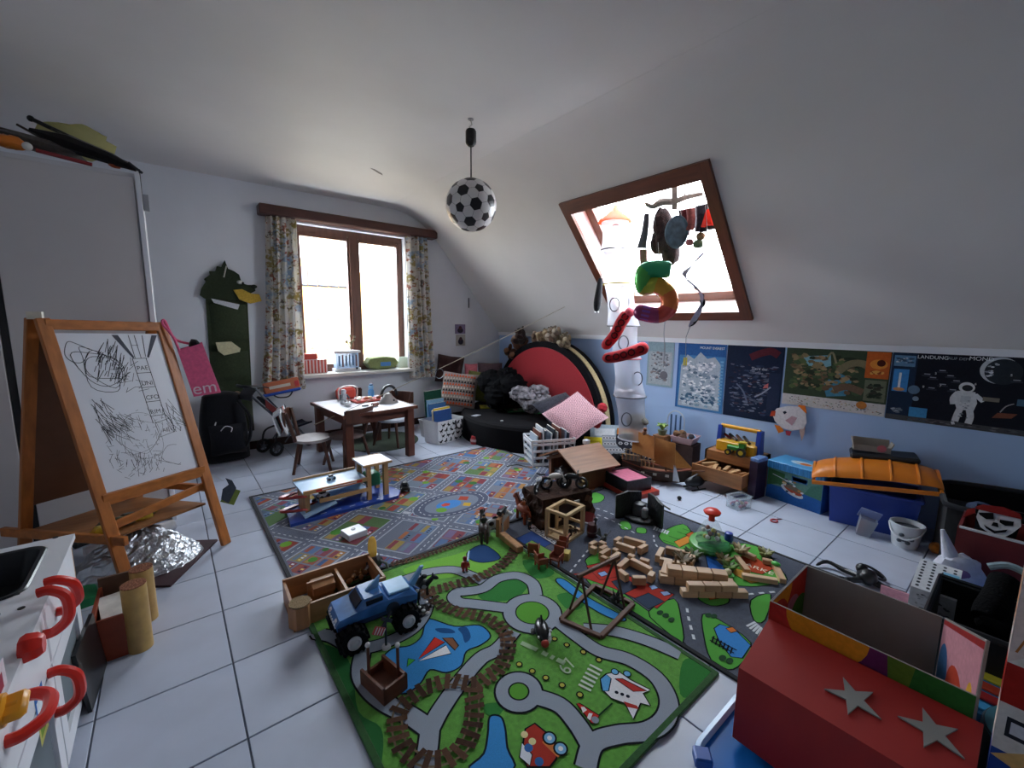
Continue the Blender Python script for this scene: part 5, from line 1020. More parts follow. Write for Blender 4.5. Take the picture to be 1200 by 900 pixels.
for i in range(3): m = MB(); m.box((-.12+.06*i, -.128, .12), (.006, .006, .1), pl('8f8e94')); m.obj('rib', t)
for i, (c, h) in enumerate((('1f4a3c', .52), ('7fa8c4', .42), ('3f6a9a', .38))):
    b0 = T('folder', ['dark green tall folder standing against the wall', 'pale blue big book standing in the grey basket', 'mid blue book standing in the grey basket'][i], 'book', (p2.x+.16, p2.y+.2-.05*i, .02), 12, 'books in the grey basket'); m = MB(); m.box((.02, 0, h/2), (.26, .018, h), pr(c), (-4, 0, 0)); m.obj('cover', b0); m = MB(); m.box((.022, 0, h/2+.003), (.25, .010, h-.004), pr('dedccf'), (-4, 0, 0)); m.obj('pages', b0)
p = P(556, 520); t = T('red_toy_jar', 'small red and pink toy jar on the floor by the couch', 'toy', (p.x, p.y, 0)); m = MB(); m.lathe([(.04, 0), (.045, .01), (.045, .06), (.035, .075), (.035, .09), (0, .092)], pl('b3383c'), 14); m.obj('jar', t); m = MB(); m.lathe([(.046, .03), (.047, .034), (.047, .055), (.046, .058)], pl('e2c0c4'), 14); m.obj('band', t)
# white plastic basket of magazines
a, b = P(622, 556), P(672, 545); t = T('open_weave_basket', 'white open plastic basket full of magazines before the couch', 'basket', (2.84, 2.93, .013), -24); wpl = pl('d6d8de')
for y in (-.13, .13):
    for z in (.02, .085, .15, .215, .25): m = MB(); m.box((0, y*(1+z*.35), z), (.40*(1+z*.35), .012, .022), wpl); m.obj('rail', t)
for x in (-.2, .2):
    for z in (.02, .085, .15, .215, .25): m = MB(); m.box((x*(1+z*.35), 0, z), (.012, .26*(1+z*.35), .022), wpl); m.obj('rail', t)
for x in (-.2, -.1, 0, .1, .2):
    for y in (-.13, .13): m = MB(); beam(m, (x, y, 0), (x*1.09, y*1.09, .26), .016, .012, wpl); m.obj('upright', t)
m = MB(); m.box((0, 0, .008), (.40, .26, .012), wpl); m.obj('bottom', t)
for i, c in enumerate(('9aa6b4', '6b3f36', 'c2c8cf', '5a6878', 'a9b2bd', '30363f', 'b8c0c8', '6d4038', '8fa0b4', '454c58')):
    b0 = T('magazine', ['grey blue', 'rust brown', 'white', 'slate', 'pale grey', 'black', 'silver grey', 'red brown', 'light blue', 'charcoal'][i]+' magazine standing in the white plastic basket', 'magazine', (2.84, 2.93, .03), -24, 'magazines in the white basket'); m = MB(); m.box((-.165+.036*i, 0, .14+.02*(i % 3)), (.014, .22, .27+.03*(i % 4)), pr(c), (0, 5-3*(i % 4), 0)); m.obj('cover', b0); m = MB(); m.box((-.165+.036*i, 0, .142+.02*(i % 3)), (.008, .21, .27+.03*(i % 4)), pr('e0ded6'), (0, 5-3*(i % 4), 0)); m.obj('pages', b0)
# books leaning in front of the net tower
def lean(label, px, py, w_, h_, c, rz, tilt, deco=None, dx=(0, 0, 0), th=.012):
    p = P(px, py, 0)+V(dx); t = T('picture_book', label, 'book', p, rot=(tilt, 0, rz)); m = MB(); m.box((0, 0, h_/2), (w_, th, h_), pr(c), bev=.001); m.obj('cover', t); m = MB(); m.box((.002, 0, h_/2+.002), (w_, th*.6, h_-.004), pr('e6e2d8')); m.obj('pages', t)
    k = Ink(tr(0, -th/2-.0004, h_/2) @ rotm(90, 0, 0)); (deco or stripes('e6e6e6'))(k, w_, h_); k.obj('cover_print', t); return t
def fish(k, w_, h_):
    for i in range(6): k.disc(-w_*.3+w_*.12*i, -h_*.3+.02*(i % 2), .016, ['2a2a2e', 'b86a2a'][i % 2], .010)
    k.rect(-w_*.3, h_*.25, w_*.2, h_*.33, 'a8961e')
def maze(k, w_, h_):
    for i in range(7):
        for j in range(5): k.disc(-w_*.42+w_*.14*i+.01*(j % 2), -h_*.4+h_*.2*j, .022, 'c4c4c8', .016, n=6); 
    k.lay()
    for i in range(7):
        for j in range(5): k.disc(-w_*.42+w_*.14*i+.01*(j % 2), -h_*.4+h_*.2*j, .013, '5f5d66', .009, n=6)
lean('yellow picture book with small dark fish print leaning by the toy barn', 698, 538, .24, .24, 'cfc02c', -48, -38, fish); lean('pale blue grey big book leaning behind the yellow book', 712, 540, .30, .36, '9aa9b4', -46, -34, stripes('c8ccd0', '7a8a94'), (.06, .08, 0)); lean('grey pearly patterned book leaning beside the pale blue book', 722, 548, .22, .30, '8d929a', -44, -32, maze, (.05, .06, 0)); lean('dark board book with cell pattern beneath the net tower', 748, 552, .40, .30, '2b2a34', -50, -26, maze, (.12, .1, 0)); lean('orange striped thin book behind the cell pattern book', 742, 545, .3, .30, 'c07a3a', -50, -20, stripes('e8d8a0'), (.18, .15, 0))
m = MB(); p = P(722, 556); m.ball((p.x+.03, p.y+.02, .1), (.10, .09, .085), fab('14161e'), 16, nz=.3); tag(m.obj('dark_bag'), 'dark navy cloth bag slumped behind the toy barn roof', 'bag')
m = MB(); p = P(687, 520, .25); m.box((p.x, p.y, .27), (.06, .05, .04), pl('d4d6da'), bev=.006); m.box((p.x, p.y, .125), (.03, .03, .25), pl('c6c8cc')); tag(m.obj('white_peg'), 'white peg standing between the couch and the barn', 'peg')
# ================================================================ things hanging under the roof window
NX, NY = 3.25, 2.45; net = sheer('cfcfd8', .38, 'white_net')
t = T('net_tower', 'tall white hanging net tower with rings and orange top', 'hanging net', (0, 0, 0))
def nc(py, px=None):   # point on the tower axis for a picture row
    xs = {237: 720, 300: 722, 340: 726, 385: 731, 420: 734, 465: 738, 513: 743}; ks = sorted(xs); py_ = max(ks[0], min(ks[-1], py)); i = max([k for k in ks if k <= py_]); j = min([k for k in ks if k >= py_]); x = xs[i] if i == j else xs[i]+(xs[j]-xs[i])*(py_-i)/(j-i); return PX(x, py, NX)
secs = [(258, .125, 293, .135), (293, .135, 333, .14), (333, .13, 382, .145), (382, .125, 420, .13), (420, .12, 464, .145), (464, .135, 513, .14)]
for i, (a, ra, b, rb) in enumerate(secs):
    A_, B_ = nc(a), nc(b); m = MB(); m.grid(lambda u, v: (A_.x+(B_.x-A_.x)*v+(ra+(rb-ra)*v-.018*math.sin(math.pi*v))*math.cos(2*math.pi*u), A_.y+(B_.y-A_.y)*v+(ra+(rb-ra)*v-.018*math.sin(math.pi*v))*math.sin(2*math.pi*u), A_.z+(B_.z-A_.z)*v), 28, 6, net, True); m.obj('net_section', t)
    m = MB(); m.tube([(B_.x+rb*math.cos(q*math.pi/16), B_.y+rb*math.sin(q*math.pi/16), B_.z) for q in range(32)], .006, pl(['26282e', 'b9a83a', '30333a', '8f2f3a', '2a2c32', 'b8bcc8'][i]), 6, True); m.obj('ring', t)
    if i in (0, 2, 3, 4, 5):
        s_ = [.0, 0, .5, .1, -.9, .35][i]; mid = (A_+B_)/2; d = (V((0, 0, 0))-V((mid.x, mid.y, 0))).normalized(); sd = V((-d.y, d.x, 0)); c = mid+(d+sd*-s_).normalized()*(ra+.0); m = MB(); rr_ = .06 if i else .065; m.tube([c+sd*rr_*math.cos(q*math.pi/10)*.7+V((0, 0, rr_*math.sin(q*math.pi/10))) for q in range(20)], .005, pl('3a3d44'), 6, True); m.obj('hole_ring', t)
top_ = nc(237); A_ = nc(258); m = MB(); m.lathe([(.15, -.02), (.14, .0), (.03, .09), (.012, .13), (0, .135)], sheer('e8552a', .85), 24, c=(A_.x, A_.y, A_.z)); m.obj('orange_cap', t)
m = MB(); a_ = A_+V((0, 0, .13)); m.tube([a_, a_+V((.0, 0, .12)), a_+V((.08, 0, .30))], .003, pl('c9c9c9'), 5); m.obj('cord', t)
B_ = nc(513); m = MB(); m.lathe([(0, 0), (.14, .0)], sheer('d0d0c8', .8), 28, c=tuple(B_)); m.obj('base', t)
for py, r_ in ((293, .13), (464, .14)):
    B_ = nc(py); m = MB(); m.lathe([(0, 0.001), (r_-.004, .001)], sheer('e0e0e8', .6), 28, c=tuple(B_)); m.obj('floor_disc', t)
c = nc(455); m = MB(); rr = random.Random(2)
for i in range(9): m.ball(c+V((rr.uniform(-.08, .08), rr.uniform(-.08, .08), -.035+.012*rr.random())), (.035, .03, .02), fab(['7a7480', 'b8b4ba', '5a5560'][i % 3]), 9, nz=.2)
tag(m.obj('stuffed_bits', ), 'small grey soft toys lying inside the net tower', 'soft toys')
c = nc(500); m = MB(); m.ball(c+V((.02, -.03, .05)), (.10, .09, .075), fab('6c6a62'), 14, nz=.2); tag(m.obj('grey_soft_ball'), 'grey soft ball in the lowest net compartment', 'ball')
# red plush tentacles
def tent(label, pts, r0, r1):
    t = T('plush_tentacle', label, 'plush tentacle'); g = crom(pts, 6); n_ = len(g); rd = [r0*(.75+.25*math.sin(math.pi*min(1, i/(n_*.25))*.5))+(r1-r0)*i/n_ for i in range(n_)]; rd[0] *= .4; rd[1] *= .8; rd[-1] *= .4; rd[-2] *= .8
    m = MB(); m.tube(g, rd, fab('b21f28', v=.2), 14); m.obj('arm', t)
    for i in range(3, n_-2, 3):
        d = (EYE-g[i]).normalized(); s_ = d.cross(V((0, 0, 1))).normalized(); c = g[i]+d*rd[i]*.96
        m = MB(); up = d.cross(s_); m.tube([c+s_*rd[i]*.5*math.cos(q*.7854)+up*rd[i]*.5*math.sin(q*.7854) for q in range(8)], .007, fab('4a0d16'), 5, True); m.obj('sucker', t)
    return t
DN = 3.82
tent('red plush tentacle with dark suckers hanging on the net tower', [PD(736, 366, DN), PD(728, 378, DN-.02), PD(720, 393, DN-.03), PD(707, 408, DN)], .055, .045); tent('red plush tentacle lying across the net tower ring', [PD(706, 420, DN-.12), PD(722, 418, DN-.14), PD(740, 413, DN-.14), PD(759, 406, DN-.1)], .045, .055)
m = MB(); m.ball(PD(738, 366, DN-.03), (.05, .04, .04), fab('d4566a'), 12); m.cyl(PD(737, 362, DN), PD(737, 350, DN), .003, pl('202024'), n=5); tag(m.obj('pink_plush_tip'), 'pink plush bobble on top of the red tentacle', 'plush toy')
# black hanging sock
t = T('black_sock', 'long black plush eel hanging beside the net tower', 'plush toy'); p0 = SL(.62, 2.78, .0); d_ = (p0-EYE).length-.1; m = MB(); g = [PD(704, 326, d_), PD(702, 340, d_), PD(700, 355, d_), PD(699, 365, d_)]; m.tube(crom(g, 4), [.018, .024, .028, .03, .032, .034, .036, .038, .038, .036, .032, .026, .012], fab('0e0e14'), 10); m.obj('body', t); m = MB(); m.tube([PD(704, 326, d_), PD(706, 316, d_), PD(704, 309, d_), p0.lerp(PD(704, 308, d_), .5)], .003, pl('26262c'), 5); m.obj('string', t)
for px in (697, 701): m = MB(); m.ball(PD(px, 366, d_-.04), .009, pl('c8c8c8'), 8); m.obj('eye', t)
# the 5 balloon
t = T('number_balloon', 'rainbow foil number five balloon hanging before the roof window', 'balloon'); D5 = 3.55
stk = [(786, 316), (757, 317), (755, 336), (768, 334), (782, 343), (784, 360), (772, 369), (752, 366)]; g = crom([PD(x, y, D5) for x, y in stk], 6); ccs = ['2f9a6a', '4aa84a', 'a8b03a', 'c9952f', 'c8682f', 'c0483f', '9a3f6f', '8a4fb0', '6a58c0']
for i in range(8):
    sgm = g[i*6:i*6+7] if i < 7 else g[-4:]
    if len(sgm) < 2: continue
    m = MB(); n_ = len(sgm); m.tube(sgm, [.066]*n_ if i else [.05]+[.066]*(n_-1), mat(ccs[i], .22, .08, 12, metal=.25, bump=.3, bs=30), 12); m.ball(sgm[-1], .064, mat(ccs[i], .22, .08, 12, metal=.25, bump=.3, bs=30), 12); m.obj('foil_segment', t)
m = MB(); m.tube(crom([PD(780, 372, D5), PD(778, 390, D5), PD(779, 410, D5), PD(777, 426, D5)], 5), .0035, pl('b8bcc4'), 5); m.obj('curling_ribbon', t)
m = MB(); m.tube([PD(771, 312, D5), PD(772, 300, D5+.05), PD(770, 262, D5+.2)], .002, pl('d8d8d8'), 4); m.obj('thread', t)
# paper spiral
t = T('paper_spiral', 'white and black paper spiral hanging before the roof window', 'spiral'); D6 = 3.45; sp = [(826, 294), (812, 310), (802, 322), (812, 334), (822, 347), (820, 362), (809, 382)]; g = crom([PD(x, y, D6) for x, y in sp], 6); wv = [.004, .05, .045, .012, .04, .03, .02, .006]
def ribbon(m, g, mt, off=0):
    n_ = len(g)-1; sd = CR
    m.sheet(lambda u, v: g[round(u*n_)]+(CR*math.cos(u*7)+CU*.3+_f*math.sin(u*7))*(v-.5)*(.05*abs(math.sin(u*math.pi*2.6))+.012)+_f*off, n_, 1, mt, .002)
m = MB(); ribbon(m, g, pr('c9c6dc')); m.obj('pale_ribbon', t); m = MB(); ribbon(m, [p+CR*.012 for p in g[18:]], pr('202024'), .012); m.obj('dark_ribbon', t)
m = MB(); m.tube([g[-1], PD(804, 395, D6), PD(803, 430, D6)], .0025, pl('8a8f98'), 4); m.obj('thread', t); m = MB(); a_ = g[0]; m.tube([a_, PD(830, 285, D6+.05), PD(826, 232, D6+.15)], .002, pl('d0d0d4'), 4); m.obj('upper_thread', t)
# branch mobile
DM = 3.75; t = T('branch_mobile', 'driftwood branch hanging across the roof window', 'branch'); br = mat('8f8780', .8, .2, 40, bump=.4, bs=80); m = MB(); m.tube(crom([PD(757, 239, DM), PD(765, 242, DM), PD(775, 237, DM), PD(790, 236, DM), PD(805, 231, DM), PD(824, 227, DM)], 4), [.012, .014, .016, .018, .02, .022, .024, .026, .028, .028, .026, .026, .024, .022, .022, .02, .02, .018, .018, .016, .014], br, 8); m.obj('branch', t)
for a, b in (((774, 238), (773, 232)), ((802, 233), (803, 225)), ((758, 240), (756, 237))): m = MB(); m.cyl(PD(*a, DM), PD(*b, DM), .010, br, .006, 7); m.obj('twig', t)
m = MB(); m.sheet(lambda u, v: PD(787+7*u, 212+34*v, DM-.02), 2, 6, fab('8d877f'), .012); m.obj('hanging_cloth', t)
def hang(name, label, cat, pts, cols_, D, r=None):
    t = T(name, label, cat)
    m = MB(); g = crom([PD(x, y, D) for x, y in pts], 5); m.tube(g, r(len(g)) if callable(r) else r, cols_, 10); m.obj('cloth', t)
    m = MB(); m.tube([g[0], PD(pts[0][0], pts[0][1]-12, D)], .002, pl('b8b4b0'), 4); m.obj('thread', t); return t
hang('grey_tie', 'long grey and purple necktie hanging on the branch', 'necktie', [(758, 250), (756, 270), (753, 285), (752, 291)], fab('6a6870'), DM, lambda n: [.02+.022*i/n for i in range(n)])
hang('brown_cloth_strip', 'pinkish brown strip hanging below the grey tie', 'cloth strip', [(754, 292), (754, 302), (755, 312)], fab('9a6a64'), DM, .03)
t = T('fur_pouch', 'dark brown fur pouch hanging from the branch', 'fur'); m = MB()
for x, y, rx, rz_ in ((776, 262, .09, .11), (771, 284, .07, .09), (786, 296, .085, .10), (779, 280, .10, .12)): m.ball(PD(x, y, DM), (rx, rx*.7, rz_), fab('4a3230', v=.4, s=30, bump=1, bs=120), 16, nz=.25, ns=4)
m.obj('fur', t); m = MB(); m.tube([PD(776, 250, DM), PD(775, 238, DM)], .003, pl('6a625a'), 5); m.obj('loop', t)
t = T('blue_dish', 'round blue enamel dish hanging from the branch', 'dish'); c = PD(792, 272, DM-.12); q = (EYE-c).normalized().to_track_quat('Z', 'Y').to_matrix().to_4x4(); m = MB(); m.lathe([(.0, .0), (.085, .004), (.095, .015), (.10, .015), (.09, -.01), (0, -.016)], mat('55707f', .4, .5, 18), 28, T=tr(c) @ q @ rotm(0, 35, 0), sy=1.2); m.obj('dish', t); m = MB(); m.tube([c+V((0, 0, .1)), PD(793, 238, DM)], .002, pl('b8b4b0'), 4); m.obj('thread', t)
for nm, lb, x, y0, y1, c, r_, D in (('red_feather_bundle', 'bundle of dark red ribbons hanging behind the blue dish', 803, 245, 276, '5f1f24', .035, DM), ('checked_cloth', 'dark checked cloth strip hanging from the branch', 822, 240, 272, '34343e', .045, DM), ('pink_ribbons', 'pink and beige ribbons hanging from the branch middle', 809, 244, 270, '9c5a56', .03, DM-.06), ('black_strap', 'black strap hanging beside the blue dish', 797, 246, 260, '22222a', .015, DM+.05), ('navy_scarf', 'navy scarf end hanging at the branch tip', 818, 242, 268, '23283a', .03, DM+.06)):
    hang(nm, lb, 'cloth', [(x, y0), (x+1, (y0+y1)/2), (x-1, y1)], fab(c, v=.4, s=50), D, r_)
for nm, lb, x, y, c, r_ in (('pink_felt_bird', 'pink felt ball charm on the mobile', 808, 284, 'b06a6a', .035), ('green_felt_bird', 'green felt charm at the bottom of the mobile', 818, 286, '6f8a6a', .045), ('tan_felt_bird', 'tan knitted charm above the green charm', 821, 277, '9a7a5a', .04)):
    t = T(nm, lb, 'felt charm'); m = MB(); m.ball(PD(x, y, DM-.03), (r_, r_*.8, r_*.75), fab(c), 12, nz=.15); m.obj('body', t); m = MB(); m.tube([PD(x, y-4, DM-.03), PD(x, y-26, DM-.02)], .002, pl('a8a49c'), 4); m.obj('thread', t)
t = T('red_lantern', 'bright red paper charm beside the window frame', 'paper charm'); m = MB(); m.lathe([(.0, .09), (.03, .06), (.05, -.03), (.055, -.05), (0, -.055)], pr('e0301f'), 8, c=tuple(PD(831, 257, DM-.05))); m.obj('cone', t); m = MB(); m.tube([PD(831, 250, DM-.05), PD(829, 238, DM-.05)], .002, pl('d0d0d0'), 4); m.obj('thread', t)
m = MB(); m.ball(PD(833, 266, DM-.04), (.05, .04, .02), fab('3a2c2a'), 12); tag(m.obj('dark_felt_disc'), 'dark felt disc under the red paper charm', 'felt charm')
# ================================================================ posters on the blue wall
TWL = lambda y, z: Matrix(((0, 0, -1, XR-.002), (-1, 0, 0, y), (0, 1, 0, z), (0, 0, 0, 1)))   # u along -y, v up, normal into the room
def poster(label, y0, y1, z0, z1, base):
    t = T('wall_poster', label, 'poster', (0, 0, 0), group='posters on the blue wall'); w_, h_ = y0-y1, z1-z0; m = MB(TWL(y0, z0)); m.box((w_/2, h_/2, .0012), (w_, h_, .0024), pr(base)); m.obj('sheet', t); k = Ink(TWL(y0, z0)); k.z = .0028; return t, k, w_, h_
def speck(k, x0, y0, x1, y1, n, cs, r0, r1, seed, asp=.6):
    rr = random.Random(seed)
    for i in range(n):
        if i % 6 == 0: k.lay()
        x, y = rr.uniform(x0+r1, x1-r1), rr.uniform(y0+r1, y1-r1); a = rr.uniform(0, 180); r_ = rr.uniform(r0, r1)
        k.pg([(x+r_*rr.uniform(.5, 1)*math.cos(R(a+q*60)), y+asp*r_*rr.uniform(.5, 1)*math.sin(R(a+q*60))) for q in range(6)], rr.choice(cs))
ZP = 1.185
t, k, w_, h_ = poster('pale grey poster with small drawings behind the net tower', 2.60, 2.30, ZP-.46, ZP, '8fa9b4'); k.rect(.02, .02, w_-.02, h_-.1, 'a9b4bc'); k.lay(); speck(k, .02, .02, w_-.02, h_-.08, 90, ['5a626c', 'c2c8cc', '7b8088', '8a7f80'], .01, .026, 1); k.lay(); k.disc(.2, .12, .045, '6f6f78'); k.obj('print', t)
t, k, w_, h_ = poster('blue bordered mountain poster with white slopes', 2.255, 1.785, ZP-.64, ZP, '2f5f9c'); k.rect(.02, .0, w_, h_*.82, '4a82b8'); k.lay(); k.pg([(.03, .02), (.44, .02), (.43, .45), (.37, .52), (.30, .50), (.23, .56), (.17, .49), (.10, .53), (.04, .42)], 'a9b8c6'); k.lay(); speck(k, .03, .03, .42, .50, 190, ['e0e6ec', 'd2dae2', '7f93a8', '5c7288', 'eef2f5', '9aaaba'], .012, .035, 2); speck(k, .02, .01, .45, .18, 90, ['3a5a78', '7fa0b8', 'c4d2dc', '4a6a84'], .012, .035, 3); k.lay(); k.text('MOUNT EVEREST', w_*.47, h_*.925, .032, 'e8eef4', sx=.95)
for i in range(14): k.rect(.425, .08+.03*i, .455, .098+.03*i, '6fa8d0')
k.rect(.06, .42, .10, .5, 'b9b04a'); k.obj('print', t)
t, k, w_, h_ = poster('dark blue deep sea animals poster', 1.775, 1.315, ZP-.64, ZP, '1c2740'); speck(k, .01, .01, w_-.01, h_*.8, 170, ['26344f', '34435f', '4a5468', '1a2030', '5a5f70', '3a3040', '6a7488'], .012, .04, 4, .35); k.lay(); speck(k, .02, .02, w_-.02, h_*.7, 40, ['8a94a8', '6a7890', '7a5a60'], .006, .02, 5, .3); k.lay(); k.line([(.2, .54), (.28, .58), (.36, .60), (.42, .57)], .06, '5a2630', 5); k.lay(); k.text('Tiere der', .215, .435, .034, 'c4ccd8'); k.text('Tiefsee', .225, .40, .030, '8a94a6'); k.pg([(.33, .31), (.36, .33), (.40, .32), (.37, .30), (.38, .27), (.35, .29), (.32, .28)], 'c06a6a'); k.line([(.26, .2), (.32, .24), (.38, .3)], .012, '8e98ac', 4); k.line([(.1, .3), (.16, .24), (.2, .15)], .014, '5d6880', 4); k.rect(.36, .05, .45, .42, '26324c'); k.obj('print', t)
t, k, w_, h_ = poster('dinosaur landscape poster with white text strip', 1.30, .645, ZP-.465, ZP, '3c4a38'); k.rect(0, 0, w_, h_*.19, 'c9c6c4'); k.lay(); speck(k, .01, .005, w_-.01, h_*.18, 100, ['8a7f78', '6f8a6a', '9a6a5a', '4f5a6a', 'b8a890'], .004, .010, 6); k.lay(); k.pg([(.12, .40), (.30, .42), (.31, .34), (.24, .31), (.13, .33)], '7fb0c0'); k.pg([(.30, .10), (.42, .12), (.45, .25), (.36, .29), (.27, .2)], '4a86a0'); speck(k, .01, h_*.2, w_*.8, h_-.01, 230, ['3f4a34', '5a6a44', '6b5844', '8a7a5a', '2f3a2c', '465a40', '7a6a50', 'a08a68'], .014, .045, 7); k.lay(); k.line([(.36, .30), (.42, .36), (.50, .37), (.58, .31)], .05, '7d7458', 5); k.line([(.34, .16), (.42, .19), (.52, .16)], .05, '6f5a48', 5); k.line([(.28, .40), (.31, .44), (.34, .36)], .014, '8a8468', 5); k.lay(); k.rect(w_*.79, h_*.58, w_-.004, h_-.004, 'c05f2a'); k.lay(); k.disc(w_*.9, h_*.8, .05, 'd98a3a', .035); k.lay(); k.disc(w_*.92, h_*.82, .024, '4a1e18'); speck(k, w_*.8, h_*.6, w_-.01, h_*.74, 20, ['7a3020', '9a4a28', 'd8a050'], .01, .025, 8); k.rect(w_*.8, h_*.22, w_-.01, h_*.55, '6a705c'); k.lay(); speck(k, w_*.8, h_*.22, w_-.01, h_*.55, 30, ['2a342a', '4a5444', '3a3a30'], .01, .03, 9); k.lay(); k.disc(.52, .065, .032, 'c07a3c', .028); k.obj('print', t)
t, k, w_, h_ = poster('moon landing poster with white astronaut on black', .64, -.02, ZP-.47, ZP, '181a22'); k.rect(0, 0, w_, h_, '1a1c26'); k.rect(0, 0, .13, h_, '22324a'); k.lay(); k.rect(.01, .375, .12, .45, '5f86a8'); k.rect(.015, .2, .095, .355, '3f86c4'); k.rect(.12, .0, .21, .10, '3f86b8'); k.rect(0, 0, w_, .035, '4a4c50'); k.lay(); speck(k, .01, .38, .12, .45, 22, ['c8d2dc', '3a5068', '8aa0b4'], .008, .018, 10); k.rect(.045, .225, .058, .33, 'd8dce0'); k.disc(.052, .215, .03, 'c88a5a', .012); speck(k, .01, .03, .1, .1, 12, ['9aa4b0', '6a7480'], .008, .02, 11); speck(k, .1, .0, w_-.02, .04, 30, ['5a5c60', '6a6c70', '3a3c40'], .01, .03, 12, .3)
k.lay(); k.disc(.50, .385, .082, 'b8c0c8', n=36); k.lay(); k.disc(.516, .378, .078, '2a3138', n=36); k.lay(); speck(k, .43, .33, .50, .45, 14, ['8a929a', 'cdd4da'], .006, .014, 13); k.text('LANDUNG', .125, .435, .032, 'e4e8ec', sx=.95); k.text('AUF DEM', .27, .437, .024, '9aa2ac'); k.text('MOND', .365, .44, .034, 'e4e8ec')
k.disc(.13, .22, .03, '5a748c', .03); k.disc(.145, .16, .016, '7f94a8')
for i, (x, y) in enumerate(((.17, .33), (.2, .31), (.24, .36), (.28, .33), (.31, .30), (.25, .27), (.3, .24), (.2, .24), (.35, .28), (.56, .33))): k.rect(x, y, x+.03, y+.006, '8f98a4'); k.rect(x-.01, y-.012, x+.04, y-.004, '343a46')
for x, y, c in ((.22, .335, '5'), (.25, .255, '7'), (.405, .285, '6'), (.545, .355, '5'), (.17, .24, '8')): k.text(c, x, y, .02, 'd8dce0')
# astronaut
aw = 'd2d6da'; k.lay(); k.disc(.375, .265, .036, aw, .034); k.pg([(.335, .24), (.415, .24), (.43, .17), (.42, .12), (.345, .12), (.33, .17)], aw); k.line([(.34, .23), (.32, .19), (.325, .15)], .026, aw, 3); k.line([(.415, .225), (.44, .20), (.455, .185)], .024, aw, 3); k.line([(.36, .13), (.35, .08), (.345, .04)], .032, aw, 3); k.line([(.40, .13), (.41, .08), (.405, .035)], .032, aw, 3); k.line([(.345, .03), (.33, .025)], .02, aw); k.lay(); k.disc(.378, .262, .024, '2a2c32', .02); k.rect(.355, .17, .40, .21, 'b8bec6'); k.lay(); speck(k, .345, .05, .41, .2, 14, ['9aa2ac', 'bcc2c8', '7a828c'], .005, .012, 14)
k.lay(); k.rect(.45, .19, .52, .215, '7a7468'); k.pg([(.50, .09), (.58, .10), (.60, .13), (.52, .125)], '7a4a3a'); k.line([(.53, .13), (.55, .17), (.58, .19)], .006, '9a9aa0', 3); k.rect(.59, .18, .65, .22, '4a6a80'); k.obj('print', t)
# paper fish
t = T('paper_fish', 'paper fish cut out with orange fins on the blue wall', 'paper fish'); 
def wr_(px, py): p = PX(px, py, XR); return (p.y, p.z)
def wflat(name, pts, c, x0, x1, parent):
    g = [wr_(*p) for p in pts]; n_ = len(g); vs = [(XR-x0, y, z) for y, z in g]+[(XR-x1, y, z) for y, z in g]; a = sum(g[i][0]*g[(i+1) % n_][1]-g[(i+1) % n_][0]*g[i][1] for i in range(n_)); fs = [(i, (i+1) % n_, n_+(i+1) % n_, n_+i) for i in range(n_)]+[list(range(n_))[::-1], list(range(n_, 2*n_))]
    if a > 0: fs = [list(f)[::-1] for f in fs]
    m = MB(); m.add(vs, fs, pr(c)); return m.obj(name, parent)
wflat('body', [(907, 485), (912, 478), (925, 475), (938, 476), (946, 484), (947, 495), (943, 502), (930, 504), (918, 501), (910, 493)], 'd3d0d2', .03, .034, t); wflat('mouth', [(904, 487), (906, 481), (911, 481), (910, 487)], 'b5452a', .03, .035, t); wflat('top_fin', [(936, 476), (938, 474), (945, 475), (947, 484), (941, 482)], 'e07a2a', .026, .03, t); wflat('belly_fin', [(909, 497), (917, 499), (920, 505), (914, 507)], 'e07a2a', .026, .03, t); wflat('rear_fin', [(922, 504), (929, 505), (927, 510), (923, 509)], 'a83a4a', .026, .03, t); wflat('tail', [(938, 502), (945, 499), (944, 508), (941, 516)], 'c9a89c', .026, .03, t)
wflat('eye', [(919, 482), (922, 481), (924, 483), (921, 485)], '20283a', .034, .036, t); wflat('scales', [(922, 492), (930, 487), (936, 489), (930, 498)], 'b8949c', .034, .0355, t); m = MB(); p = wr_(928, 490); m.cyl((XR, p[0], p[1]), (XR-.03, p[0], p[1]), .01, pr('c8c8c8')); m.obj('mount', t)
# ================================================================ toys on the floor
RG = .012                                              # top of the green rug
def zz(x, y): return (560+x/3, 540+y/3)
# ---- toy garage
t = T('toy_garage', 'wooden toy parking garage with blue base and decks', 'toy garage', (.93, 3.15, .0135), 1); bw_ = pl('22439a'); wt_ = wd('b28a5c', 3); wt1 = wd('b28a5c', 1)
m = MB(); m.prism([(-.40, -.17), (.36, -.17), (.42, -.08), (.36, .17), (-.36, .17)], 0, .022, bw_); m.obj('base', t)
k = Ink(tr(0, 0, .0225)); [k.rect(-.2+.1*i, -.14, -.16+.1*i, -.13, 'd5dae6') for i in range(5)]; k.obj('road_marks', t)
for x, y, w_ in ((.16, -.10, .03), (.30, -.08, .035), (.16, .09, .03), (.30, .09, .03)): m = MB(); m.box((x, y, .15), (w_, .03, .26), wt_); m.obj('post', t)
m = MB(); m.box((.23, -.0, .288), (.22, .22, .014), mat('cfcfd8', .4)); m.box((.23, -.115, .288), (.225, .01, .018), wt1); m.box((.23, .115, .288), (.225, .01, .018), wt1); m.obj('roof', t)
for z, x0, x1 in ((.185, -.30, .15), (.105, -.2, .15)):
    m = MB(); m.box(((x0+x1)/2, .02, z), (x1-x0, .28, .012), pl('9cc0e2')); m.obj('deck', t); m = MB(); m.box(((x0+x1)/2, -.125, z+.008), (x1-x0, .012, .028), wt1); m.obj('rail', t); m = MB(); m.box(((x0+x1)/2, .165, z+.008), (x1-x0, .012, .028), wt1); m.obj('rail', t)
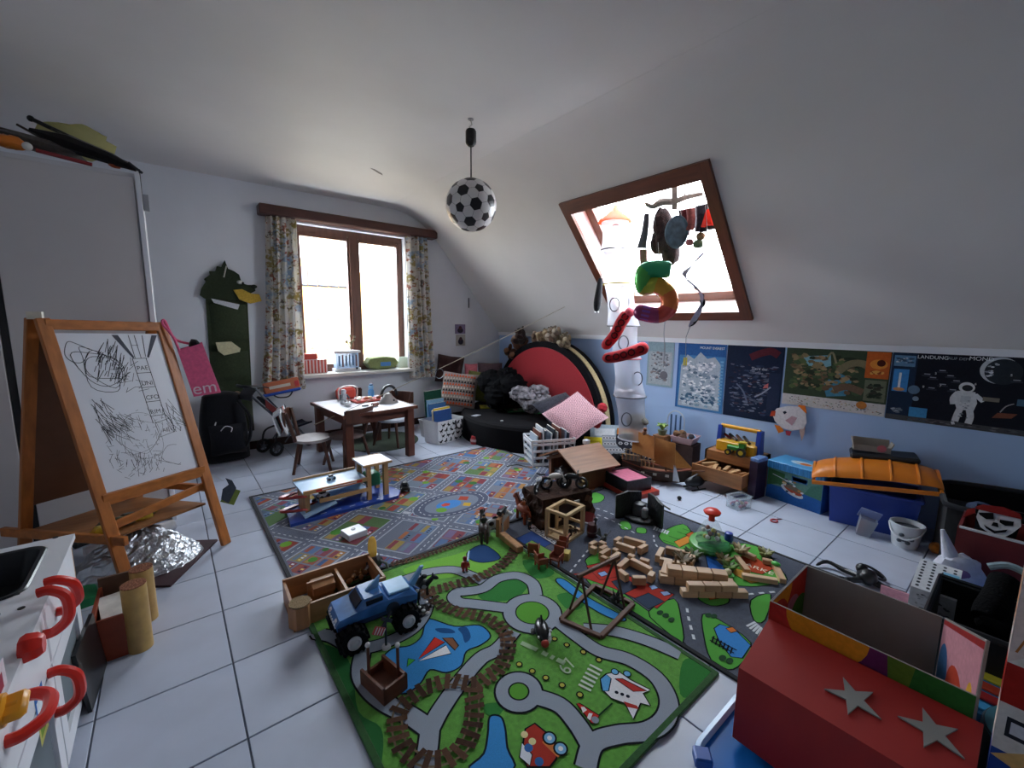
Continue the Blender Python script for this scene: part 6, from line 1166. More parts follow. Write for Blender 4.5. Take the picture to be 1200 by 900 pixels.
for x in (-.27,): m = MB(); m.box((x, .0, .10), (.03, .2, .16), wt_); m.obj('pillar', t)
for z in (.17, .075): m = MB(); m.sheet(lambda u, v: (-.28-.12*math.sin(math.pi*u)-.03*v, -.13+.24*u, z-.05*u+.01*v), 10, 2, pl('9c2a26'), .014); m.obj('ramp', t)
m = MB(); m.box((-.2, -.09, .058), (.22, .14, .008), pl('a4c4e6'), (0, -14, 0)); m.obj('entry_ramp', t); m = MB(); m.box((.23, .02, .14), (.10, .12, .1), pl('1e7a5a'), bev=.01); m.obj('lift_cabin', t)
k = Ink(tr(0, -.1315, .193) @ rotm(90, 0, 0)); k.rect(-.22, -.008, .1, .008, 'c23a30'); k.lay(); k.rect(-.18, -.004, .06, .004, 'e8e4dc'); k.obj('sign_strip', t)
def car(label, loc, rz, c, s=1, c2='1a1c20'):
    t = T('toy_car', label, 'toy car', loc, rz, 'toy cars by the garage'); m = MB(); m.box((0, 0, .022*s), (.075*s, .036*s, .02*s), pl(c), bev=.005*s); m.box((-.004*s, 0, .04*s), (.04*s, .032*s, .02*s), pl(c2), bev=.006*s); m.obj('body', t)
    for x in (-.024, .024):
        for y in (-.018, .018): m = MB(); m.cyl((x*s, (y-.005)*s, .012*s), (x*s, (y+.005)*s, .012*s), .012*s, pl('121316'), n=12); m.obj('wheel', t)
    return t
car('white and black toy car on the lower garage deck', (.93-.16, 3.07, .1255), 20, 'd0d2d6', 1.1); car('black toy buggy parked beside the garage lift', (1.40, 3.10, .0135), 70, '17181c', 1.5); car('silver toy car on the upper garage deck', (.86, 3.18, .2055), 10, '9fb2c4', .8); car('red toy car standing under the garage deck', (.74, 3.2, .036), 60, 'b03028', .9)
# small white box
p = P(417, 632); t = T('white_gadget_box', 'flat white box with round grey button on the town rug', 'box', (p.x, p.y+.03, .0135), 8); m = MB(); m.box((0, 0, .02), (.125, .115, .04), pl('d2d5dc'), bev=.004); m.obj('case', t); m = MB(); m.lathe([(.014, 0), (.014, .004), (0, .005)], pl('6f747c'), 14, c=(0, .01, .04)); m.obj('button', t)
# ---- monster truck with shark body
t = T('monster_truck', 'blue shark monster truck with huge black wheels', 'toy truck', (.615, 1.72, RG), 176); sb = mat('3f74b4', .3, .35, 12); sbl = mat('7fb0d8', .3, .2, 10); tyre = mat('131417', .8, .15, 60, bump=.5, bs=140)
def wheel(x, y, r):
    m = MB(); m.lathe([(r*.5, -.03), (r*.88, -.034), (r, -.022), (r, .022), (r*.88, .034), (r*.5, .03)], tyre, 22, T=tr(x, y, r) @ rotm(90, 0, 0)); o = m.obj('wheel', t); s_ = 1 if y > 0 else -1; m = MB(); m.lathe([(r*.5, -.018), (r*.5, .038), (r*.4, .042), (r*.3, .034), (r*.14, .036), (0, .042)], pl('c9ccd0'), 16, T=tr(x, y, r) @ rotm(-90*s_, 0, 0)); m.obj('hub', o)
    for q in range(14):
        a = q*2*math.pi/14; m = MB(); m.box((x+r*math.cos(a), y, r+r*math.sin(a)), (.012, .06, .014), tyre, (0, -math.degrees(a)+90, 0)); m.obj('tread_lug', o)
for x in (-.115, .115):
    for y in (-.085, .085): wheel(x, y, .056)
m = MB(); m.box((0, 0, .085), (.25, .09, .03), pl('17181c')); m.cyl((-.115, -.08, .056), (-.115, .08, .056), .01, pl('2a2b30')); m.cyl((.115, -.08, .056), (.115, .08, .056), .01, pl('2a2b30')); m.obj('chassis', t)
prof = [(.17, .0), (.175, .02), (.16, .045), (.09, .055), (.055, .092), (-.02, .095), (-.045, .06), (-.15, .065), (-.175, .04), (-.17, .0)]; m = MB()
m.grid(lambda u, v: (prof[round(u*9)][0], (2*v-1)*.075*(1-.22*(prof[round(u*9)][1] > .06)), .10+prof[round(u*9)][1]), 9, 6, sb, smooth=False)
for s_ in (-1, 1): vs = [(x, s_*.075*(1-.22*(z > .06)), .10+z) for x, z in prof]; m.add(vs, [list(range(10)) if s_ < 0 else list(range(10))[::-1]], sb)
m.obj('body', t); m = MB(); m.box((.075, 0, .172), (.01, .10, .04), pl('1c2430'), (0, -42, 0)); m.obj('windscreen', t)
for s_ in (-1, 1): m = MB(); m.box((.015, s_*.068, .172), (.07, .006, .026), pl('141820')); m.obj('side_window', t); m = MB(); m.lathe([(.03, 0), (.03, .004), (0, .005)], pl('20262e'), 14, T=tr(-.06, s_*.076, .115) @ rotm(-90*s_, 0, 0)); m.obj('wheel_arch', t); m = MB(); m.lathe([(.012, 0), (.008, .008), (0, .009)], pl('e0e2e4'), 10, T=tr(.165, s_*.045, .13) @ rotm(0, 90, 0)); m.obj('headlight', t)
m = MB(); m.prism([(.04, 0), (-.02, .0), (-.03, .055)], -.006, .006, sbl, T=tr(.0, 0, .19) @ rotm(90, 0, 0)); m.obj('shark_fin', t); m = MB(); m.prism([(0, 0), (.04, 0), (-.03, .08), (-.045, .08)], -.007, .007, sbl, T=tr(-.19, 0, .14) @ rotm(90, 0, 0)); m.prism([(0, 0), (.03, 0), (-.035, -.03)], -.007, .007, sb, T=tr(-.18, 0, .14) @ rotm(90, 0, 0)); m.obj('tail_fin', t)
m = MB()
for i in range(6): m.box((.173, -.05+.02*i, .115), (.006, .01, .018), pl('dfe3e8'))
m.obj('teeth', t); m = MB(); m.box((0, 0, .108), (.338, .153, .016), pl('1b2c52')); m.box((.155, 0, .112), (.03, .13, .02), pl('20242c')); m.obj('dark_skirt', t); m = MB(); m.box((-.1, 0, .168), (.1, .11, .012), sbl, bev=.004); m.obj('bed_cover', t)
# ---- wooden stable tray
t = T('wooden_stable', 'open wooden toy stable box with inner walls', 'toy stable', (.33, 1.93, 0), -2); w1 = wd('a87850', 1); w3 = wd('9a6a46', 3); m = MB(); m.box((.21, .12, .006), (.42, .25, .012), w1); m.obj('floor_board', t)
for c, d, nm in (((.21, .0, .055), (.42, .012, .11), 'front_wall'), ((.21, .245, .06), (.42, .012, .12), 'rear_wall'), ((.006, .12, .055), (.012, .24, .11), 'end_wall'), ((.414, .12, .055), (.012, .24, .11), 'end_wall'), ((.24, .125, .05), (.012, .22, .10), 'partition'), ((.15, .15, .07), (.12, .012, .10), 'manger_board')): m = MB(); m.box(c, d, w1 if d[0] > .1 else wd('a87850', 2)); m.obj(nm, t)
m = MB(); m.box((.16, .15, .085), (.1, .07, .045), w1, (12, 0, 0)); m.obj('ramp_block', t); m = MB(); m.lathe([(.05, 0), (.05, .10), (0, .102)], wd('a87850', 3), 6, c=(.035, .02, .012)); m.obj('corner_tower', t); m = MB(); m.lathe([(.045, 0), (.045, .006), (0, .007)], mat('a08a6a', .9, .4, 200, bump=1, bs=300), 16, c=(.035, .02, .114)); m.obj('straw_mat', t)
rr = random.Random(9)
for i in range(4):
    q = V((.30+.03*i, .17+.03*(i % 2), .02)); a = T('toy_hen', 'tiny brown toy animal in the wooden stable', 'toy animal', (.33+q.x, 1.93+q.y, .015), 40*i, 'tiny animals in the stable'); m = MB(); m.ball((0, 0, .022), (.018, .012, .014), pl('8a5a34'), 8); m.ball((.016, 0, .038), .008, pl('a06a3c'), 8); m.obj('body', a); m = MB(); [m.cyl((.004*s_, .006*s_, 0), (.004*s_, .006*s_, .015), .003, pl('5a3a24'), n=5) for s_ in (-1, 1)]; m.obj('legs', a)
# ---- bullet shaped light
p = P(438, 676); t = T('capsule_lamp', 'clear amber capsule standing on a dark toy base', 'toy', (p.x+.02, p.y+.06, RG)); m = MB(); m.ball((0, 0, .04), (.055, .045, .042), mat('23242a', .6, .2, 30), 14, nz=.25); m.cyl((0, 0, .06), (0, 0, .08), .028, pl('3a3a40')); m.obj('base', t); m = MB(); m.lathe([(.022, .08), (.024, .12), (.022, .16), (.014, .182), (0, .19)], sheer('e0b84a', .7), 16); m.obj('capsule', t)
for s_ in (-1, 1): m = MB(); m.tube([(s_*.03, -.03, .05), (s_*.06, -.04, .03), (s_*.065, -.045, .0)], .008, pl('7d7f88'), 6); m.obj('claw', t)
# ---- cows and spotted piece
def quad_animal(name, label, loc, rz, c, s=1, cat='toy animal', group=None, spots=None, neck=.6, mane=None):
    t = T(name, label, cat, loc, rz, group); f = pl(c, .5); m = MB(); m.ball((0, 0, .052*s), (.042*s, .019*s, .021*s), f, 12, nz=.05); m.tube([(.03*s, 0, .058*s), (.048*s, 0, (.058+.03*neck)*s), (.055*s, 0, (.06+.04*neck)*s)], [.014*s, .011*s, .010*s], f, 8); m.ball((.066*s, 0, (.06+.04*neck)*s), (.019*s, .009*s, .010*s), f, 8, rot=(0, 25, 0))
    for x in (-.028, .028):
        for y in (-.011, .011): m.cyl((x*s, y*s, .048*s), (x*s*1.05, y*s, 0), .0075*s, f, .0055*s, 7)
    m.tube([(-.04*s, 0, .06*s), (-.055*s, 0, .045*s), (-.055*s, 0, .02*s)], .004*s, f, 5)
    for y in (-1, 1): m.ball((.055*s, y*.008*s, (.072+.04*neck)*s), (.004*s, .003*s, .008*s), f, 6)
    m.obj('body', t)
    if spots:
        for x, y, z in ((-.02, -.018, .058), (.015, -.018, .05), (.0, .0, .072), (-.025, .017, .055), (.018, .017, .06)): m = MB(); m.ball((x*s, y*s, z*s), (.012*s, .004*s, .010*s), pl(spots), 8); m.obj('spot', t)
    if mane: m = MB(); m.tube([(.026*s, 0, .075*s), (.045*s, 0, (.07+.04*neck)*s), (.056*s, 0, (.075+.04*neck)*s)], .006*s, pl(mane), 6); m.obj('mane', t)
    return t
p = P(487, 709); quad_animal('toy_cow', 'black and white toy cow standing behind the monster truck', (p.x-.01, p.y+.02, RG), 10, '1a1a1d', 1.15, spots='c9c9cc'); p = P(497, 703); quad_animal('toy_cow', 'black toy cow with pale patches beside its twin by the truck', (p.x, p.y+.03, RG), -30, '202024', 1.05, spots='b8b8ba')
p = P(488, 722); t = T('pebble_pond', 'flat black and white spotted toy piece on the green rug', 'toy piece', (p.x, p.y, RG+.001), 10); k = MB(); k.lathe([(0, .006), (.07, .006), (.075, 0)], pl('1c1c20'), 18, sy=.6); k.obj('plate', t); rr = random.Random(3)
for i in range(16): a = i*2*math.pi/16; q = .5+.5*(i % 2); m = MB(); m.ball((.078*math.cos(a)*q, .05*math.sin(a)*q, .009), (.011, .010, .006), pl('c4c4c6' if i % 3 else '17171a'), 8); m.obj('pebble', t)
# ---- gallows cart
t = T('wooden_cart', 'brown wooden tray with two upright posts on the green rug', 'toy cart', (.525, 1.395, RG), 12); dk = wd('6a3a26', 1); m = MB(); m.box((0, 0, .006), (.10, .15, .012), dk)
for c, d in (((-.046, 0, .035), (.010, .15, .055)), ((.046, 0, .035), (.010, .15, .055)), ((0, -.07, .035), (.10, .010, .055)), ((0, .07, .025), (.10, .010, .035))): m.box(c, d, dk)
m.obj('tray', t)
for x, y in ((-.03, .05), (.04, -.035)): m = MB(); m.cyl((x, y, .0), (x, y, .16), .006, wd('5a3020', 3), n=8); o = m.obj('post', t); m = MB(); m.ball((x, y, .165), .010, pl('d0d0d2', .2), 10); m.obj('knob', o)
p = P(455, 765); t = T('crossing_sign', 'red and white toy level crossing barrier sign', 'toy sign', (p.x+.0, p.y+.02, RG), 20); m = MB(); m.cyl((0, 0, 0), (0, 0, .13), .005, pl('24252a'), n=8); m.lathe([(.02, 0), (.016, .01), (0, .012)], pl('c8c8ca'), 12); m.obj('pole', t); m = MB(); m.box((.0, -.008, .13), (.07, .006, .014), pl('1d1e22'), (0, 40, 0)); m.box((0, -.008, .13), (.07, .006, .014), pl('1d1e22'), (0, -40, 0)); m.obj('cross', t)
m = MB(); m.box((-.045, -.012, .11), (.06, .008, .03), pl('b0362c'), (0, 38, 0)); o = m.obj('barrier', t)
for i in range(4): m = MB(); m.box((-.063+.013*i, -.0165, .124-.0102*i), (.005, .002, .026), pl('dcd6d0'), (0, 38, 0)); m.obj('stripe', o)
# ---- red figure
def figure(name, label, loc, rz, c_body, c_leg, c_head='c99a78', s=1, hat=None, cat='toy figure', group=None):
    t = T(name, label, cat, loc, rz, group); m = MB()
    for y in (-.008, .008): m.cyl((0, y*s, .028*s), (0, y*s*1.1, 0), .0075*s, pl(c_leg), .007*s, 8)
    m.box((.005*s, .009*s, .003*s), (.018*s, .010*s, .006*s), pl('2a2a2e')); m.box((.005*s, -.009*s, .003*s), (.018*s, .010*s, .006*s), pl('2a2a2e')); m.obj('legs', t)
    m = MB(); m.lathe([(.013*s, .026*s), (.015*s, .036*s), (.012*s, .055*s), (.005*s, .058*s)], pl(c_body), 10, sy=1.2)
    for y in (-1, 1): m.tube([(0, y*.015*s, .052*s), (.008*s, y*.02*s, .040*s), (.016*s, y*.018*s, .032*s)], .0045*s, pl(c_body), 6); m.ball((.018*s, y*.018*s, .031*s), .005*s, pl(c_head), 6)
    m.obj('torso', t); m = MB(); m.ball((0, 0, .069*s), (.0115*s, .011*s, .0125*s), pl(c_head), 10); h = m.obj('head', t)
    m = MB(); m.ball((-.002*s, 0, .073*s), (.0125*s, .0122*s, .011*s), pl(hat or '3a2418'), 10, half=True); m.obj('hat' if hat else 'hair', h)
    for y in (-1, 1): m = MB(); m.ball((.011*s, y*.004*s, .070*s), .0017*s, pl('111111'), 6); m.obj('eye', h)
    return t
p = P(545, 672); figure('toy_knight', 'small red toy knight standing on the printed road', (p.x, p.y, RG), -110, 'a8281f', 'a8281f', '8a2018', 1.05, hat='7a1a14')
m = MB(); m.cyl((p.x+.01, p.y-.01, RG+.06), (p.x+.06, p.y+.05, RG+.075), .006, pl('3f7fc0'), n=8); tag(m.obj('toy_lance'), 'short blue toy lance held by the red knight', 'toy lance')
# ---- swing frame
t = T('swing_frame', 'brown wooden toy swing frame standing on the green rug', 'toy swing'); dk1 = wd('5d3a28', 1, .6)
qa, qb, qc, qd = P(657, 731), P(704, 751), P(742, 712), P(697, 690)
cs = [qa, qb, qc, qd]; up = V((0, 0, RG+.008))
for a, b in ((0, 1), (1, 2), (2, 3), (3, 0)): m = MB(); beam(m, cs[a]+up, cs[b]+up, .022, .016, dk1); m.obj('base_beam', t)
l1, l2, r1, r2 = P(667, 719), P(693, 742), P(704, 700), P(732, 717); h_ = .235; lt = (l1+l2)/2+V((0, 0, h_)); rt = (r1+r2)/2+V((0, 0, h_))
for a, b in ((l1, lt), (l2, lt), (r1, rt), (r2, rt)): m = MB(); m.cyl(a+V((0, 0, RG)), b, .006, wd('4a2c20', 3), n=8); m.obj('leg', t)
m = MB(); dv = (rt-lt); beam(m, lt-dv*.12+V((0, 0, .005)), rt+dv*.15+V((0, 0, .005)), .016, .016, dk1); m.obj('top_beam', t)
p = P(731, 716); t = T('black_spiny_toy', 'small black spiny toy creature inside the swing frame', 'toy animal', (p.x+.0, p.y+.05, RG)); m = MB(); m.ball((0, 0, .022), (.03, .025, .02), pl('101114', .6), 10); m.obj('body', t); rr = random.Random(5)
for i in range(14): a, e = rr.uniform(0, 6.28), rr.uniform(.1, 1.3); d = V((math.cos(a)*math.cos(e), math.sin(a)*math.cos(e), math.sin(e))); m = MB(); m.cyl(V((0, 0, .022))+d*.02, V((0, 0, .022))+d*.05, .006, pl('14151a', .6), .001, 6); m.obj('spine', t)
# ---- orca
p = P(634, 752); t = T('toy_orca', 'black and white toy penguin whale with red nose', 'toy animal', (p.x+.005, p.y+.0, RG), 58); m = MB(); m.lathe([(0, -.07), (.018, -.055), (.03, -.02), (.032, .02), (.022, .055), (.010, .075), (0, .08)], pl('14161a', .25), 16, T=tr(0, 0, .036) @ rotm(0, 90, 0), sx=1, sy=1); m.obj('body', t); m = MB(); m.ball((-.066, 0, .03), (.016, .018, .016), pl('b03024'), 10); m.obj('red_nose', t); m = MB(); m.ball((-.02, -.016, .03), (.045, .02, .02), pl('cfd2d6'), 12); m.obj('white_flank', t); m = MB(); m.prism([(.0, 0), (.03, 0), (.028, .03)], -.004, .004, pl('14161a'), T=tr(0, 0, .062) @ rotm(90, 0, 0)); m.obj('dorsal_fin', t)
for s_ in (-1, 1): m = MB(); m.ball((.02, s_*.035, .022), (.02, .014, .005), pl('14161a'), 8); m.obj('flipper', t); m = MB(); m.ball((-.045, s_*.024, .045), .005, pl('e8e8ea'), 6); m.obj('eye', t)
# ---- wooden cube frame house
t = T('wooden_frame_house', 'open wooden cube frame house beside the police print', 'toy house', (1.815, 1.70, .008), 10); fw = wd('c5a67c', 1); fy = wd('c5a67c', 2); fz = wd('c5a67c', 3); A_, B_, h_ = .215, .165, .185
for x in (.011, A_-.011):
    for y in (.011, B_-.011): m = MB(); m.box((x, y, h_/2), (.022, .022, h_), fz); m.obj('post', t)
for z in (.008, h_-.006):
    for y in (.011, B_-.011): m = MB(); m.box((A_/2, y, z), (A_-.02, .022, .018), fw); m.obj('rail', t)
    for x in (.011, A_-.011): m = MB(); m.box((x, B_/2, z), (.022, B_-.02, .018), fy); m.obj('rail', t)
m = MB(); m.box((A_/2, B_/2, .004), (A_-.04, B_-.04, .006), mat('c9ad80', .5)); m.obj('floor_board', t)
for (c, d) in (((A_*.55, B_-.011, h_/2), (.02, .014, h_-.03)), ((A_*.75, B_-.011, h_*.36), (A_*.45, .014, .016)), ((A_-.011, B_/2, h_*.36), (.014, B_-.05, .016)), ((.011, B_/2, h_*.3), (.014, B_-.05, .014))): m = MB(); m.box(c, d, fz); m.obj('window_bar', t)
figure('toy_girl', 'dark toy figure standing inside the wooden frame house', (1.815+.09, 1.70+.05, .016), -100, '2a211c', '3a2a20', s=.85); figure('toy_boy', 'second small dark toy figure inside the wooden frame house', (1.815+.13, 1.70+.045, .016), -100, '4a4034', '2a2420', s=.7)
# ---- brown mountain castle with bikes on top
t = T('rock_castle', 'dark brown toy rock castle block behind the wooden frame house', 'toy castle', (2.06, 2.03, .007), -12); rk = mat('3b2820', .8, .5, 18, bump=.9, bs=50); m = MB()
def rock(u, v): a = 2*math.pi*u; q = max(abs(math.cos(a)), abs(math.sin(a))); n_ = noise.noise(V((math.cos(a)*4, math.sin(a)*4, v*4))); return ((.24-.03*v+.025*n_)*math.cos(a)/q*.92, (.16-.02*v+.02*n_)*math.sin(a)/q*.92, .20*v)
m.grid(rock, 48, 10, rk, True, smooth=False); m.box((0, 0, .192), (.40, .26, .016), rk); m.obj('rock_walls', t)
for i in range(10): m = MB(); x = -.2+.045*i; m.box((x, -.155+.02*(i % 2), .05+.05*(i % 3)), (.05, .03, .045), mat(['4a3226', '33221c', '54392a'][i % 3], .8, .3, 30), (0, 5*i, 3*i)); m.obj('boulder', t)
m = MB(); m.box((-.06, -.166, .09), (.14, .02, .14), mat('2a1512', .7)); m.obj('gate', t); m = MB(); m.box((.05, -.168, .16), (.04, .008, .02), pl('b8b4ae')); m.obj('plaque', t); m = MB(); m.box((.19, -.05, .22), (.05, .05, .05), mat('6a5a3a', .8)); m.obj('turret', t)
def bike(label, loc, rz, c, s=1):
    t = T('toy_motorbike', label, 'toy motorbike', loc, rz, 'toy motorbikes on the rock castle')
    for x in (-.045, .05): m = MB(); m.tube([(x*s+.026*s*math.cos(a*math.pi/7), 0, (.03+.026*math.sin(a*math.pi/7))*s) for a in range(14)], .007*s, pl('14151a'), 7, True); m.obj('wheel', t)
    m = MB(); m.tube([(-.045*s, 0, .03*s), (-.01*s, 0, .055*s), (.03*s, 0, .065*s), (.05*s, 0, .03*s)], .008*s, pl(c), 6); m.ball((0, 0, .062*s), (.035*s, .014*s, .014*s), pl(c), 10); m.tube([(.032*s, -.025*s, .085*s), (.03*s, 0, .078*s), (.032*s, .025*s, .085*s)], .004*s, pl('202226'), 5); m.obj('frame', t); return t
bike('grey toy motorbike lying on the near castle edge', (1.93, 2.08, .208), 30, 'a9adb4', 1.3); bike('white and red toy motorbike on the castle roof', (2.05, 2.04, .208), -25, 'd0ccca', 1.5); bike('black toy motorbike on the castle roof behind', (2.15, 1.98, .208), -50, '26272c', 1.4); bike('dark silver toy motorbike beside the barn opening', (2.16, 2.10, .208), 70, '585c64', 1.2)
# ---- barn
t = T('toy_barn', 'wooden toy barn with ridged roof and open front', 'toy barn', (2.56, 2.44, .0135), -8.5); bwd = wd('7a4a30', 3); bwx = wd('8a5a3c', 2); dep, wid, eh, rh = .36, .46, .175, .265   # local: x depth, y width
m = MB(); m.box((dep/2, wid/2-.008, eh/2), (dep, .014, eh), bwd); m.obj('side_wall', t); m = MB(); m.box((dep/2, -wid/2+.008, eh/2), (dep, .014, eh), bwd); m.obj('side_wall', t); m = MB(); m.prism([(-wid/2, 0), (wid/2, 0), (wid/2, eh), (0, rh), (-wid/2, eh)], dep-.014, dep, bwd, T=Matrix(((0, 0, 1, 0), (1, 0, 0, 0), (0, 1, 0, 0), (0, 0, 0, 1)))); m.obj('rear_wall', t)
for y in (-wid/2+.02, wid/2-.02): m = MB(); m.box((.012, y, eh/2), (.024, .028, eh), wd('8f6248', 3)); m.obj('corner_post', t)
for s_ in (-1, 1):
    for i in range(6):
        f0 = i/6; y0, z0 = s_*(wid/2+.04)*(1-f0), eh-.02+(rh-eh+.035)*f0; y1, z1 = s_*(wid/2+.04)*(1-f0-1/6), eh-.02+(rh-eh+.035)*(f0+1/6); m = MB(); L = math.hypot(y1-y0, z1-z0)
        m.box((dep/2-.03, (y0+y1)/2, (z0+z1)/2+.014), (dep+.10, L+.004, .012), wd('9a6a4a', 1), (math.degrees(math.atan2(z1-z0, y1-y0)) if s_ < 0 else math.degrees(math.atan2(z1-z0, y1-y0))+180, 0, 0)); m.obj('roof_plank', t)
for s_ in (-1, 1):
    for i in range(4): m = MB(); f0 = .12+i*.22; m.box((-.012, s_*(wid/2)*(1-f0)*.98, eh-.01+(rh-eh)*f0-.012), (.010, .10, .022), bwx, (-s_*24, 0, 0)); m.obj('gable_board', t)
for i, (x, y, c) in enumerate(((.08, .05, '4a3a34'), (.12, -.08, '2f2826'), (.2, .0, '5a4a40'))): quad_animal('toy_horse', ['brown grey toy horse', 'blackish toy horse', 'pale brown toy horse'][i]+' standing inside the wooden barn', (2.56+x, 2.44+y-.03, .012), 180+30*i, c, 1.5, group='horses in the barn')
# ---- pink box on red box
t = T('red_flat_box', 'flat red cardboard box under the pink lined box', 'box', (2.88, 2.0, 0), -12); m = MB(); m.box((0, 0, .02), (.30, .36, .04), pl('b0382a'), bev=.003); m.obj('carton', t)
t = T('pink_lined_box', 'open black patterned box with pink inside', 'box', (2.87, 2.02, .041), -14); m = MB(); hb = .10; bkp = mat('1f1d24', .5, .6, 60); pkm = mat('c86a86', .6)
for c, d in (((-.12, 0, hb/2), (.008, .28, hb)), ((.12, 0, hb/2), (.008, .28, hb)), ((0, -.14, hb/2), (.248, .008, hb)), ((0, .14, hb/2), (.248, .008, hb))): m.box(c, d, bkp)
m.obj('walls', t); m = MB(); m.box((0, 0, hb-.018), (.23, .27, .006), pkm); m.obj('pink_lining', t)
# ---- black fold out playset
t = T('dark_cave_playset', 'black fold out cave playset on the road rug', 'playset', (2.50, 1.63, .008), 20); cv_ = mat('15161b', .5, .4, 30, bump=.6, bs=60)
for s_, rz_ in ((1, 20), (-1, -50)):
    m = MB(); m.sheet(lambda u, v: (.02+.11*math.cos(R(60+110*u))*1.0, s_*(.03+.13*u), .19*v*(1-.25*abs(u-.5))+.0), 8, 6, cv_, .02); m.obj('cave_wall', t)
m = MB(); m.lathe([(.13, 0), (.13, .018), (.12, .024), (0, .024)], cv_, 24, sx=.8); m.obj('base', t); m = MB(); m.lathe([(.05, .024), (.05, .08), (.04, .10), (.015, .11), (0, .112)], mat('4a4c52', .45, .4, 30), 14, c=(.02, .02, 0)); m.obj('tower', t); m = MB(); m.box((-.03, -.03, .06), (.05, .04, .07), mat('8a8d92', .45, .3, 20), bev=.01); m.obj('grey_gate', t); m = MB(); m.box((.0, -.17, .12), (.006, .06, .012), pl('c9c9cb'), (0, 0, -40)); m.obj('pale_slot', t)
for i in range(5): m = MB(); m.lathe([(.02, 0), (.012, .05), (0, .08)], cv_, 7, c=(.06, -.1+.05*i, .02)); m.obj('stalagmite', t)
# ---- figures at the railway corner
p = P(570, 637); quad_animal('toy_horse', 'dark brown toy horse with black rider by the wooden plank', (p.x, p.y+.03, RG), 60, '3a2a22', 1.6, mane='141010'); figure('toy_rider', 'black clad toy rider sitting behind the plank', (p.x, p.y+.03, RG+.09), 60, '15161a', '15161a', s=1.0, hat='1c1e24'); p = P(583, 630); quad_animal('toy_zebra', 'black and white toy zebra by the wooden planks', (p.x, p.y+.03, RG), -20, 'c8c8c8', 1.5, spots='18181c'); p = P(618, 612); quad_animal('toy_horse', 'orange brown toy horse behind the police print', (p.x-.02, p.y+.02, .008), 80, '8f3f20', 1.7, mane='5a2414'); figure('toy_indian_rider', 'pale toy rider on the orange brown horse', (p.x-.02, p.y+.02, .10), 80, 'a85a34', '9a8a7a', s=.9); p = P(623, 620); figure('toy_guard', 'small dark toy figure in front of the orange brown horse', (p.x-.02, p.y, .008), -80, '20242c', '181a20', s=.9)
p = P(604, 622); t = T('plank_stack', 'upright tan wooden plank stack behind the long plank', 'wooden block', (p.x-.09, p.y+.03, .008), 28); m = MB(); [m.box((.0, -.012+.012*i, .06), (.16, .0115, .12), wd('a87850', 3)) for i in range(2)]; m.obj('plank', t); t2 = P(595, 605, .13); t = T('black_toy_cannon', 'black toy cannon lying on top of the plank stack', 'toy cannon', (p.x-.09, p.y+.03, .129), 28); m = MB(); m.cyl((-.045, 0, .022), (.05, 0, .028), .018, pl('14161c'), .013, 12); m.obj('barrel', t); [MB().cyl((0, s_*.018, .018), (0, s_*.026, .018), .018, pl('20242c'), n=12).obj('wheel', t) for s_ in (-1, 1)]
a, b = P(588, 630, RG), P(610, 648, RG); m = MB(); beam(m, a+V((0, 0, .02)), b+V((0, 0, .02)), .045, .04, wd('b2845a', 3)); tag(m.obj('long_plank'), 'long tan wooden block lying across the railway print', 'wooden block')
# ---- red chairs
def redchair(label, loc, rz): 
    t = T('dolls_chair', label, 'toy chair', loc, rz, 'reddish wooden dolls chairs'); m = MB(); rw_ = wd('8a3f26', 1); m.box((0, 0, .035), (.06, .06, .008), rw_); m.obj('seat', t); m = MB(); m.box((-.028, 0, .065), (.006, .06, .055), rw_, (0, -12, 0)); m.obj('backrest', t)
    for x in (-.025, .025):
        for y in (-.025, .025): m = MB(); m.box((x, y, .016), (.008, .008, .032), rw_); m.obj('leg', t)
    for y in (-.03, .03): m = MB(); m.box((0, y, .05), (.06, .006, .028), rw_); m.obj('arm_panel', t)
    return t
for px, py, rz, lb in ((628, 654, 40, 'reddish wooden dolls chair at the end of the police print'), (637, 668, -20, 'reddish wooden dolls chair lying nearest the printed pond'), (662, 646, 120, 'tall reddish wooden dolls chair beside the frame house'), (655, 664, 200, 'reddish wooden dolls chair facing the small pen')): p = P(px, py); redchair(lb, (p.x, p.y+.02, .008), rz)
p = P(664, 656); m = MB(); m.box((p.x, p.y, .03), (.05, .035, .044), wd('b09a4a', 1), (0, 0, 30)); tag(m.obj('green_wood_block'), 'olive green wooden block among the dolls chairs', 'wooden block')
# ---- wooden building blocks
bc = [wd('c8a27c', 1), wd('bd9670', 1), wd('d0ad88', 1)]; nb_ = [0]
def block(A, B, lb, grp, h=.042, z0=.008, w_=.03, px=True, off=(0, 0, 0)):
    a, b = (P(*A, z0) if px else V(A)), (P(*B, z0) if px else V(B)); a, b = V((a.x, a.y, z0))+V(off), V((b.x, b.y, z0))+V(off); L = (b-a).length; m = MB(); m.box((0, 0, h/2), (L, w_, h), bc[nb_[0] % 3], bev=.002); o = m.obj('wooden_block', None, (a+b)/2, ang(a, b)); nb_[0] += 1; return tag(o, lb, 'wooden block', grp)
def pen(pts, lb, grp, closed=True, h=.042, split=1, z0=.008):
    g = [P(*zz(*p), z0) for p in pts]; n_ = len(g)
    for i in range(n_ if closed else n_-1):
        a, b = g[i], g[(i+1) % n_]; d = (b-a).normalized()*.016
        for s_ in range(split): block(a.lerp(b, s_/split)+d, a.lerp(b, (s_+1)/split)-(d if s_ == split-1 else d*0), lb, grp, h, z0, px=False)
pen([(388, 318), (424, 334), (456, 316), (420, 300)], 'pale wooden block in the little square pen', 'blocks of the little square pen')
pen([(425, 352), (462, 370), (500, 340), (466, 326)], 'pale wooden block in the pen touching the little square pen', 'blocks of the touching pen')
pen([(478, 305), (560, 332), (597, 312), (505, 285)], 'pale wooden block in the long pen beside the cave playset', 'blocks of the long pen')
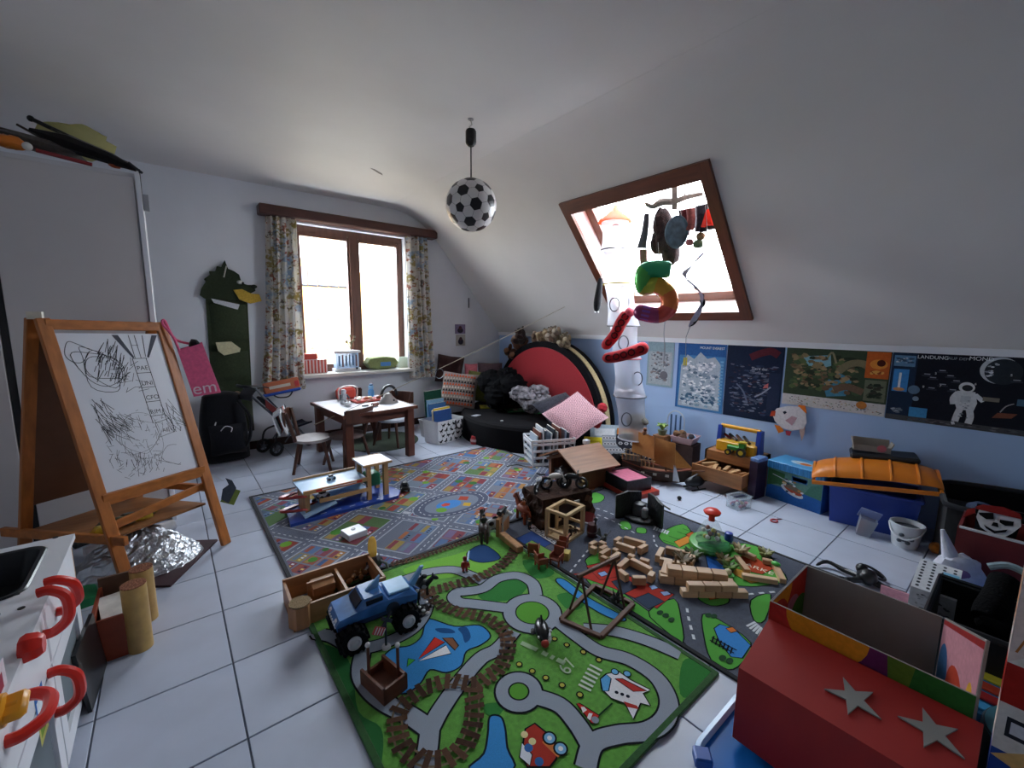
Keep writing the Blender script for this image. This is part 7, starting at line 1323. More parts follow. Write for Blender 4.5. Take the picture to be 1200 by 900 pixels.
pen([(488, 400), (532, 432), (600, 434), (618, 408), (530, 362)], 'pale wooden block in the five sided pen by the swing frame', 'blocks of the five sided pen')
pen([(628, 362), (742, 388), (756, 348), (650, 322)], 'pale wooden block in the pen near the popper toy', 'blocks of the pen near the popper')
pen([(518, 348), (560, 362), (612, 378)], 'pale wooden block in the loose row between two pens', 'blocks of the loose row', False)
wl = 'pale wooden block in the two course wall'; wg = 'blocks of the two course wall'
a, b = P(*zz(655, 430), .008), P(*zz(922, 462), .008)
for lay_ in range(2):
    for i in range(5 - lay_): q0 = a.lerp(b, (i+.5*lay_)/5); q1 = a.lerp(b, (i+1+.5*lay_)/5-.01); block(q0, q1, 'pale wooden block in the %s course of the taller block wall' % ('lower', 'upper')[lay_], wg, .044, .008+.0445*lay_, .055, False, off=(0, .03, 0))
a, b = P(*zz(690, 470), .008), P(*zz(922, 474), .008)
for lay_ in range(2):
    for i in range(4-lay_): q0 = a.lerp(b, (i+.35*lay_)/4); q1 = a.lerp(b, (i+1+.35*lay_)/4-.012); block(q0, q1, 'pale wooden block in the %s course of the lower block wall' % ('bottom', 'top')[lay_], wg, .034, .008+.0345*lay_, .04, False, off=(.02, -.025, 0))
block(zz(655, 425), zz(668, 380), 'pale wooden block set crosswise at the end of the block walls', wg, .05, .008, .045)
mg = 'blocks around the market print'
for A, B, ml in (((908, 345), (948, 398), 'long pale block laid along the popper side of the market print'), ((928, 412), (1052, 432), 'longest pale block laid below the market print'), ((1042, 372), (1072, 432), 'pale block laid at the end of the market print by the big box'), ((1000, 358), (1036, 366), 'short pale block by the grey green toy bush'), ((930, 330), (975, 350), 'short pale block laid above the market letters')): block(zz(*A), zz(*B), ml, mg, .026, .008, .032)
# ---- popper toy
t = T('popper_toy', 'green based popper toy with clear dome and red knob', 'toy', (2.50, 1.14, .008), 15); m = MB(); m.lathe([(.125, 0), (.14, .02), (.135, .035), (.11, .04), (0, .04)], pl('4f9a3c'), 26, sy=.85); m.obj('base', t); m = MB(); m.lathe([(.085, .04), (.075, .09), (.04, .16), (.025, .175)], sheer('c8d8dc', .2), 22); m.obj('dome', t); m = MB(); m.lathe([(.018, .17), (.018, .21), (.045, .215), (.05, .228), (.035, .242), (0, .246)], pl('d1301f'), 20); m.obj('knob', t); rr = random.Random(6)
for i in range(16): a_ = rr.uniform(0, 6.28); q = rr.uniform(.01, .05); z_ = rr.uniform(.05, .12); m = MB(); m.ball((q*math.cos(a_), q*math.sin(a_), z_), .014, pl(['b8b04a', '6a7f8a', 'd8d4cc', '8a4a3a', '4f6a3c'][i % 5]), 8); m.obj('bead', t)
m = MB(); m.lathe([(.022, .03), (.026, .05), (.022, .085), (0, .09)], pl('24389a'), 12, c=(.08, -.09, 0)); m.obj('blue_peg', t); m = MB(); m.prism([(-.16, -.04), (-.05, -.12), (.02, -.1), (-.04, .0), (-.1, .05)], .03, .055, sheer('4f9a6a', .6)); m.obj('green_shield', t)
# little plants and animals around the market
def plant(label, px, py, c, s=1, z=.008, px_=True):
    p = P(px, py, z); t = T('toy_bush', label, 'toy plant', (p.x, p.y, z), group='toy plants on the road rug'); rr = random.Random(px); m = MB(); m.lathe([(.022*s, 0), (.02*s, .01*s), (0, .011*s)], pl('5a4a34'), 10); m.obj('root_plate', t)
    for i in range(9): a_ = i*.7; e = .3+.12*(i % 4); d = V((math.cos(a_)*math.cos(e), math.sin(a_)*math.cos(e), math.sin(e)+.35)); m = MB(); m.tube([(0, 0, .008*s), d*.03*s, d*.05*s+V((0, 0, -.004))], [.006*s, .011*s, .002*s], pl(c, .5), 5); m.obj('leaf', t)
    return t
plant('grey green toy bush at the corner of the market blocks', 897, 652, '8a8a5a', 1.1); plant('pale toy bush standing near the popper base', 868, 648, 'a89a74', 1.2, .03); plant('green toy bush with yellow bloom in front of the popper', 855, 668, '5f7a34', 1.1); plant('brown leafy toy bush beside the pen near the popper', 800, 662, '6a5a40', 1.5); plant('dark green toy bush behind the brown leafy bush', 812, 655, '4a5a34', 1.3); plant('brown green toy bush between the popper and the market blocks', 848, 660, '7a6a3a', 1.2)
p = P(857, 680); t = T('green_cup', 'small light green toy cup with cream top by the block wall', 'toy cup', (p.x, p.y+.02, .008)); m = MB(); m.lathe([(.025, 0), (.03, .01), (.03, .018), (0, .019)], pl('58b04a'), 14); m.obj('saucer', t); m = MB(); m.ball((0, 0, .032), (.02, .02, .016), pl('c8c49a'), 10); m.obj('ball', t)
p = P(795, 668); t = T('wooden_arch', 'small brown wooden arch among the toy bushes', 'toy arch', (p.x, p.y+.02, .008), 30); m = MB(); beam(m, (-.04, 0, 0), (0, 0, .07), .012, .012, wd('8a6a48', 3)); beam(m, (.04, 0, 0), (0, 0, .07), .012, .012, wd('8a6a48', 3)); m.obj('arch', t)
p = P(902, 668); m = MB(); m.ball((p.x+.02, p.y-.02, .04), (.02, .025, .012), pl('4fb84a'), 10); tag(m.obj('green_leaf_toy'), 'bright green toy leaf on the market blocks', 'toy')
# trees / posts by the frame house
p = P(700, 632); t = T('toy_lantern', 'thin black toy lamp post beside the pens', 'toy lamp', (p.x, p.y+.02, .008)); m = MB(); m.cyl((0, 0, 0), (0, 0, .11), .005, pl('14161a'), n=8); m.lathe([(.02, 0), (.015, .012), (0, .013)], pl('14161a'), 10); m.obj('post', t); m = MB(); m.ball((0, 0, .118), .012, pl('2a3034'), 8); m.obj('lamp_head', t)
p = P(703, 640); m = MB(); t = T('black_dragon', 'small black toy dragon crouching by the long pen', 'toy animal', (p.x+.03, p.y, .008), 20); m.ball((0, 0, .025), (.04, .02, .02), pl('1a1c18'), 10, nz=.3); m.ball((.045, 0, .035), (.018, .012, .012), pl('1a1c18'), 8); m.tube([(-.035, 0, .025), (-.07, .01, .015), (-.10, .0, .02)], [.012, .008, .002], pl('1a1c18'), 6); m.obj('body', t)
for s_ in (-1, 1): m = MB(); m.prism([(0, 0), (.03, .05), (-.04, .04)], -.002, .002, pl('2a2c26'), T=tr(0, s_*.012, .04) @ rotm(90-s_*30, 0, 0)); m.obj('wing', t)
p = P(697, 628); t = T('toy_barrel', 'dark red toy barrel beside the lamp post', 'toy barrel', (p.x-.03, p.y, .008)); m = MB(); m.lathe([(.028, 0), (.034, .03), (.034, .055), (.028, .085), (0, .086)], pl('4a1e22'), 14); m.obj('barrel', t); m = MB(); m.lathe([(.035, .03), (.036, .034), (.035, .038)], pl('7a6a64'), 14); m.obj('hoop', t)
p = P(683, 610); t = T('toy_tent', 'little red and grey toy tent beside the rock castle', 'toy tent', (p.x+.02, p.y-.02, .008), 20); m = MB(); m.prism([(-.05, 0), (.05, 0), (0, .06)], -.05, .05, pl('8e2f2f'), T=rotm(90, 0, 0)); m.obj('canvas', t); m = MB(); m.box((0, .0, .003), (.13, .12, .005), pl('9a9aa2')); m.obj('ground_sheet', t)
# black track on the town rug
m = MB(); m.tube(crom([P(594, 547, .012), P(605, 545, .012), P(615, 547, .012), P(626, 551, .012)], 4), .010, pl('1c1d22'), 6); tag(m.obj('black_track'), 'curved black toy track piece on the town rug', 'toy track')
# small things on the tiles
p = P(796, 586); tag(MB().ball((p.x, p.y, .017), .017, pl('101114'), 12).obj('black_ball'), 'small black ball on the floor tiles before the ship', 'ball')
p = P(868, 597); t = T('clear_tub', 'small clear plastic tub of mixed beads on the tiles', 'tub', (p.x+.03, p.y+.03, 0), -15); m = MB(); cl = sheer('cfdce4', .2)
for c, d in (((-.07, 0, .045), (.004, .1, .09)), ((.07, 0, .045), (.004, .1, .09)), ((0, -.05, .045), (.14, .004, .09)), ((0, .05, .045), (.14, .004, .09)), ((0, 0, .002), (.14, .1, .004))): m.box(c, d, cl)
m.obj('tub', t); m = MB(); [m.box(c, d, cl) for c, d in (((-.073, 0, .09), (.012, .112, .006)), ((.073, 0, .09), (.012, .112, .006)), ((0, -.053, .09), (.134, .012, .006)), ((0, .053, .09), (.134, .012, .006)))]; m.obj('rim', t); rr = random.Random(8)
for i in range(18): m = MB(); m.ball((rr.uniform(-.055, .055), rr.uniform(-.038, .038), .015+.03*rr.random()), .013, pl(['b85a7a', '8a3a5a', 'd8d0c4', '3a4a7a', 'b8945a'][i % 5]), 7); m.obj('bead', t)
m = MB(); m.box((.0, -.0, .085), (.1, .02, .006), pl('1d2440')); m.obj('label_strip', t)
p = P(907, 611); t = T('red_wire_toy', 'tiny red and white wire toy lying on the tiles', 'toy', (p.x, p.y, 0)); m = MB(); m.tube([(.028*math.cos(a*.7), .02*math.sin(a*.7), .006) for a in range(9)], .005, pl('b84a50'), 6, True); m.obj('ring', t); m = MB(); m.tube([(.028, 0, .006), (.055, -.01, .006), (.07, -.025, .006)], .004, pl('8a4a50'), 5); m.obj('tail', t)
# ================================================================ along the blue wall and the front right corner
# ---- pirate ship
t = T('pirate_ship', 'wooden toy sailing ship with tan sails', 'toy ship', (3.24, 1.99, 0), ang(P(738, 560), P(806, 572))+2); hl = mat('4a3a30', .6, .2, 20); dkb = wd('6d4630', 1)
def hull(u, v): x = -.27+.56*u; b = .075*math.sin(math.pi*min(1, (u*.82+.18)))**.55*(1-u**5); return (x, (2*v-1)*b*(1 if 0 < v < 1 else 1), .115+.05*(2*u-1)**2*(1.2 if u < .5 else .6)-(1-(2*v-1)**2)*(.115+.03*(2*u-1)**2-.06*u**6))
m = MB(); m.grid(hull, 20, 12, hl); m.obj('hull', t); m = MB(); m.grid(lambda u, v: (hull(u, v)[0], hull(u, v)[1]*.95, .095+.03*(2*u-1)**2), 20, 2, wd('8a5a40', 1)); m.obj('deck', t)
m = MB(); m.prism([(-.28, -.075), (-.12, -.085), (-.12, .085), (-.28, .075)], .11, .18, hl); m.obj('stern_castle', t)
for s_ in (-1, 1): m = MB(); m.tube(crom([(-.28, s_*.07, .17), (-.1, s_*.08, .13), (.1, s_*.07, .125), (.28, 0, .15)], 4), .008, wd('8a4a34', 1), 6); m.obj('gunwale', t)
for s_ in (-1, 1):
    for i in range(9): m = MB(); x = -.28+.033*i; m.cyl((x, s_*.078, .14+.04*(i < 5)), (x, s_*.078, .20+.03*(i < 5)), .005, wd('a8845c', 3), n=6); m.obj('railing_post', t)
    m = MB(); m.cyl((-.29, s_*.078, .23), (-.13, s_*.078, .23), .005, wd('a8845c', 1), n=6); m.cyl((-.13, s_*.078, .20), (.0, s_*.078, .20), .005, wd('a8845c', 1), n=6); m.obj('railing', t)
for x, h in ((-.13, .42), (.08, .38)): m = MB(); m.cyl((x, 0, .08), (x, 0, h), .009, wd('5d3c28', 3), n=8); m.obj('mast', t)
def sail(x, w_, z0, z1, bow, nm='sail', c='a86f3c'): m = MB(); m.sheet(lambda u, v: (x+.014+(u-.5)*w_*.8*(1+.12*(1-v)), -.02-(u-.5)*w_*.55+bow*math.sin(math.pi*v)*math.sin(math.pi*(.15+.7*u)), z0+(z1-z0)*v), 10, 8, fab(c, v=.1, s=20), .004); m.obj(nm, t)
sail(-.13, .24, .22, .42, -.02, c='b5783f'); sail(.05, .22, .15, .38, -.03, c='a8733c')
m = MB(); m.sheet(lambda u, v: (.10+.19*v, .05*(1-v)*(u-.5)+.01, .14+.20*(1-v)*u+.02*v), 6, 6, fab('a8733c', v=.1), .004); m.obj('jib_sail', t); m = MB(); m.sheet(lambda u, v: (.15+.05*v, -.10+.02*u, .06+.17*(1-v)*u), 4, 4, fab('cdd2da', v=.05), .004); m.obj('white_sail', t); m = MB(); m.cyl((.24, 0, .13), (.40, 0, .16), .007, wd('6d4630', 1), n=6); m.obj('bowsprit', t)
for i in range(3): m = MB(); m.box((-.1+.1*i, -.083+.006*i, .085), (.03, .006, .02), pl('c2bcae')); m.obj('gunport', t)
t = T('crows_nest_figure', 'small brown plush figure on the ship mast top', 'toy figure', (3.24-.10, 1.99+.07, .415)); m = MB(); m.ball((0, 0, .02), (.025, .02, .02), fab('8a5a40'), 9); m.ball((.0, -.005, .05), .017, fab('7a4a34'), 9); m.obj('body', t)
# black toy in front of the drawers
p = P(826, 575); t = T('black_toy_copter', 'black toy helicopter on the floor beside the ship bow', 'toy', (p.x-.02, p.y+.08, 0), 160); m = MB(); m.ball((0, 0, .06), (.10, .045, .045), pl('111216', .4), 14); m.tube([(-.08, 0, .065), (-.22, .02, .075)], [.02, .008], pl('111216'), 7); m.obj('body', t); m = MB(); m.box((0, 0, .115), (.26, .014, .004), pl('7a7c80'), (0, 0, 25)); m.cyl((0, 0, .1), (0, 0, .118), .006, pl('3a3a3e')); m.obj('rotor', t)
for s_ in (-1, 1): m = MB(); m.tube([(-.07, s_*.05, .008), (.07, s_*.05, .008)], .006, pl('1c1d22'), 6); m.tube([(0, s_*.03, .03), (0, s_*.05, .008)], .005, pl('1c1d22'), 5); m.obj('skid', t)
# ---- chest with open drawer
t = T('wooden_chest', 'wooden chest with an open drawer of wooden blocks', 'chest of drawers', (3.62, 1.335, 0)); cw1 = wd('a87244', 2); cw2 = wd('a87244', 1); W2, D2, H2 = .42, .30, .28
m = MB(); m.box((D2/2, .007, H2/2), (D2, .014, H2), cw2); m.box((D2/2, W2-.007, H2/2), (D2, .014, H2), cw2); m.box((D2-.007, W2/2, H2/2), (.014, W2, H2), cw1); m.box((D2/2, W2/2, .007), (D2, W2, .014), cw1); m.box((D2/2, W2/2, H2-.04), (D2, W2, .08), cw1); m.obj('carcass', t); m = MB(); m.box((.006, W2/2, .045), (.012, W2-.03, .06), cw1); m.obj('lower_front', t)
m = MB(); dx0, dx1, dz0, dz1 = -.215, .12, .08, .195
m.box((dx0, W2/2, (dz0+dz1)/2), (.016, W2-.01, dz1-dz0), cw1)
for y in (.016, W2-.016): m.box(((dx0+dx1)/2, y, (dz0+dz1)/2), (dx1-dx0, .012, dz1-dz0-.01), cw2)
m.box(((dx0+dx1)/2, W2/2, dz0+.006), (dx1-dx0, W2-.03, .01), cw2); m.obj('drawer', t); rr = random.Random(12)
for i in range(12):
    o = MB().box((0, 0, 0), (.14, .03, .028), wd(['b58a60', 'a87c54', 'c09a70'][i % 3], 1), bev=.002).obj('wooden_block', None, (3.62-.08+rr.uniform(-.04, .03), 1.335+.06+.026*i, dz0+.05+.022*(i % 3)), rr.uniform(-25, 25)); tag(o, 'wooden block lying in the open drawer of the chest', 'wooden block', 'blocks in the chest drawer')
# toolbox on the chest
t = T('toy_toolbox', 'yellow and blue toy toolbox with a carrying bar', 'toy toolbox', (3.77, 1.535, H2)); bl_ = pl('1f3f9c'); ye = pl('d9a423')
m = MB(); m.box((0, 0, .045), (.18, .32, .09), ye, bev=.008); m.obj('box', t)
for s_ in (-1, 1): m = MB(); m.prism([(-.05, 0), (.05, 0), (.03, .2), (-.03, .2)], -.018, .018, bl_, T=tr(0, s_*.16, .01) @ rotm(90, 0, 0)); m.obj('end_panel', t)
m = MB(); m.cyl((0, -.16, .205), (0, .16, .205), .018, pl('e0a020'), n=12); m.obj('carrying_bar', t)
for i, c in enumerate(('3a3028', '5a3a28', '2f2a26', '7a2a24')): m = MB(); m.cyl((-.05+.02*i, -.1+.06*i, .10), (.03, -.02+.06*i, .13), .012, pl(c), n=8); m.obj('toy_tool', t)
t = T('toy_tractor', 'green and yellow toy tractor standing in the toolbox front', 'toy tractor', (3.645, 1.495, H2), 95); gr_ = pl('3a9a34'); m = MB(); m.box((.03, 0, .06), (.10, .05, .035), gr_, bev=.006); m.box((-.035, 0, .085), (.05, .05, .05), gr_, bev=.006); m.obj('body', t); m = MB(); m.box((-.035, 0, .118), (.055, .056, .008), pl('c9b02a')); m.obj('cab_roof', t)
for x, r_ in ((-.04, .038), (.06, .026)):
    for y in (-.04, .04): m = MB(); m.cyl((x, y-.01, r_), (x, y+.01, r_), r_, pl('1a1b1e'), n=16); o = m.obj('wheel', t); m = MB(); m.cyl((x, y-.012, r_), (x, y+.012, r_), r_*.5, pl('d9c02a'), n=12); m.obj('rim', o)
# purple box
p = P(880, 582); t = T('purple_carton', 'tall dark purple carton beside the blue storage box', 'carton', (3.575, 1.298, 0), -8); m = MB(); m.box((0, 0, .15), (.14, .06, .30), mat('2a1634', .5, .2, 12)); m.obj('carton', t); m = MB(); m.box((0, 0, .315), (.13, .07, .03), mat('5f7fb0', .5, .4, 30), bev=.005); m.obj('patterned_top', t)
# tray of toys left of the chest
t = T('pink_tray', 'pale pink tray holding small toys beside the toolbox', 'tray', (3.72, 2.0, .0), 8); m = MB(); m.box((0, 0, .13), (.20, .22, .26), mat('4a3a38', .8)); m.obj('stand', t); m = MB(); m.lathe([(0, 0), (.11, 0), (.14, .06), (.15, .06), (.115, -.006), (0, -.006)], pl('c6a3a6'), 4, T=tr(0, 0, .27) @ rotm(0, 0, 45)); m.obj('tray', t)
for i, (x, y, c, r_) in enumerate(((.02, -.05, '6fb0d8', .045), (-.05, .0, '5a4034', .04), (.03, .05, '7a5a40', .045), (-.03, -.07, '3a3a40', .03), (-.06, .06, '8a6a50', .035))): o = MB().ball((3.72+x, 2.0+y, .31+.01*i), (r_, r_*.9, r_*.85), fab(c), 10, nz=.25).obj('soft_toy'); tag(o, ['light blue', 'dark brown', 'brown', 'black', 'tan'][i]+' soft toy lying in the pale pink tray', 'soft toy')
t = T('wire_stand', 'blue and white wire rack standing against the blue wall', 'rack', (3.85, 2.18, 0)); m = MB(); m.tube([(0, .09*math.cos(a*math.pi/10), .42+.10*math.sin(a*math.pi/10)) for a in range(11)], .006, pl('b8c2d0'), 6); m.cyl((0, -.09, 0), (0, -.09, .42), .006, pl('b8c2d0'), n=6); m.cyl((0, .09, 0), (0, .09, .42), .006, pl('b8c2d0'), n=6); m.obj('hoop', t)
for y in (-.05, 0, .05): m = MB(); m.cyl((0, y, .02), (0, y, .48), .008, pl('3f5f8a'), n=6); m.obj('bar', t)
m = MB(); m.box((-.02, 0, .012), (.16, .24, .024), pl('6fa04a')); m.obj('base', t)
t = T('green_monster_plant', 'green toy plant in a pot on top of the wooden cabinet post', 'toy plant', (3.60, 2.17, .0)); m = MB(); m.box((0, 0, .16), (.12, .12, .32), wd('8a5a34', 3)); m.obj('post', t); m = MB(); m.lathe([(.03, .32), (.045, .37), (0, .372)], pl('7a8a6a'), 12); m.obj('pot', t); rr = random.Random(2)
for i in range(8): a_ = i*.8; m = MB(); m.tube([(0, 0, .37), (.03*math.cos(a_), .03*math.sin(a_), .42), (.055*math.cos(a_), .055*math.sin(a_), .43-.02*(i % 2))], [.006, .014, .003], pl(['5f8a3c', '8aa04a'][i % 2]), 6); m.obj('leaf', t)
# ---- blue picture storage box
a, b = P(897, 581), P(961, 603); L = (b-a).length; t = T('picture_storage_box', 'light blue lidded storage box with a boat picture', 'storage box', (a.x, a.y, 0), ang(a, b)); hb = .25; db = .25
cb = mat('2f6aa8', .5, .1, 6); g0, g1, h0, h1 = L*.60-.05, L*.60+.05, hb*.83-.016, hb*.83+.016; m = MB()     # hand hole cut through the front
for x0, x1, z0, z1 in ((0, L, 0, h0), (0, L, h1, hb), (0, g0, h0, h1), (g1, L, h0, h1)): m.box(((x0+x1)/2, .003, (z0+z1)/2), (x1-x0, .006, z1-z0), cb)
m.box((L/2, db-.003, hb/2), (L, .006, hb), cb); m.box((.003, db/2, hb/2), (.006, db-.012, hb), cb); m.box((L-.003, db/2, hb/2), (.006, db-.012, hb), cb); m.box((L/2, db/2, .003), (L-.012, db-.012, .006), cb); m.obj('carton', t)
m = MB(); m.box((L/2, db/2, hb+.025), (L+.012, db+.012, .06), pl('4aa0d6'), bev=.004); lid = m.obj('lid', t)
for i in range(22): m = MB(); m.box((.012+(L-.02)*i/21.5, -.008, hb+.025), (.008, .006, .055), pl('3a8cc6')); m.obj('lid_rib', lid)
k = Ink(tr(0, -.0015, 0) @ rotm(90, 0, 0)); k.rect(.003, .003, L-.003, hb*.45, '2a5fa4'); [k.rect(*q_, '5f8a80') for q_ in ((.003, hb*.45, L-.003, h0), (.003, h1, L-.003, hb-.006), (.003, h0, g0, h1), (g1, h0, L-.003, h1))]; k.lay(); k.pg([(.0+.004, hb*.4), (.08, hb*.52), (.13, hb*.5), (.13, hb*.9), (.004, hb*.95)], '3f6a44'); k.pg([(L*.7, hb*.45), (L-.004, hb*.4), (L-.004, hb*.9), (L*.8, hb*.75)], '4a7a6a'); k.lay(); k.disc(.19, hb*.42, .085, 'cfd8e2', .03, rot=-18); k.lay(); k.disc(.195, hb*.47, .07, 'b0523a', .026, rot=-18); k.lay(); k.pg([(.11, hb*.7), (.2, hb*.6), (.27, hb*.5), (.24, hb*.42), (.14, hb*.5)], '7a6a5a'); k.lay()
rr = random.Random(14)
for i in range(14): k.disc(rr.uniform(.11, .27), rr.uniform(hb*.35, hb*.75), .012, rr.choice(['d8c8a0', '8a3a2a', 'e0e4e8', '3a4a5a', 'c88a4a']), .008, n=6)
k.line([(.04, hb*.8), (.2, hb*.66)], .005, 'd0d4da'); k.obj('picture_print', t)
k = Ink(tr(0, 0, hb+.0556)); k.disc(L*.5, db*.5, .09, 'b8d0dc', .05); k.lay(); k.disc(L*.55, db*.45, .04, 'cf7a4a', .03); k.obj('lid_print', t)
m = MB(); [m.box(c, d, cb) for c, d in (((L*.6, .002, h0-.002), (.108, .012, .004)), ((L*.6, .002, h1+.002), (.108, .012, .004)), ((g0-.002, .002, hb*.83), (.004, .012, .032)), ((g1+.002, .002, hb*.83), (.004, .012, .032)))]; m.obj('hand_hole', t)
# ---- blue bin with orange trunk lid
a, b = V((3.545, .80, 0)), V((3.62, .40, 0)); t = T('blue_bin', 'dark blue plastic bin under the orange lid', 'bin', a, ang(a, b)); L = .43; m = MB(); bb_ = pl('1f3f9a', .4); hb2 = .27
def binv(z): e = .02*z/hb2; return [(0-e, 0-e), (L+e, 0-e), (L+e, .30+e), (-e, .30+e)]
lo_, hi_ = binv(0), binv(hb2); m.add([(x, y, 0) for x, y in lo_]+[(x, y, hb2) for x, y in hi_], [(0, 1, 5, 4), (1, 2, 6, 5), (2, 3, 7, 6), (3, 0, 4, 7), (3, 2, 1, 0)], bb_); m.obj('tub', t); m = MB()
for c, d in (((L/2, -.025, hb2-.006), (L+.06, .02, .02)), ((L/2, .325, hb2-.006), (L+.06, .02, .02)), ((-.025, .15, hb2-.006), (.02, .33, .02)), ((L+.025, .15, hb2-.006), (.02, .33, .02))): m.box(c, d, bb_, bev=.004)
m.obj('rim', t)
t = T('trunk_top', 'big orange domed plastic trunk lid resting on the blue bin', 'lid', (3.70, .62, .30), rot=(0, -7, ang(a, b)+2)); og = pl('d57a1e', .4); Lo = .66
def dome(u, v): x = -Lo/2+Lo*u; e = min(1, .55+.45*math.sin(math.pi*min(1, max(0, u)))**.35); an = math.pi*(.06+.88*v); return (x, -.17*math.cos(an)*(.93+.07*e), .02+.14*math.sin(an)**.7*e*(0.25+.75*e))
m = MB(); m.sheet(dome, 24, 14, og, .006); m.obj('dome', t)
for u in (.2, .42, .64, .84): m = MB(); m.tube([V(dome(u, v/12))+V((0, 0, .004)) for v in range(13)], .009, og, 6); m.obj('strap_rib', t)
m = MB(); m.box((0, -.175, .012), (Lo, .016, .024), og); m.box((0, .175, .012), (Lo, .016, .024), og); m.obj('rim', t)
for x in (-Lo/2+.01, Lo/2-.01): m = MB(); m.prism([(-.17+.34*q/10, .02+.095*math.sin(math.pi*q/10)**.7) for q in range(11)], -.008, .008, og, T=Matrix(((0, 0, 1, x), (1, 0, 0, 0), (0, 1, 0, 0), (0, 0, 0, 1)))); m.obj('end_panel', t)
t = T('black_flat_case', 'flat black case lying on top of the orange lid', 'case', (3.80, .60, .475), rot=(0, -4, ang(a, b)+4)); m = MB(); m.box((0, 0, 0), (.36, .2, .04), pl('15161a', .5), bev=.012); m.obj('case', t)
t = T('open_carton', 'small grey cardboard tray with a pink dot on the black case', 'carton', (3.78, .665, .50), ang(a, b)+8); m = MB(); cc_ = mat('9c958c', .8, .1, 14); m.box((0, .04, .04), (.2, .006, .08), cc_, (-8, 0, 0)); m.box((0, 0, .004), (.2, .09, .006), cc_); m.box((-.1, 0, .04), (.006, .09, .08), cc_, (0, -14, 0)); m.box((.1, 0, .035), (.006, .09, .07), cc_, (0, 20, 0)); m.box((0, -.04, .02), (.2, .006, .04), cc_); m.obj('tray', t); m = MB(); m.lathe([(.025, 0), (.025, .004), (0, .004)], pl('c86a78'), 14, T=tr(.05, -.044, .03) @ rotm(90, 0, 0)); m.obj('pink_dot', t)
# clear container and bucket
p = P(998, 622); t = T('clear_container', 'clear plastic container of orange bits leaning on the blue bin', 'container', (3.475, .60, .0), rot=(0, 12, -75)); m = MB(); m.lathe([(.045, 0), (.06, .12), (.063, .12), (.048, -.003), (0, -.003)], sheer('c4ccd8', .4), 4, T=rotm(0, 0, 45) ); m.obj('tub', t); m = MB(); m.box((0, .03, .135), (.11, .008, .09), sheer('b8c8ea', .55), (35, 0, 0)); m.obj('flap_lid', t)
for i in range(7): m = MB(); m.box((-.02+.02*(i % 3), -.01+.02*(i % 2), .02+.011*i), (.03, .02, .02), pl(['c87a5a', 'b8b4ac', '7a7268'][i % 3]), (20*i, 30*i, 0)); m.obj('bit', t)
p = P(1060, 638); t = T('white_bucket', 'small white plastic bucket with a handle and dark prints', 'bucket', (3.50, .395, 0)); wb_ = pl('c6cdd2'); m = MB(); m.lathe([(0, .0), (.06, 0), (.065, .02), (.078, .135), (.084, .138), (.084, .15), (.075, .15), (.071, .13), (.06, .012), (0, .012)], wb_, 26); m.obj('bucket', t); m = MB(); m.lathe([(0, .12), (.07, .122)], pl('50565e'), 26); m.obj('contents', t)
d = (V((0, 0, 0))-V((3.49, .395, 0))).normalized(); s_ = V((-d.y, d.x, 0)); m = MB(); m.tube(crom([s_*.084+V((0, 0, .135)), d*.065+s_*.06+V((0, 0, .10)), d*.088+V((0, 0, .07)), d*.065-s_*.06+V((0, 0, .09)), s_*-.084+V((0, 0, .135))], 5), .005, pl('d8dde2'), 6); m.obj('handle', t)
for i, (q, z) in enumerate(((-.4, .05), (-.1, .06), (.2, .045), (.45, .07), (-.25, .09))): m = MB(); n_ = (d+s_*q).normalized(); m.ball(n_*(.0625+.115*z)+V((0, 0, z)), (.014, .014, .012), pl('4a525a'), 7); m.obj('printed_spot', t)
# ---- black bag / bin mass
t = T('black_play_bin', 'large black fabric bin against the blue wall beside the bucket', 'bin', (3.68, -.03, 0), -80); kb = fab('0d0e12', v=.3); m = MB()
m.grid(lambda u, v: (.30*max(-1, min(1, 1.3*math.cos(2*math.pi*u))), .22*max(-1, min(1, 1.3*math.sin(2*math.pi*u))), .36*v+.02*math.sin(8*u)*v), 36, 6, kb, True); m.box((0, 0, .02), (.5, .38, .03), kb); m.box((0, 0, .26), (.54, .4, .02), kb); m.obj('body', t); m = MB(); m.tube([(.31*max(-1, min(1, 1.3*math.cos(a*math.pi/18))), .23*max(-1, min(1, 1.3*math.sin(a*math.pi/18))), .365+.02*math.sin(8*a/36)) for a in range(36)], .016, fab('1c1e24'), 6, True); m.obj('rim', t)
t = T('black_duffel', 'big black duffel bag slumped along the blue wall', 'bag', (3.68, -.72, 0)); m = MB(); m.ball((0, 0, .2), (.24, .34, .23), fab('0c0c10'), 24, nz=.2); m.obj('body', t); m = MB(); m.tube(crom([(-.2, -.15, .3), (-.28, -.05, .36), (-.28, .1, .36), (-.2, .2, .3)], 4), .014, fab('1a1a1e'), 6); m.obj('handle', t)
m = MB(); m.tube(crom([V((3.55, .12, .33)), V((3.50, .03, .36)), V((3.50, -.06, .34))], 4), .010, pl('b8b8bc'), 7); tag(m.obj('white_hanger'), 'white curved plastic piece lying on the black bin', 'hanger')
m = MB(); m.ball((3.56, .10, .32), (.09, .07, .04), sheer('6a7a9a', .6), 12, nz=.25); tag(m.obj('blue_film'), 'crumpled bluish film on top of the black bin', 'plastic film')
p = P(1100, 641); tag(MB().ball((p.x-.12, p.y-.0, .035), (.045, .035, .032), fab('c9782a'), 12, nz=.15).obj('orange_soft_toy'), 'small orange soft toy beside the black bin', 'soft toy')
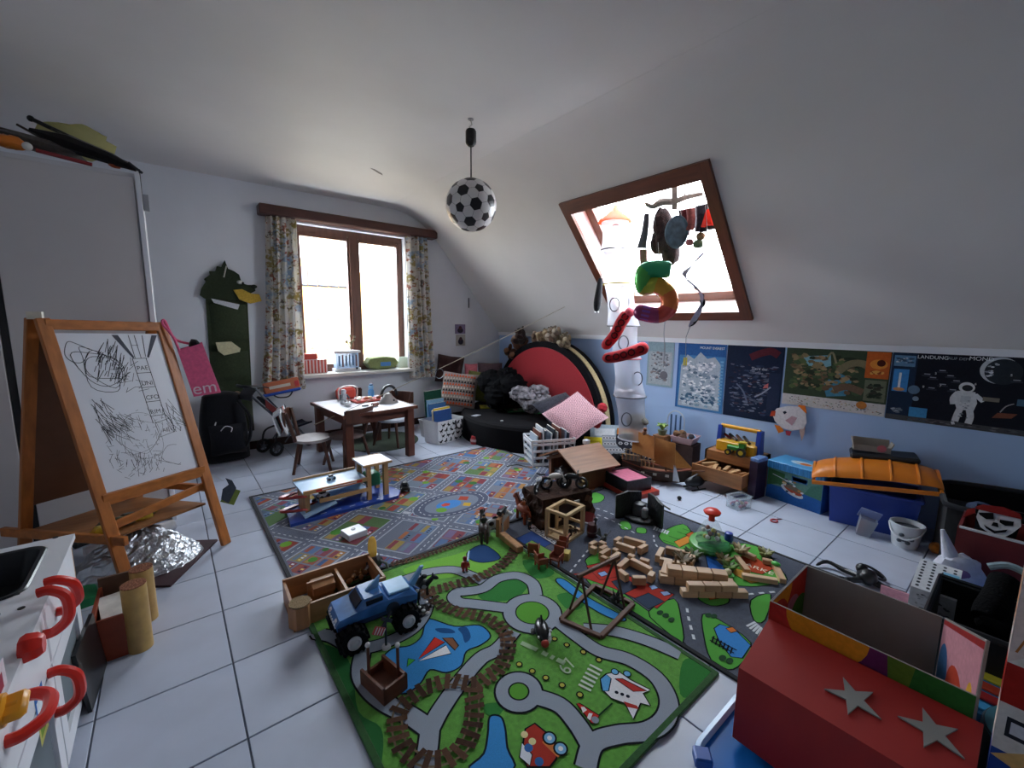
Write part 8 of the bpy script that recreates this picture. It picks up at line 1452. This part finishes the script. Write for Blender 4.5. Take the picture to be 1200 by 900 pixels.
# pirate flag face
t = T('pirate_mask', 'white pirate skull mask with red bandana and eye patch', 'mask'); ps = PX(1166, 611, 3.01); q = (EYE-ps).normalized(); rx = q.cross(V((0, 0, 1))).normalized()*-1; uz = rx.cross(q)*-1; uz = V((0, 0, 1))-q*q.z; uz.normalize(); rx = uz.cross(q); MP = Matrix(((rx.x, uz.x, q.x, ps.x), (rx.y, uz.y, q.y, ps.y), (rx.z, uz.z, q.z, ps.z), (0, 0, 0, 1)))
def mk(name, pts, c, z0, z1): m = MB(MP); m.prism([(x*.0047, y*.0047) for x, y in pts], z0, z1, pr(c)); return m.obj(name, t)
mk('skull', [(-12, 8), (16, 8), (17, 1), (12, -8), (8, -13), (-1, -14), (-9, -9), (-13, 0)], 'd3d3d6', 0, .012); mk('bandana', [(-14, 8), (17, 8), (15, 13), (4, 16), (-10, 14), (-15, 10)], '8e2724', .0, .02); mk('eye_patch', [(-12, 5), (-2, 8), (-1, 2), (-6, 0), (-11, 3)], '101014', .013, .018); mk('eye_hole', [(3, 3), (12, 4), (12, 0), (7, -2), (3, 0)], '101014', .013, .016); mk('nose_hole', [(-1, -1), (2, -1), (3, -5), (-2, -5)], '101014', .013, .016); mk('grin', [(-7, -6), (1, -9.5), (9, -5), (8, -8), (1, -12), (-5, -9)], '18181c', .013, .016); mk('bandana_knot', [(-20, 6), (-15, 9), (-14, 4), (-22, -4)], '8e2724', 0, .01); mk('backing_cloth', [(-13, -12), (15, -12), (18, 14), (-14, 14)], '0e0f13', -.012, -.002)
# ---- red chest lid and clutter behind the big box
def SC(px, py, z): return P(px, py, z)
t = T('red_brown_box', 'open dark red box with a white rim behind the clutter', 'box', (2.98, .10, 0), -90); m = MB(); rd_ = mat('6a1d1c', .5, .15, 10); m.box((.25, .0, .19), (.60, .012, .38), rd_); m.box((.25, .30, .19), (.60, .012, .38), rd_); m.box((-.05, .15, .19), (.012, .3, .38), rd_); m.box((.55, .15, .19), (.012, .3, .38), rd_); m.box((.25, .15, .01), (.6, .3, .02), rd_); m.obj('walls', t); m = MB(); m.box((.25, .0, .383), (.6, .018, .008), pl('cfcfd2')); m.obj('rim', t); m = MB(); m.lathe([(.02, 0), (.02, .004), (0, .005)], pl('d8d8da'), 12, T=tr(.22, -.007, .32) @ rotm(90, 0, 0)); m.obj('badge', t)
t = T('print_pouch', 'white pouch with blue and purple prints behind the patterned carton', 'pouch', (2.94, .13, .0), -70); wfb = fab('d5d8e6', v=.08); m = MB(); m.ball((0, 0, .13), (.10, .06, .13), wfb, 18, nz=.18); m.cyl((-.02, .0, .20), (-.07, .02, .36), .04, wfb, .008, 10); m.obj('pouch', t)
for x, z, c in ((-.06, .1, '6fb0cc'), (.05, .12, '6fb0cc'), (.0, .18, '8a6a9a'), (.06, .05, '7a4a6a'), (-.08, .17, 'a86a84')): m = MB(); m.ball((x*.8, -.056, z), (.03, .008, .024), pl(c), 10); m.obj('printed_patch', t)
t = T('patterned_carton', 'white carton printed with rows of little black figures', 'carton', (2.42, .235, 0), -88); m = MB(); m.box((.07, .17, .125), (.14, .34, .25), pr('c6cad0')); m.obj('carton', t); k = Ink(tr(.07, .17, .2504))
for i in range(4):
    for j in range(9): k.disc(-.052+.034*i, -.14+.035*j, .007, '2f323a', .011, n=6)
k.obj('top_print', t); k = Ink(tr(.07, -.0005, .125) @ rotm(90, 0, 0)); speck(k, -.065, -.12, .065, .12, 90, ['9aa0a6', '7a8086', 'b0b4b8', '6a6e74'], .006, .014, 20); k.obj('front_print', t); k = Ink(tr(-.0005, .17, .125) @ rotm(90, 0, -90)); speck(k, -.16, -.12, .16, .12, 70, ['9aa0a6', '7a8086', 'c88a9a'], .006, .014, 21); k.obj('side_print', t)
m = MB(); m.box((.07, -.003, .03), (.14, .006, .06), pl('c87a92')); m.obj('pink_band', t); m = MB(); m.box((.11, .2, .252), (.05, .1, .004), pl('6fb0d0')); m.obj('blue_label', t)
t = T('pink_print_card', 'pink card with drawing sticking out behind the patterned carton', 'card', (2.58, .29, .0), 96); m = MB(); m.box((0, 0, .07), (.12, .006, .14), pr('d89aa6'), (-12, 0, 0)); m.obj('card', t); k = Ink(tr(0, -.0045, .07) @ rotm(-12, 0, 0) @ rotm(90, 0, 0)); k.line([(-.03, -.03), (0, .04), (.03, -.03)], .006, 'b05a6a', 0, True); k.obj('drawing', t)
# black basket with boot
t = T('black_basket', 'black plastic basket full of dark toys', 'basket', (2.23, -.085, 0), 0); m = MB(); kbp = pl('0f1013', .5)
for c, d in (((-.14, 0, .16), (.012, .48, .32)), ((.22, 0, .16), (.012, .48, .32)), ((.04, -.235, .16), (.36, .012, .32)), ((.04, .235, .16), (.36, .012, .32)), ((.04, 0, .01), (.36, .48, .02))): m.box(c, d, kbp, bev=.004)
m.obj('body', t); m = MB(); m.tube([(-.15, -.24, .32), (-.15, .24, .32), (.23, .24, .32), (.23, -.24, .32)], .012, pl('1d1f24'), 6, True); m.obj('rim', t)
t = T('black_boot', 'black furry boot lying across the black basket', 'boot', (2.40, -.02, .22), rot=(0, 0, 0)); m = MB(); fb = mat('050507', .95, .2, 40, bump=.6, bs=120); m.tube(crom([(-.10, .03, .06), (-.04, .02, .10), (.03, .01, .13), (.08, .0, .15)], 4), [.042, .044, .046, .046, .044, .043, .042, .042, .042, .044, .046, .048, .048], fb, 16); m.ball((-.10, -.01, .045), (.042, .07, .04), fb, 16, nz=.1); m.obj('boot', t); m = MB(); m.tube(crom([(.09, .05, .19), (.10, .0, .215), (.10, -.06, .20)], 4), .014, fab('8fa4ac'), 8); m.obj('pale_cuff', t)
for i, (x, y, c, r_) in enumerate(((.06, -.12, '1f4a48', .07), (.02, -.17, '8f9498', .045), (.1, -.19, '2a3a3c', .06), (-.06, -.16, 'aab0b2', .035), (.12, -.08, '3f5f5a', .05))): o = MB().ball((2.14+x*.8, -.16+y*.6+.12, .29+.015*i), (r_, r_*.8, r_*.7), mat(c, .4, .4, 40, bump=.6, bs=90), 12, nz=.35).obj('toy_bit'); tag(o, ['dark teal', 'silver grey', 'slate', 'pale grey', 'sea green'][i]+' crumpled toy lying in the black basket', 'toy')
o = MB().box((2.22, -.09, .36), (.05, .06, .04), pl('4aa8e0'), (0, 10, 20), bev=.004).obj('cyan_block'); tag(o, 'bright light blue block lying in the black basket', 'block')
t = T('blue_crate', 'blue plastic crate holding yellow and green toys', 'crate', (2.75, -.40, 0), 0); m = MB(); bc_ = pl('2f6fc0')
for c, d in (((-.15, 0, .17), (.012, .52, .34)), ((.15, 0, .17), (.012, .52, .34)), ((0, -.255, .17), (.30, .012, .34)), ((0, .255, .17), (.30, .012, .34)), ((0, 0, .01), (.30, .52, .02))): m.box(c, d, bc_, bev=.004)
m.obj('body', t)
for i, (x, y, c) in enumerate(((-.05, .16, 'e0c030'), (.03, .20, '4aa84a'), (-.06, .08, '20307a'), (.05, .1, 'd8d8d0'), (.0, .02, 'd8a02a'), (-.08, .20, '2a9a6a'))): o = MB().ball((2.75+x, -.40+y, .34+.015*(i % 3)), (.05, .045, .045), pl(c), 12, nz=.2).obj('plastic_toy'); tag(o, ['yellow', 'green', 'navy', 'white', 'amber', 'emerald'][i]+' plastic toy in the blue crate', 'toy')
# xylophone and drum beside the big box
t = T('toy_xylophone', 'blue toy xylophone with coloured bars behind the big open box', 'xylophone', (2.0, .02, .14), rot=(0, -8, -4)); m = MB(); m.prism([(-.10, .06), (.16, .06), (.20, 0), (.16, -.22), (-.10, -.16)], 0, .03, pl('4a94cc')); m.obj('board', t)
for i, c in enumerate(('3f9ad0', 'b02a2e', 'c0442c', 'c9c03a', '3f9a5a')):
    m = MB(); m.box((-.07+.05*i, -.06, .036), (.036, .20-.015*i, .010), pl(c), bev=.003); o = m.obj('bar', t); [MB().ball((-.07+.05*i, -.06+s_*(.08-.006*i), .043), .006, pl('d0d0d0', .2), 7).obj('pin', o) for s_ in (-1, 1)]
m = MB(); m.box((.0, -.06, -.07), (.16, .14, .13), mat('5a5f66', .7)); m.obj('stand', t)
t = T('teal_drum', 'round teal drum with a dark side on the floor', 'drum', (1.80, -.175, 0)); m = MB(); m.lathe([(.155, 0), (.16, .01), (.16, .21), (.155, .22)], mat('16323c', .4, .1, 10), 36); m.obj('shell', t); m = MB(); m.lathe([(.158, .215), (.152, .222), (0, .222)], mat('3a7684', .5, .1, 10), 36); m.obj('skin', t); k = Ink(tr(0, 0, .2225)); k.line([(-.05, .05), (0, .08), (.05, .05)], .008, '1c3a42', 5); k.line([(-.06, .02), (0, .045), (.05, .02)], .006, '1c3a42', 5); k.disc(.06, .05, .012, '1c3a42'); k.obj('skin_print', t)
# game carton at the picture edge
t = T('grey_crate', 'grey storage crate under the tall game carton', 'crate', (1.48, -.195, 0)); m = MB(); m.box((0, 0, .15), (.10, .32, .30), mat('5d6066', .6), bev=.006); m.obj('crate', t)
t = T('game_carton', 'tall colourful game carton standing on a crate at the near corner', 'carton', (1.48, -.035, .302)); m = MB(); m.box((0, -.16, .30), (.08, .32, .60), pr('d4c8c0')); m.obj('carton', t)
k = Ink(Matrix(((0, 0, -1, -.0405), (-1, 0, 0, 0), (0, 1, 0, 0), (0, 0, 0, 1)))); k.rect(0, .30, .32, .60, 'dcc8c0'); k.rect(0, .20, .32, .30, 'a8261f'); k.rect(0, .08, .32, .20, 'd5d2cc'); k.rect(0, .0, .32, .08, '2a4a9a'); k.lay(); k.disc(.06, .46, .05, '3f7fc0', .10); k.pg([(.0, .30), (.06, .36), (.02, .42), (.10, .50), (.32, .40), (.32, .30)], 'e8e0d6'); k.rect(.015, .12, .06, .17, '2a2c34'); k.pg([(.0, .06), (.05, .10), (.1, .07), (.1, .03)], 'd8b070'); k.lay(); k.rect(.022, .13, .052, .16, 'c8ccd4'); k.disc(.08, .26, .02, 'e0c050', .012); k.lay()
for i in range(7): k.line([(.01+.012*i, .33), (.03+.012*i, .42), (.02+.012*i, .5)], .004, ['b8703a', 'c89a8a', 'e8e4e0'][i % 3], 3)
k.obj('picture', t); k = Ink(tr(0, .0005, 0) @ rotm(90, 0, 180)); k.rect(-.04, 0, .04, .6, 'd8ccc4'); k.lay(); k.rect(-.04, .2, .04, .3, 'a8261f'); k.rect(-.04, .0, .04, .08, '2a4a9a'); k.lay(); k.disc(0, .45, .03, 'c8845a', .08); k.obj('side_picture', t)
# ---- big open box with the red lid in front
t = T('open_picture_box', 'large open cardboard box printed with bright bubbles', 'cardboard box', (1.545, .0, 0)); Hx, Wy, HB = .36, .485, .42; card = mat('8f8b87', .85, .05, 10)
def wall(nm, c, d): m = MB(); m.box(c, d, card); return m.obj(nm, t)
wall('front_wall', (0.003, Wy/2, HB/2), (.006, Wy, HB)); wall('rear_wall', (Hx-.003, Wy/2+.05, HB/2), (.006, Wy-.10, HB))
m = MB(); sv = [(0, 0, 0), (Hx, .095, 0), (Hx, .095, HB), (0, .0, HB+.16)]; so_ = V((-.095, Hx, 0)).normalized()*.006; m.add(sv+[V(p)-so_ for p in sv], [(0, 1, 2, 3), (7, 6, 5, 4), (0, 4, 5, 1), (1, 5, 6, 2), (2, 6, 7, 3), (3, 7, 4, 0)], card); m.obj('side_wall', t)
wall('side_wall', (Hx/2, Wy-.003, HB/2), (Hx-.012, .006, HB)); wall('bottom', (Hx/2, Wy/2, .004), (Hx-.02, Wy-.02, .006))
def bub(k, x0, y0, x1, y1, base, cs, seed, r0=.05, r1=.10):
    k.rect(x0, y0, x1, y1, base); rr = random.Random(seed)
    for c in cs:
        k.lay(); cx, cy, r_ = rr.uniform(x0, x1), rr.uniform(y0, y1), rr.uniform(r0, r1); k.pg([(min(x1, max(x0, cx+r_*math.cos(a*math.pi/12))), min(y1, max(y0, cy+r_*math.sin(a*math.pi/12)))) for a in range(24)], c)
k = Ink(Matrix(((0, 0, -1, -.0005), (-1, 0, 0, Wy), (0, 1, 0, 0), (0, 0, 0, 1)))); k.rect(0, 0, Wy, HB, '6a2a5a'); k.lay(); k.rect(0, 0, .07, HB, 'b8302a'); k.pg([(.33, 0), (Wy, 0), (Wy, HB), (.33, HB)], '2f6a2c'); k.lay(); k.pg([(.05+.11*(1-math.cos(a*math.pi/12))-.0, HB-.11*math.sin(a*math.pi/12)) for a in range(13)], 'd98a22'); k.pg([(.31, HB), (.37, HB), (.36, HB-.08), (.32, HB-.1)], '5f7a2a'); k.obj('front_print', t)
k = Ink(tr(Hx/2, Wy-.0065, 0) @ rotm(90, 0, 0)); bub(k, -Hx/2+.008, .02, Hx/2-.008, HB-.001, 'b8382c', ['c89a2a', 'b06a7a', '4a7a24', 'd88a2a', '3f6a24', 'b03a2c'], 3, .08, .13); k.obj('inner_print', t)
sax = V((Hx, .095, 0)).normalized(); sn = V((-.095, Hx, 0)).normalized(); k = Ink(Matrix(((-sax.x, 0, sn.x, Hx+sn.x*.0006), (-sax.y, 0, sn.y, .095+sn.y*.0006), (0, 1, 0, 0), (0, 0, 0, 1)))); Ls = math.hypot(Hx, .095)
k.pg([(.005, .02), (Ls-.005, .02), (Ls-.005, HB+.152), (.005, HB-.004)], 'c48a96'); k.lay(); k.pg([(.005, HB-.02), (Ls-.005, HB+.13), (Ls-.005, HB+.152), (.005, HB-.004)], '9a2a2a'); k.disc(.06, .26, .055, '3f6a9a', .10); k.disc(.2, .27, .09, 'b8402a', .10); k.lay(); k.disc(.14, .2, .05, 'd8a22a', .05); k.disc(.32, .3, .035, 'e0a83a', .12); k.obj('inner_print', t)
k = Ink(tr(Hx/2, Wy+.0005, 0) @ rotm(90, 0, 180)); bub(k, -Hx/2, .0, Hx/2, HB, 'd8d8d4', ['c8a23a', 'c87a5a', '6a9a4a'], 12); k.obj('side_print', t)
t = T('red_star_box', 'red cardboard box with two grey cut out stars on top', 'cardboard box', (1.315, -.02, .045)); rdm = mat('a8241f', .55, .06, 8)
prof = [(0, 0), (.222, 0), (.222, .315), (0, .25)]; m = MB(); m.prism(prof, 0, .50, rdm, T=Matrix(((1, 0, 0, 0), (0, 0, -1, .5), (0, 1, 0, 0), (0, 0, 0, 1)))); m.obj('carton', t)
sl = math.atan2(.065, .222); MT = tr(0, 0, .25) @ Matrix.Rotation(-sl, 4, 'Y')
for i, (px, py, rz_) in enumerate(((1000, 820, 20), (1093, 857, 10))):
    q = P(px, py, .33); q = P(px, py, .045+.25+.065*(q.x-1.315)/.222); lx, ly = (q.x-1.315)/math.cos(sl), q.y+.02; st_ = []
    for a in range(10): r_ = .058 if a % 2 == 0 else .022; r_ *= (1.15 if a in (0, 4) else 1); st_.append((lx+r_*math.cos(R(36*a+rz_+90)), ly+r_*1.0*math.sin(R(36*a+rz_+90))))
    m = MB(MT); m.prism(st_, .001, .006, mat('8f918e', .5, .06, 12)); m.obj('cut_out_star', t)
# blue tray below
t = T('blue_sled', 'shiny blue plastic sled lid lying under the red box', 'plastic lid', (1.36, .18, 0), 0); bsl = pl('1f78d0', .25); m = MB()
def rr_(hx, hy, r, n=8): return [(sx*(hx-r)+r*math.cos(a0+a*math.pi/2/n), sy*(hy-r)+r*math.sin(a0+a*math.pi/2/n)) for sx, sy, a0 in ((1, 1, 0), (-1, 1, math.pi/2), (-1, -1, math.pi), (1, -1, 1.5*math.pi)) for a in range(n+1)]
m.prism(rr_(.21, .355, .09), 0.0, .02, bsl); m.obj('tray', t); m = MB(); g = [(x, y, .03) for x, y in rr_(.215, .36, .09)]; m.tube(g, .014, pl('9fc4ea', .25), 6, True); m.obj('rim', t); m = MB(); m.box((-.19, .325, .05), (.05, .05, .035), pl('1a55b0', .3), (0, 0, 40), bev=.005); m.obj('clip', t)
# black octopus
p = P(1015, 684); t = T('toy_octopus', 'black plastic toy octopus with ring lying on the tiles', 'toy animal', (p.x, p.y, 0), 20); kp = pl('0f1013', .35); m = MB(); m.ball((0, 0, .04), (.055, .045, .04), kp, 14, nz=.15); m.ball((.03, .02, .065), (.03, .028, .028), kp, 10); m.obj('body', t)
for a, l, bend in ((100, .16, .05), (150, .14, -.05), (215, .13, .04), (260, .17, -.04), (310, .12, .04), (80, .22, -.06)):
    d = V((math.cos(R(a)), math.sin(R(a)), 0)); n_ = V((-d.y, d.x, 0)); m = MB(); m.tube(crom([d*.03+V((0, 0, .03)), d*l*.45+n_*bend*.6+V((0, 0, .022)), d*l*.8+n_*bend+V((0, 0, .03)), d*l+n_*bend*.2+V((0, 0, .012))], 4), [.014]*6+[.011]*4+[.008]*2+[.004], kp, 7); m.obj('tentacle', t)
m = MB(); m.tube([(.08+.05*math.cos(a*math.pi/9), -.04+.05*math.sin(a*math.pi/9), .035+.02*math.sin(a*math.pi/9)) for a in range(18)], .007, kp, 6, True); m.obj('ring', t)
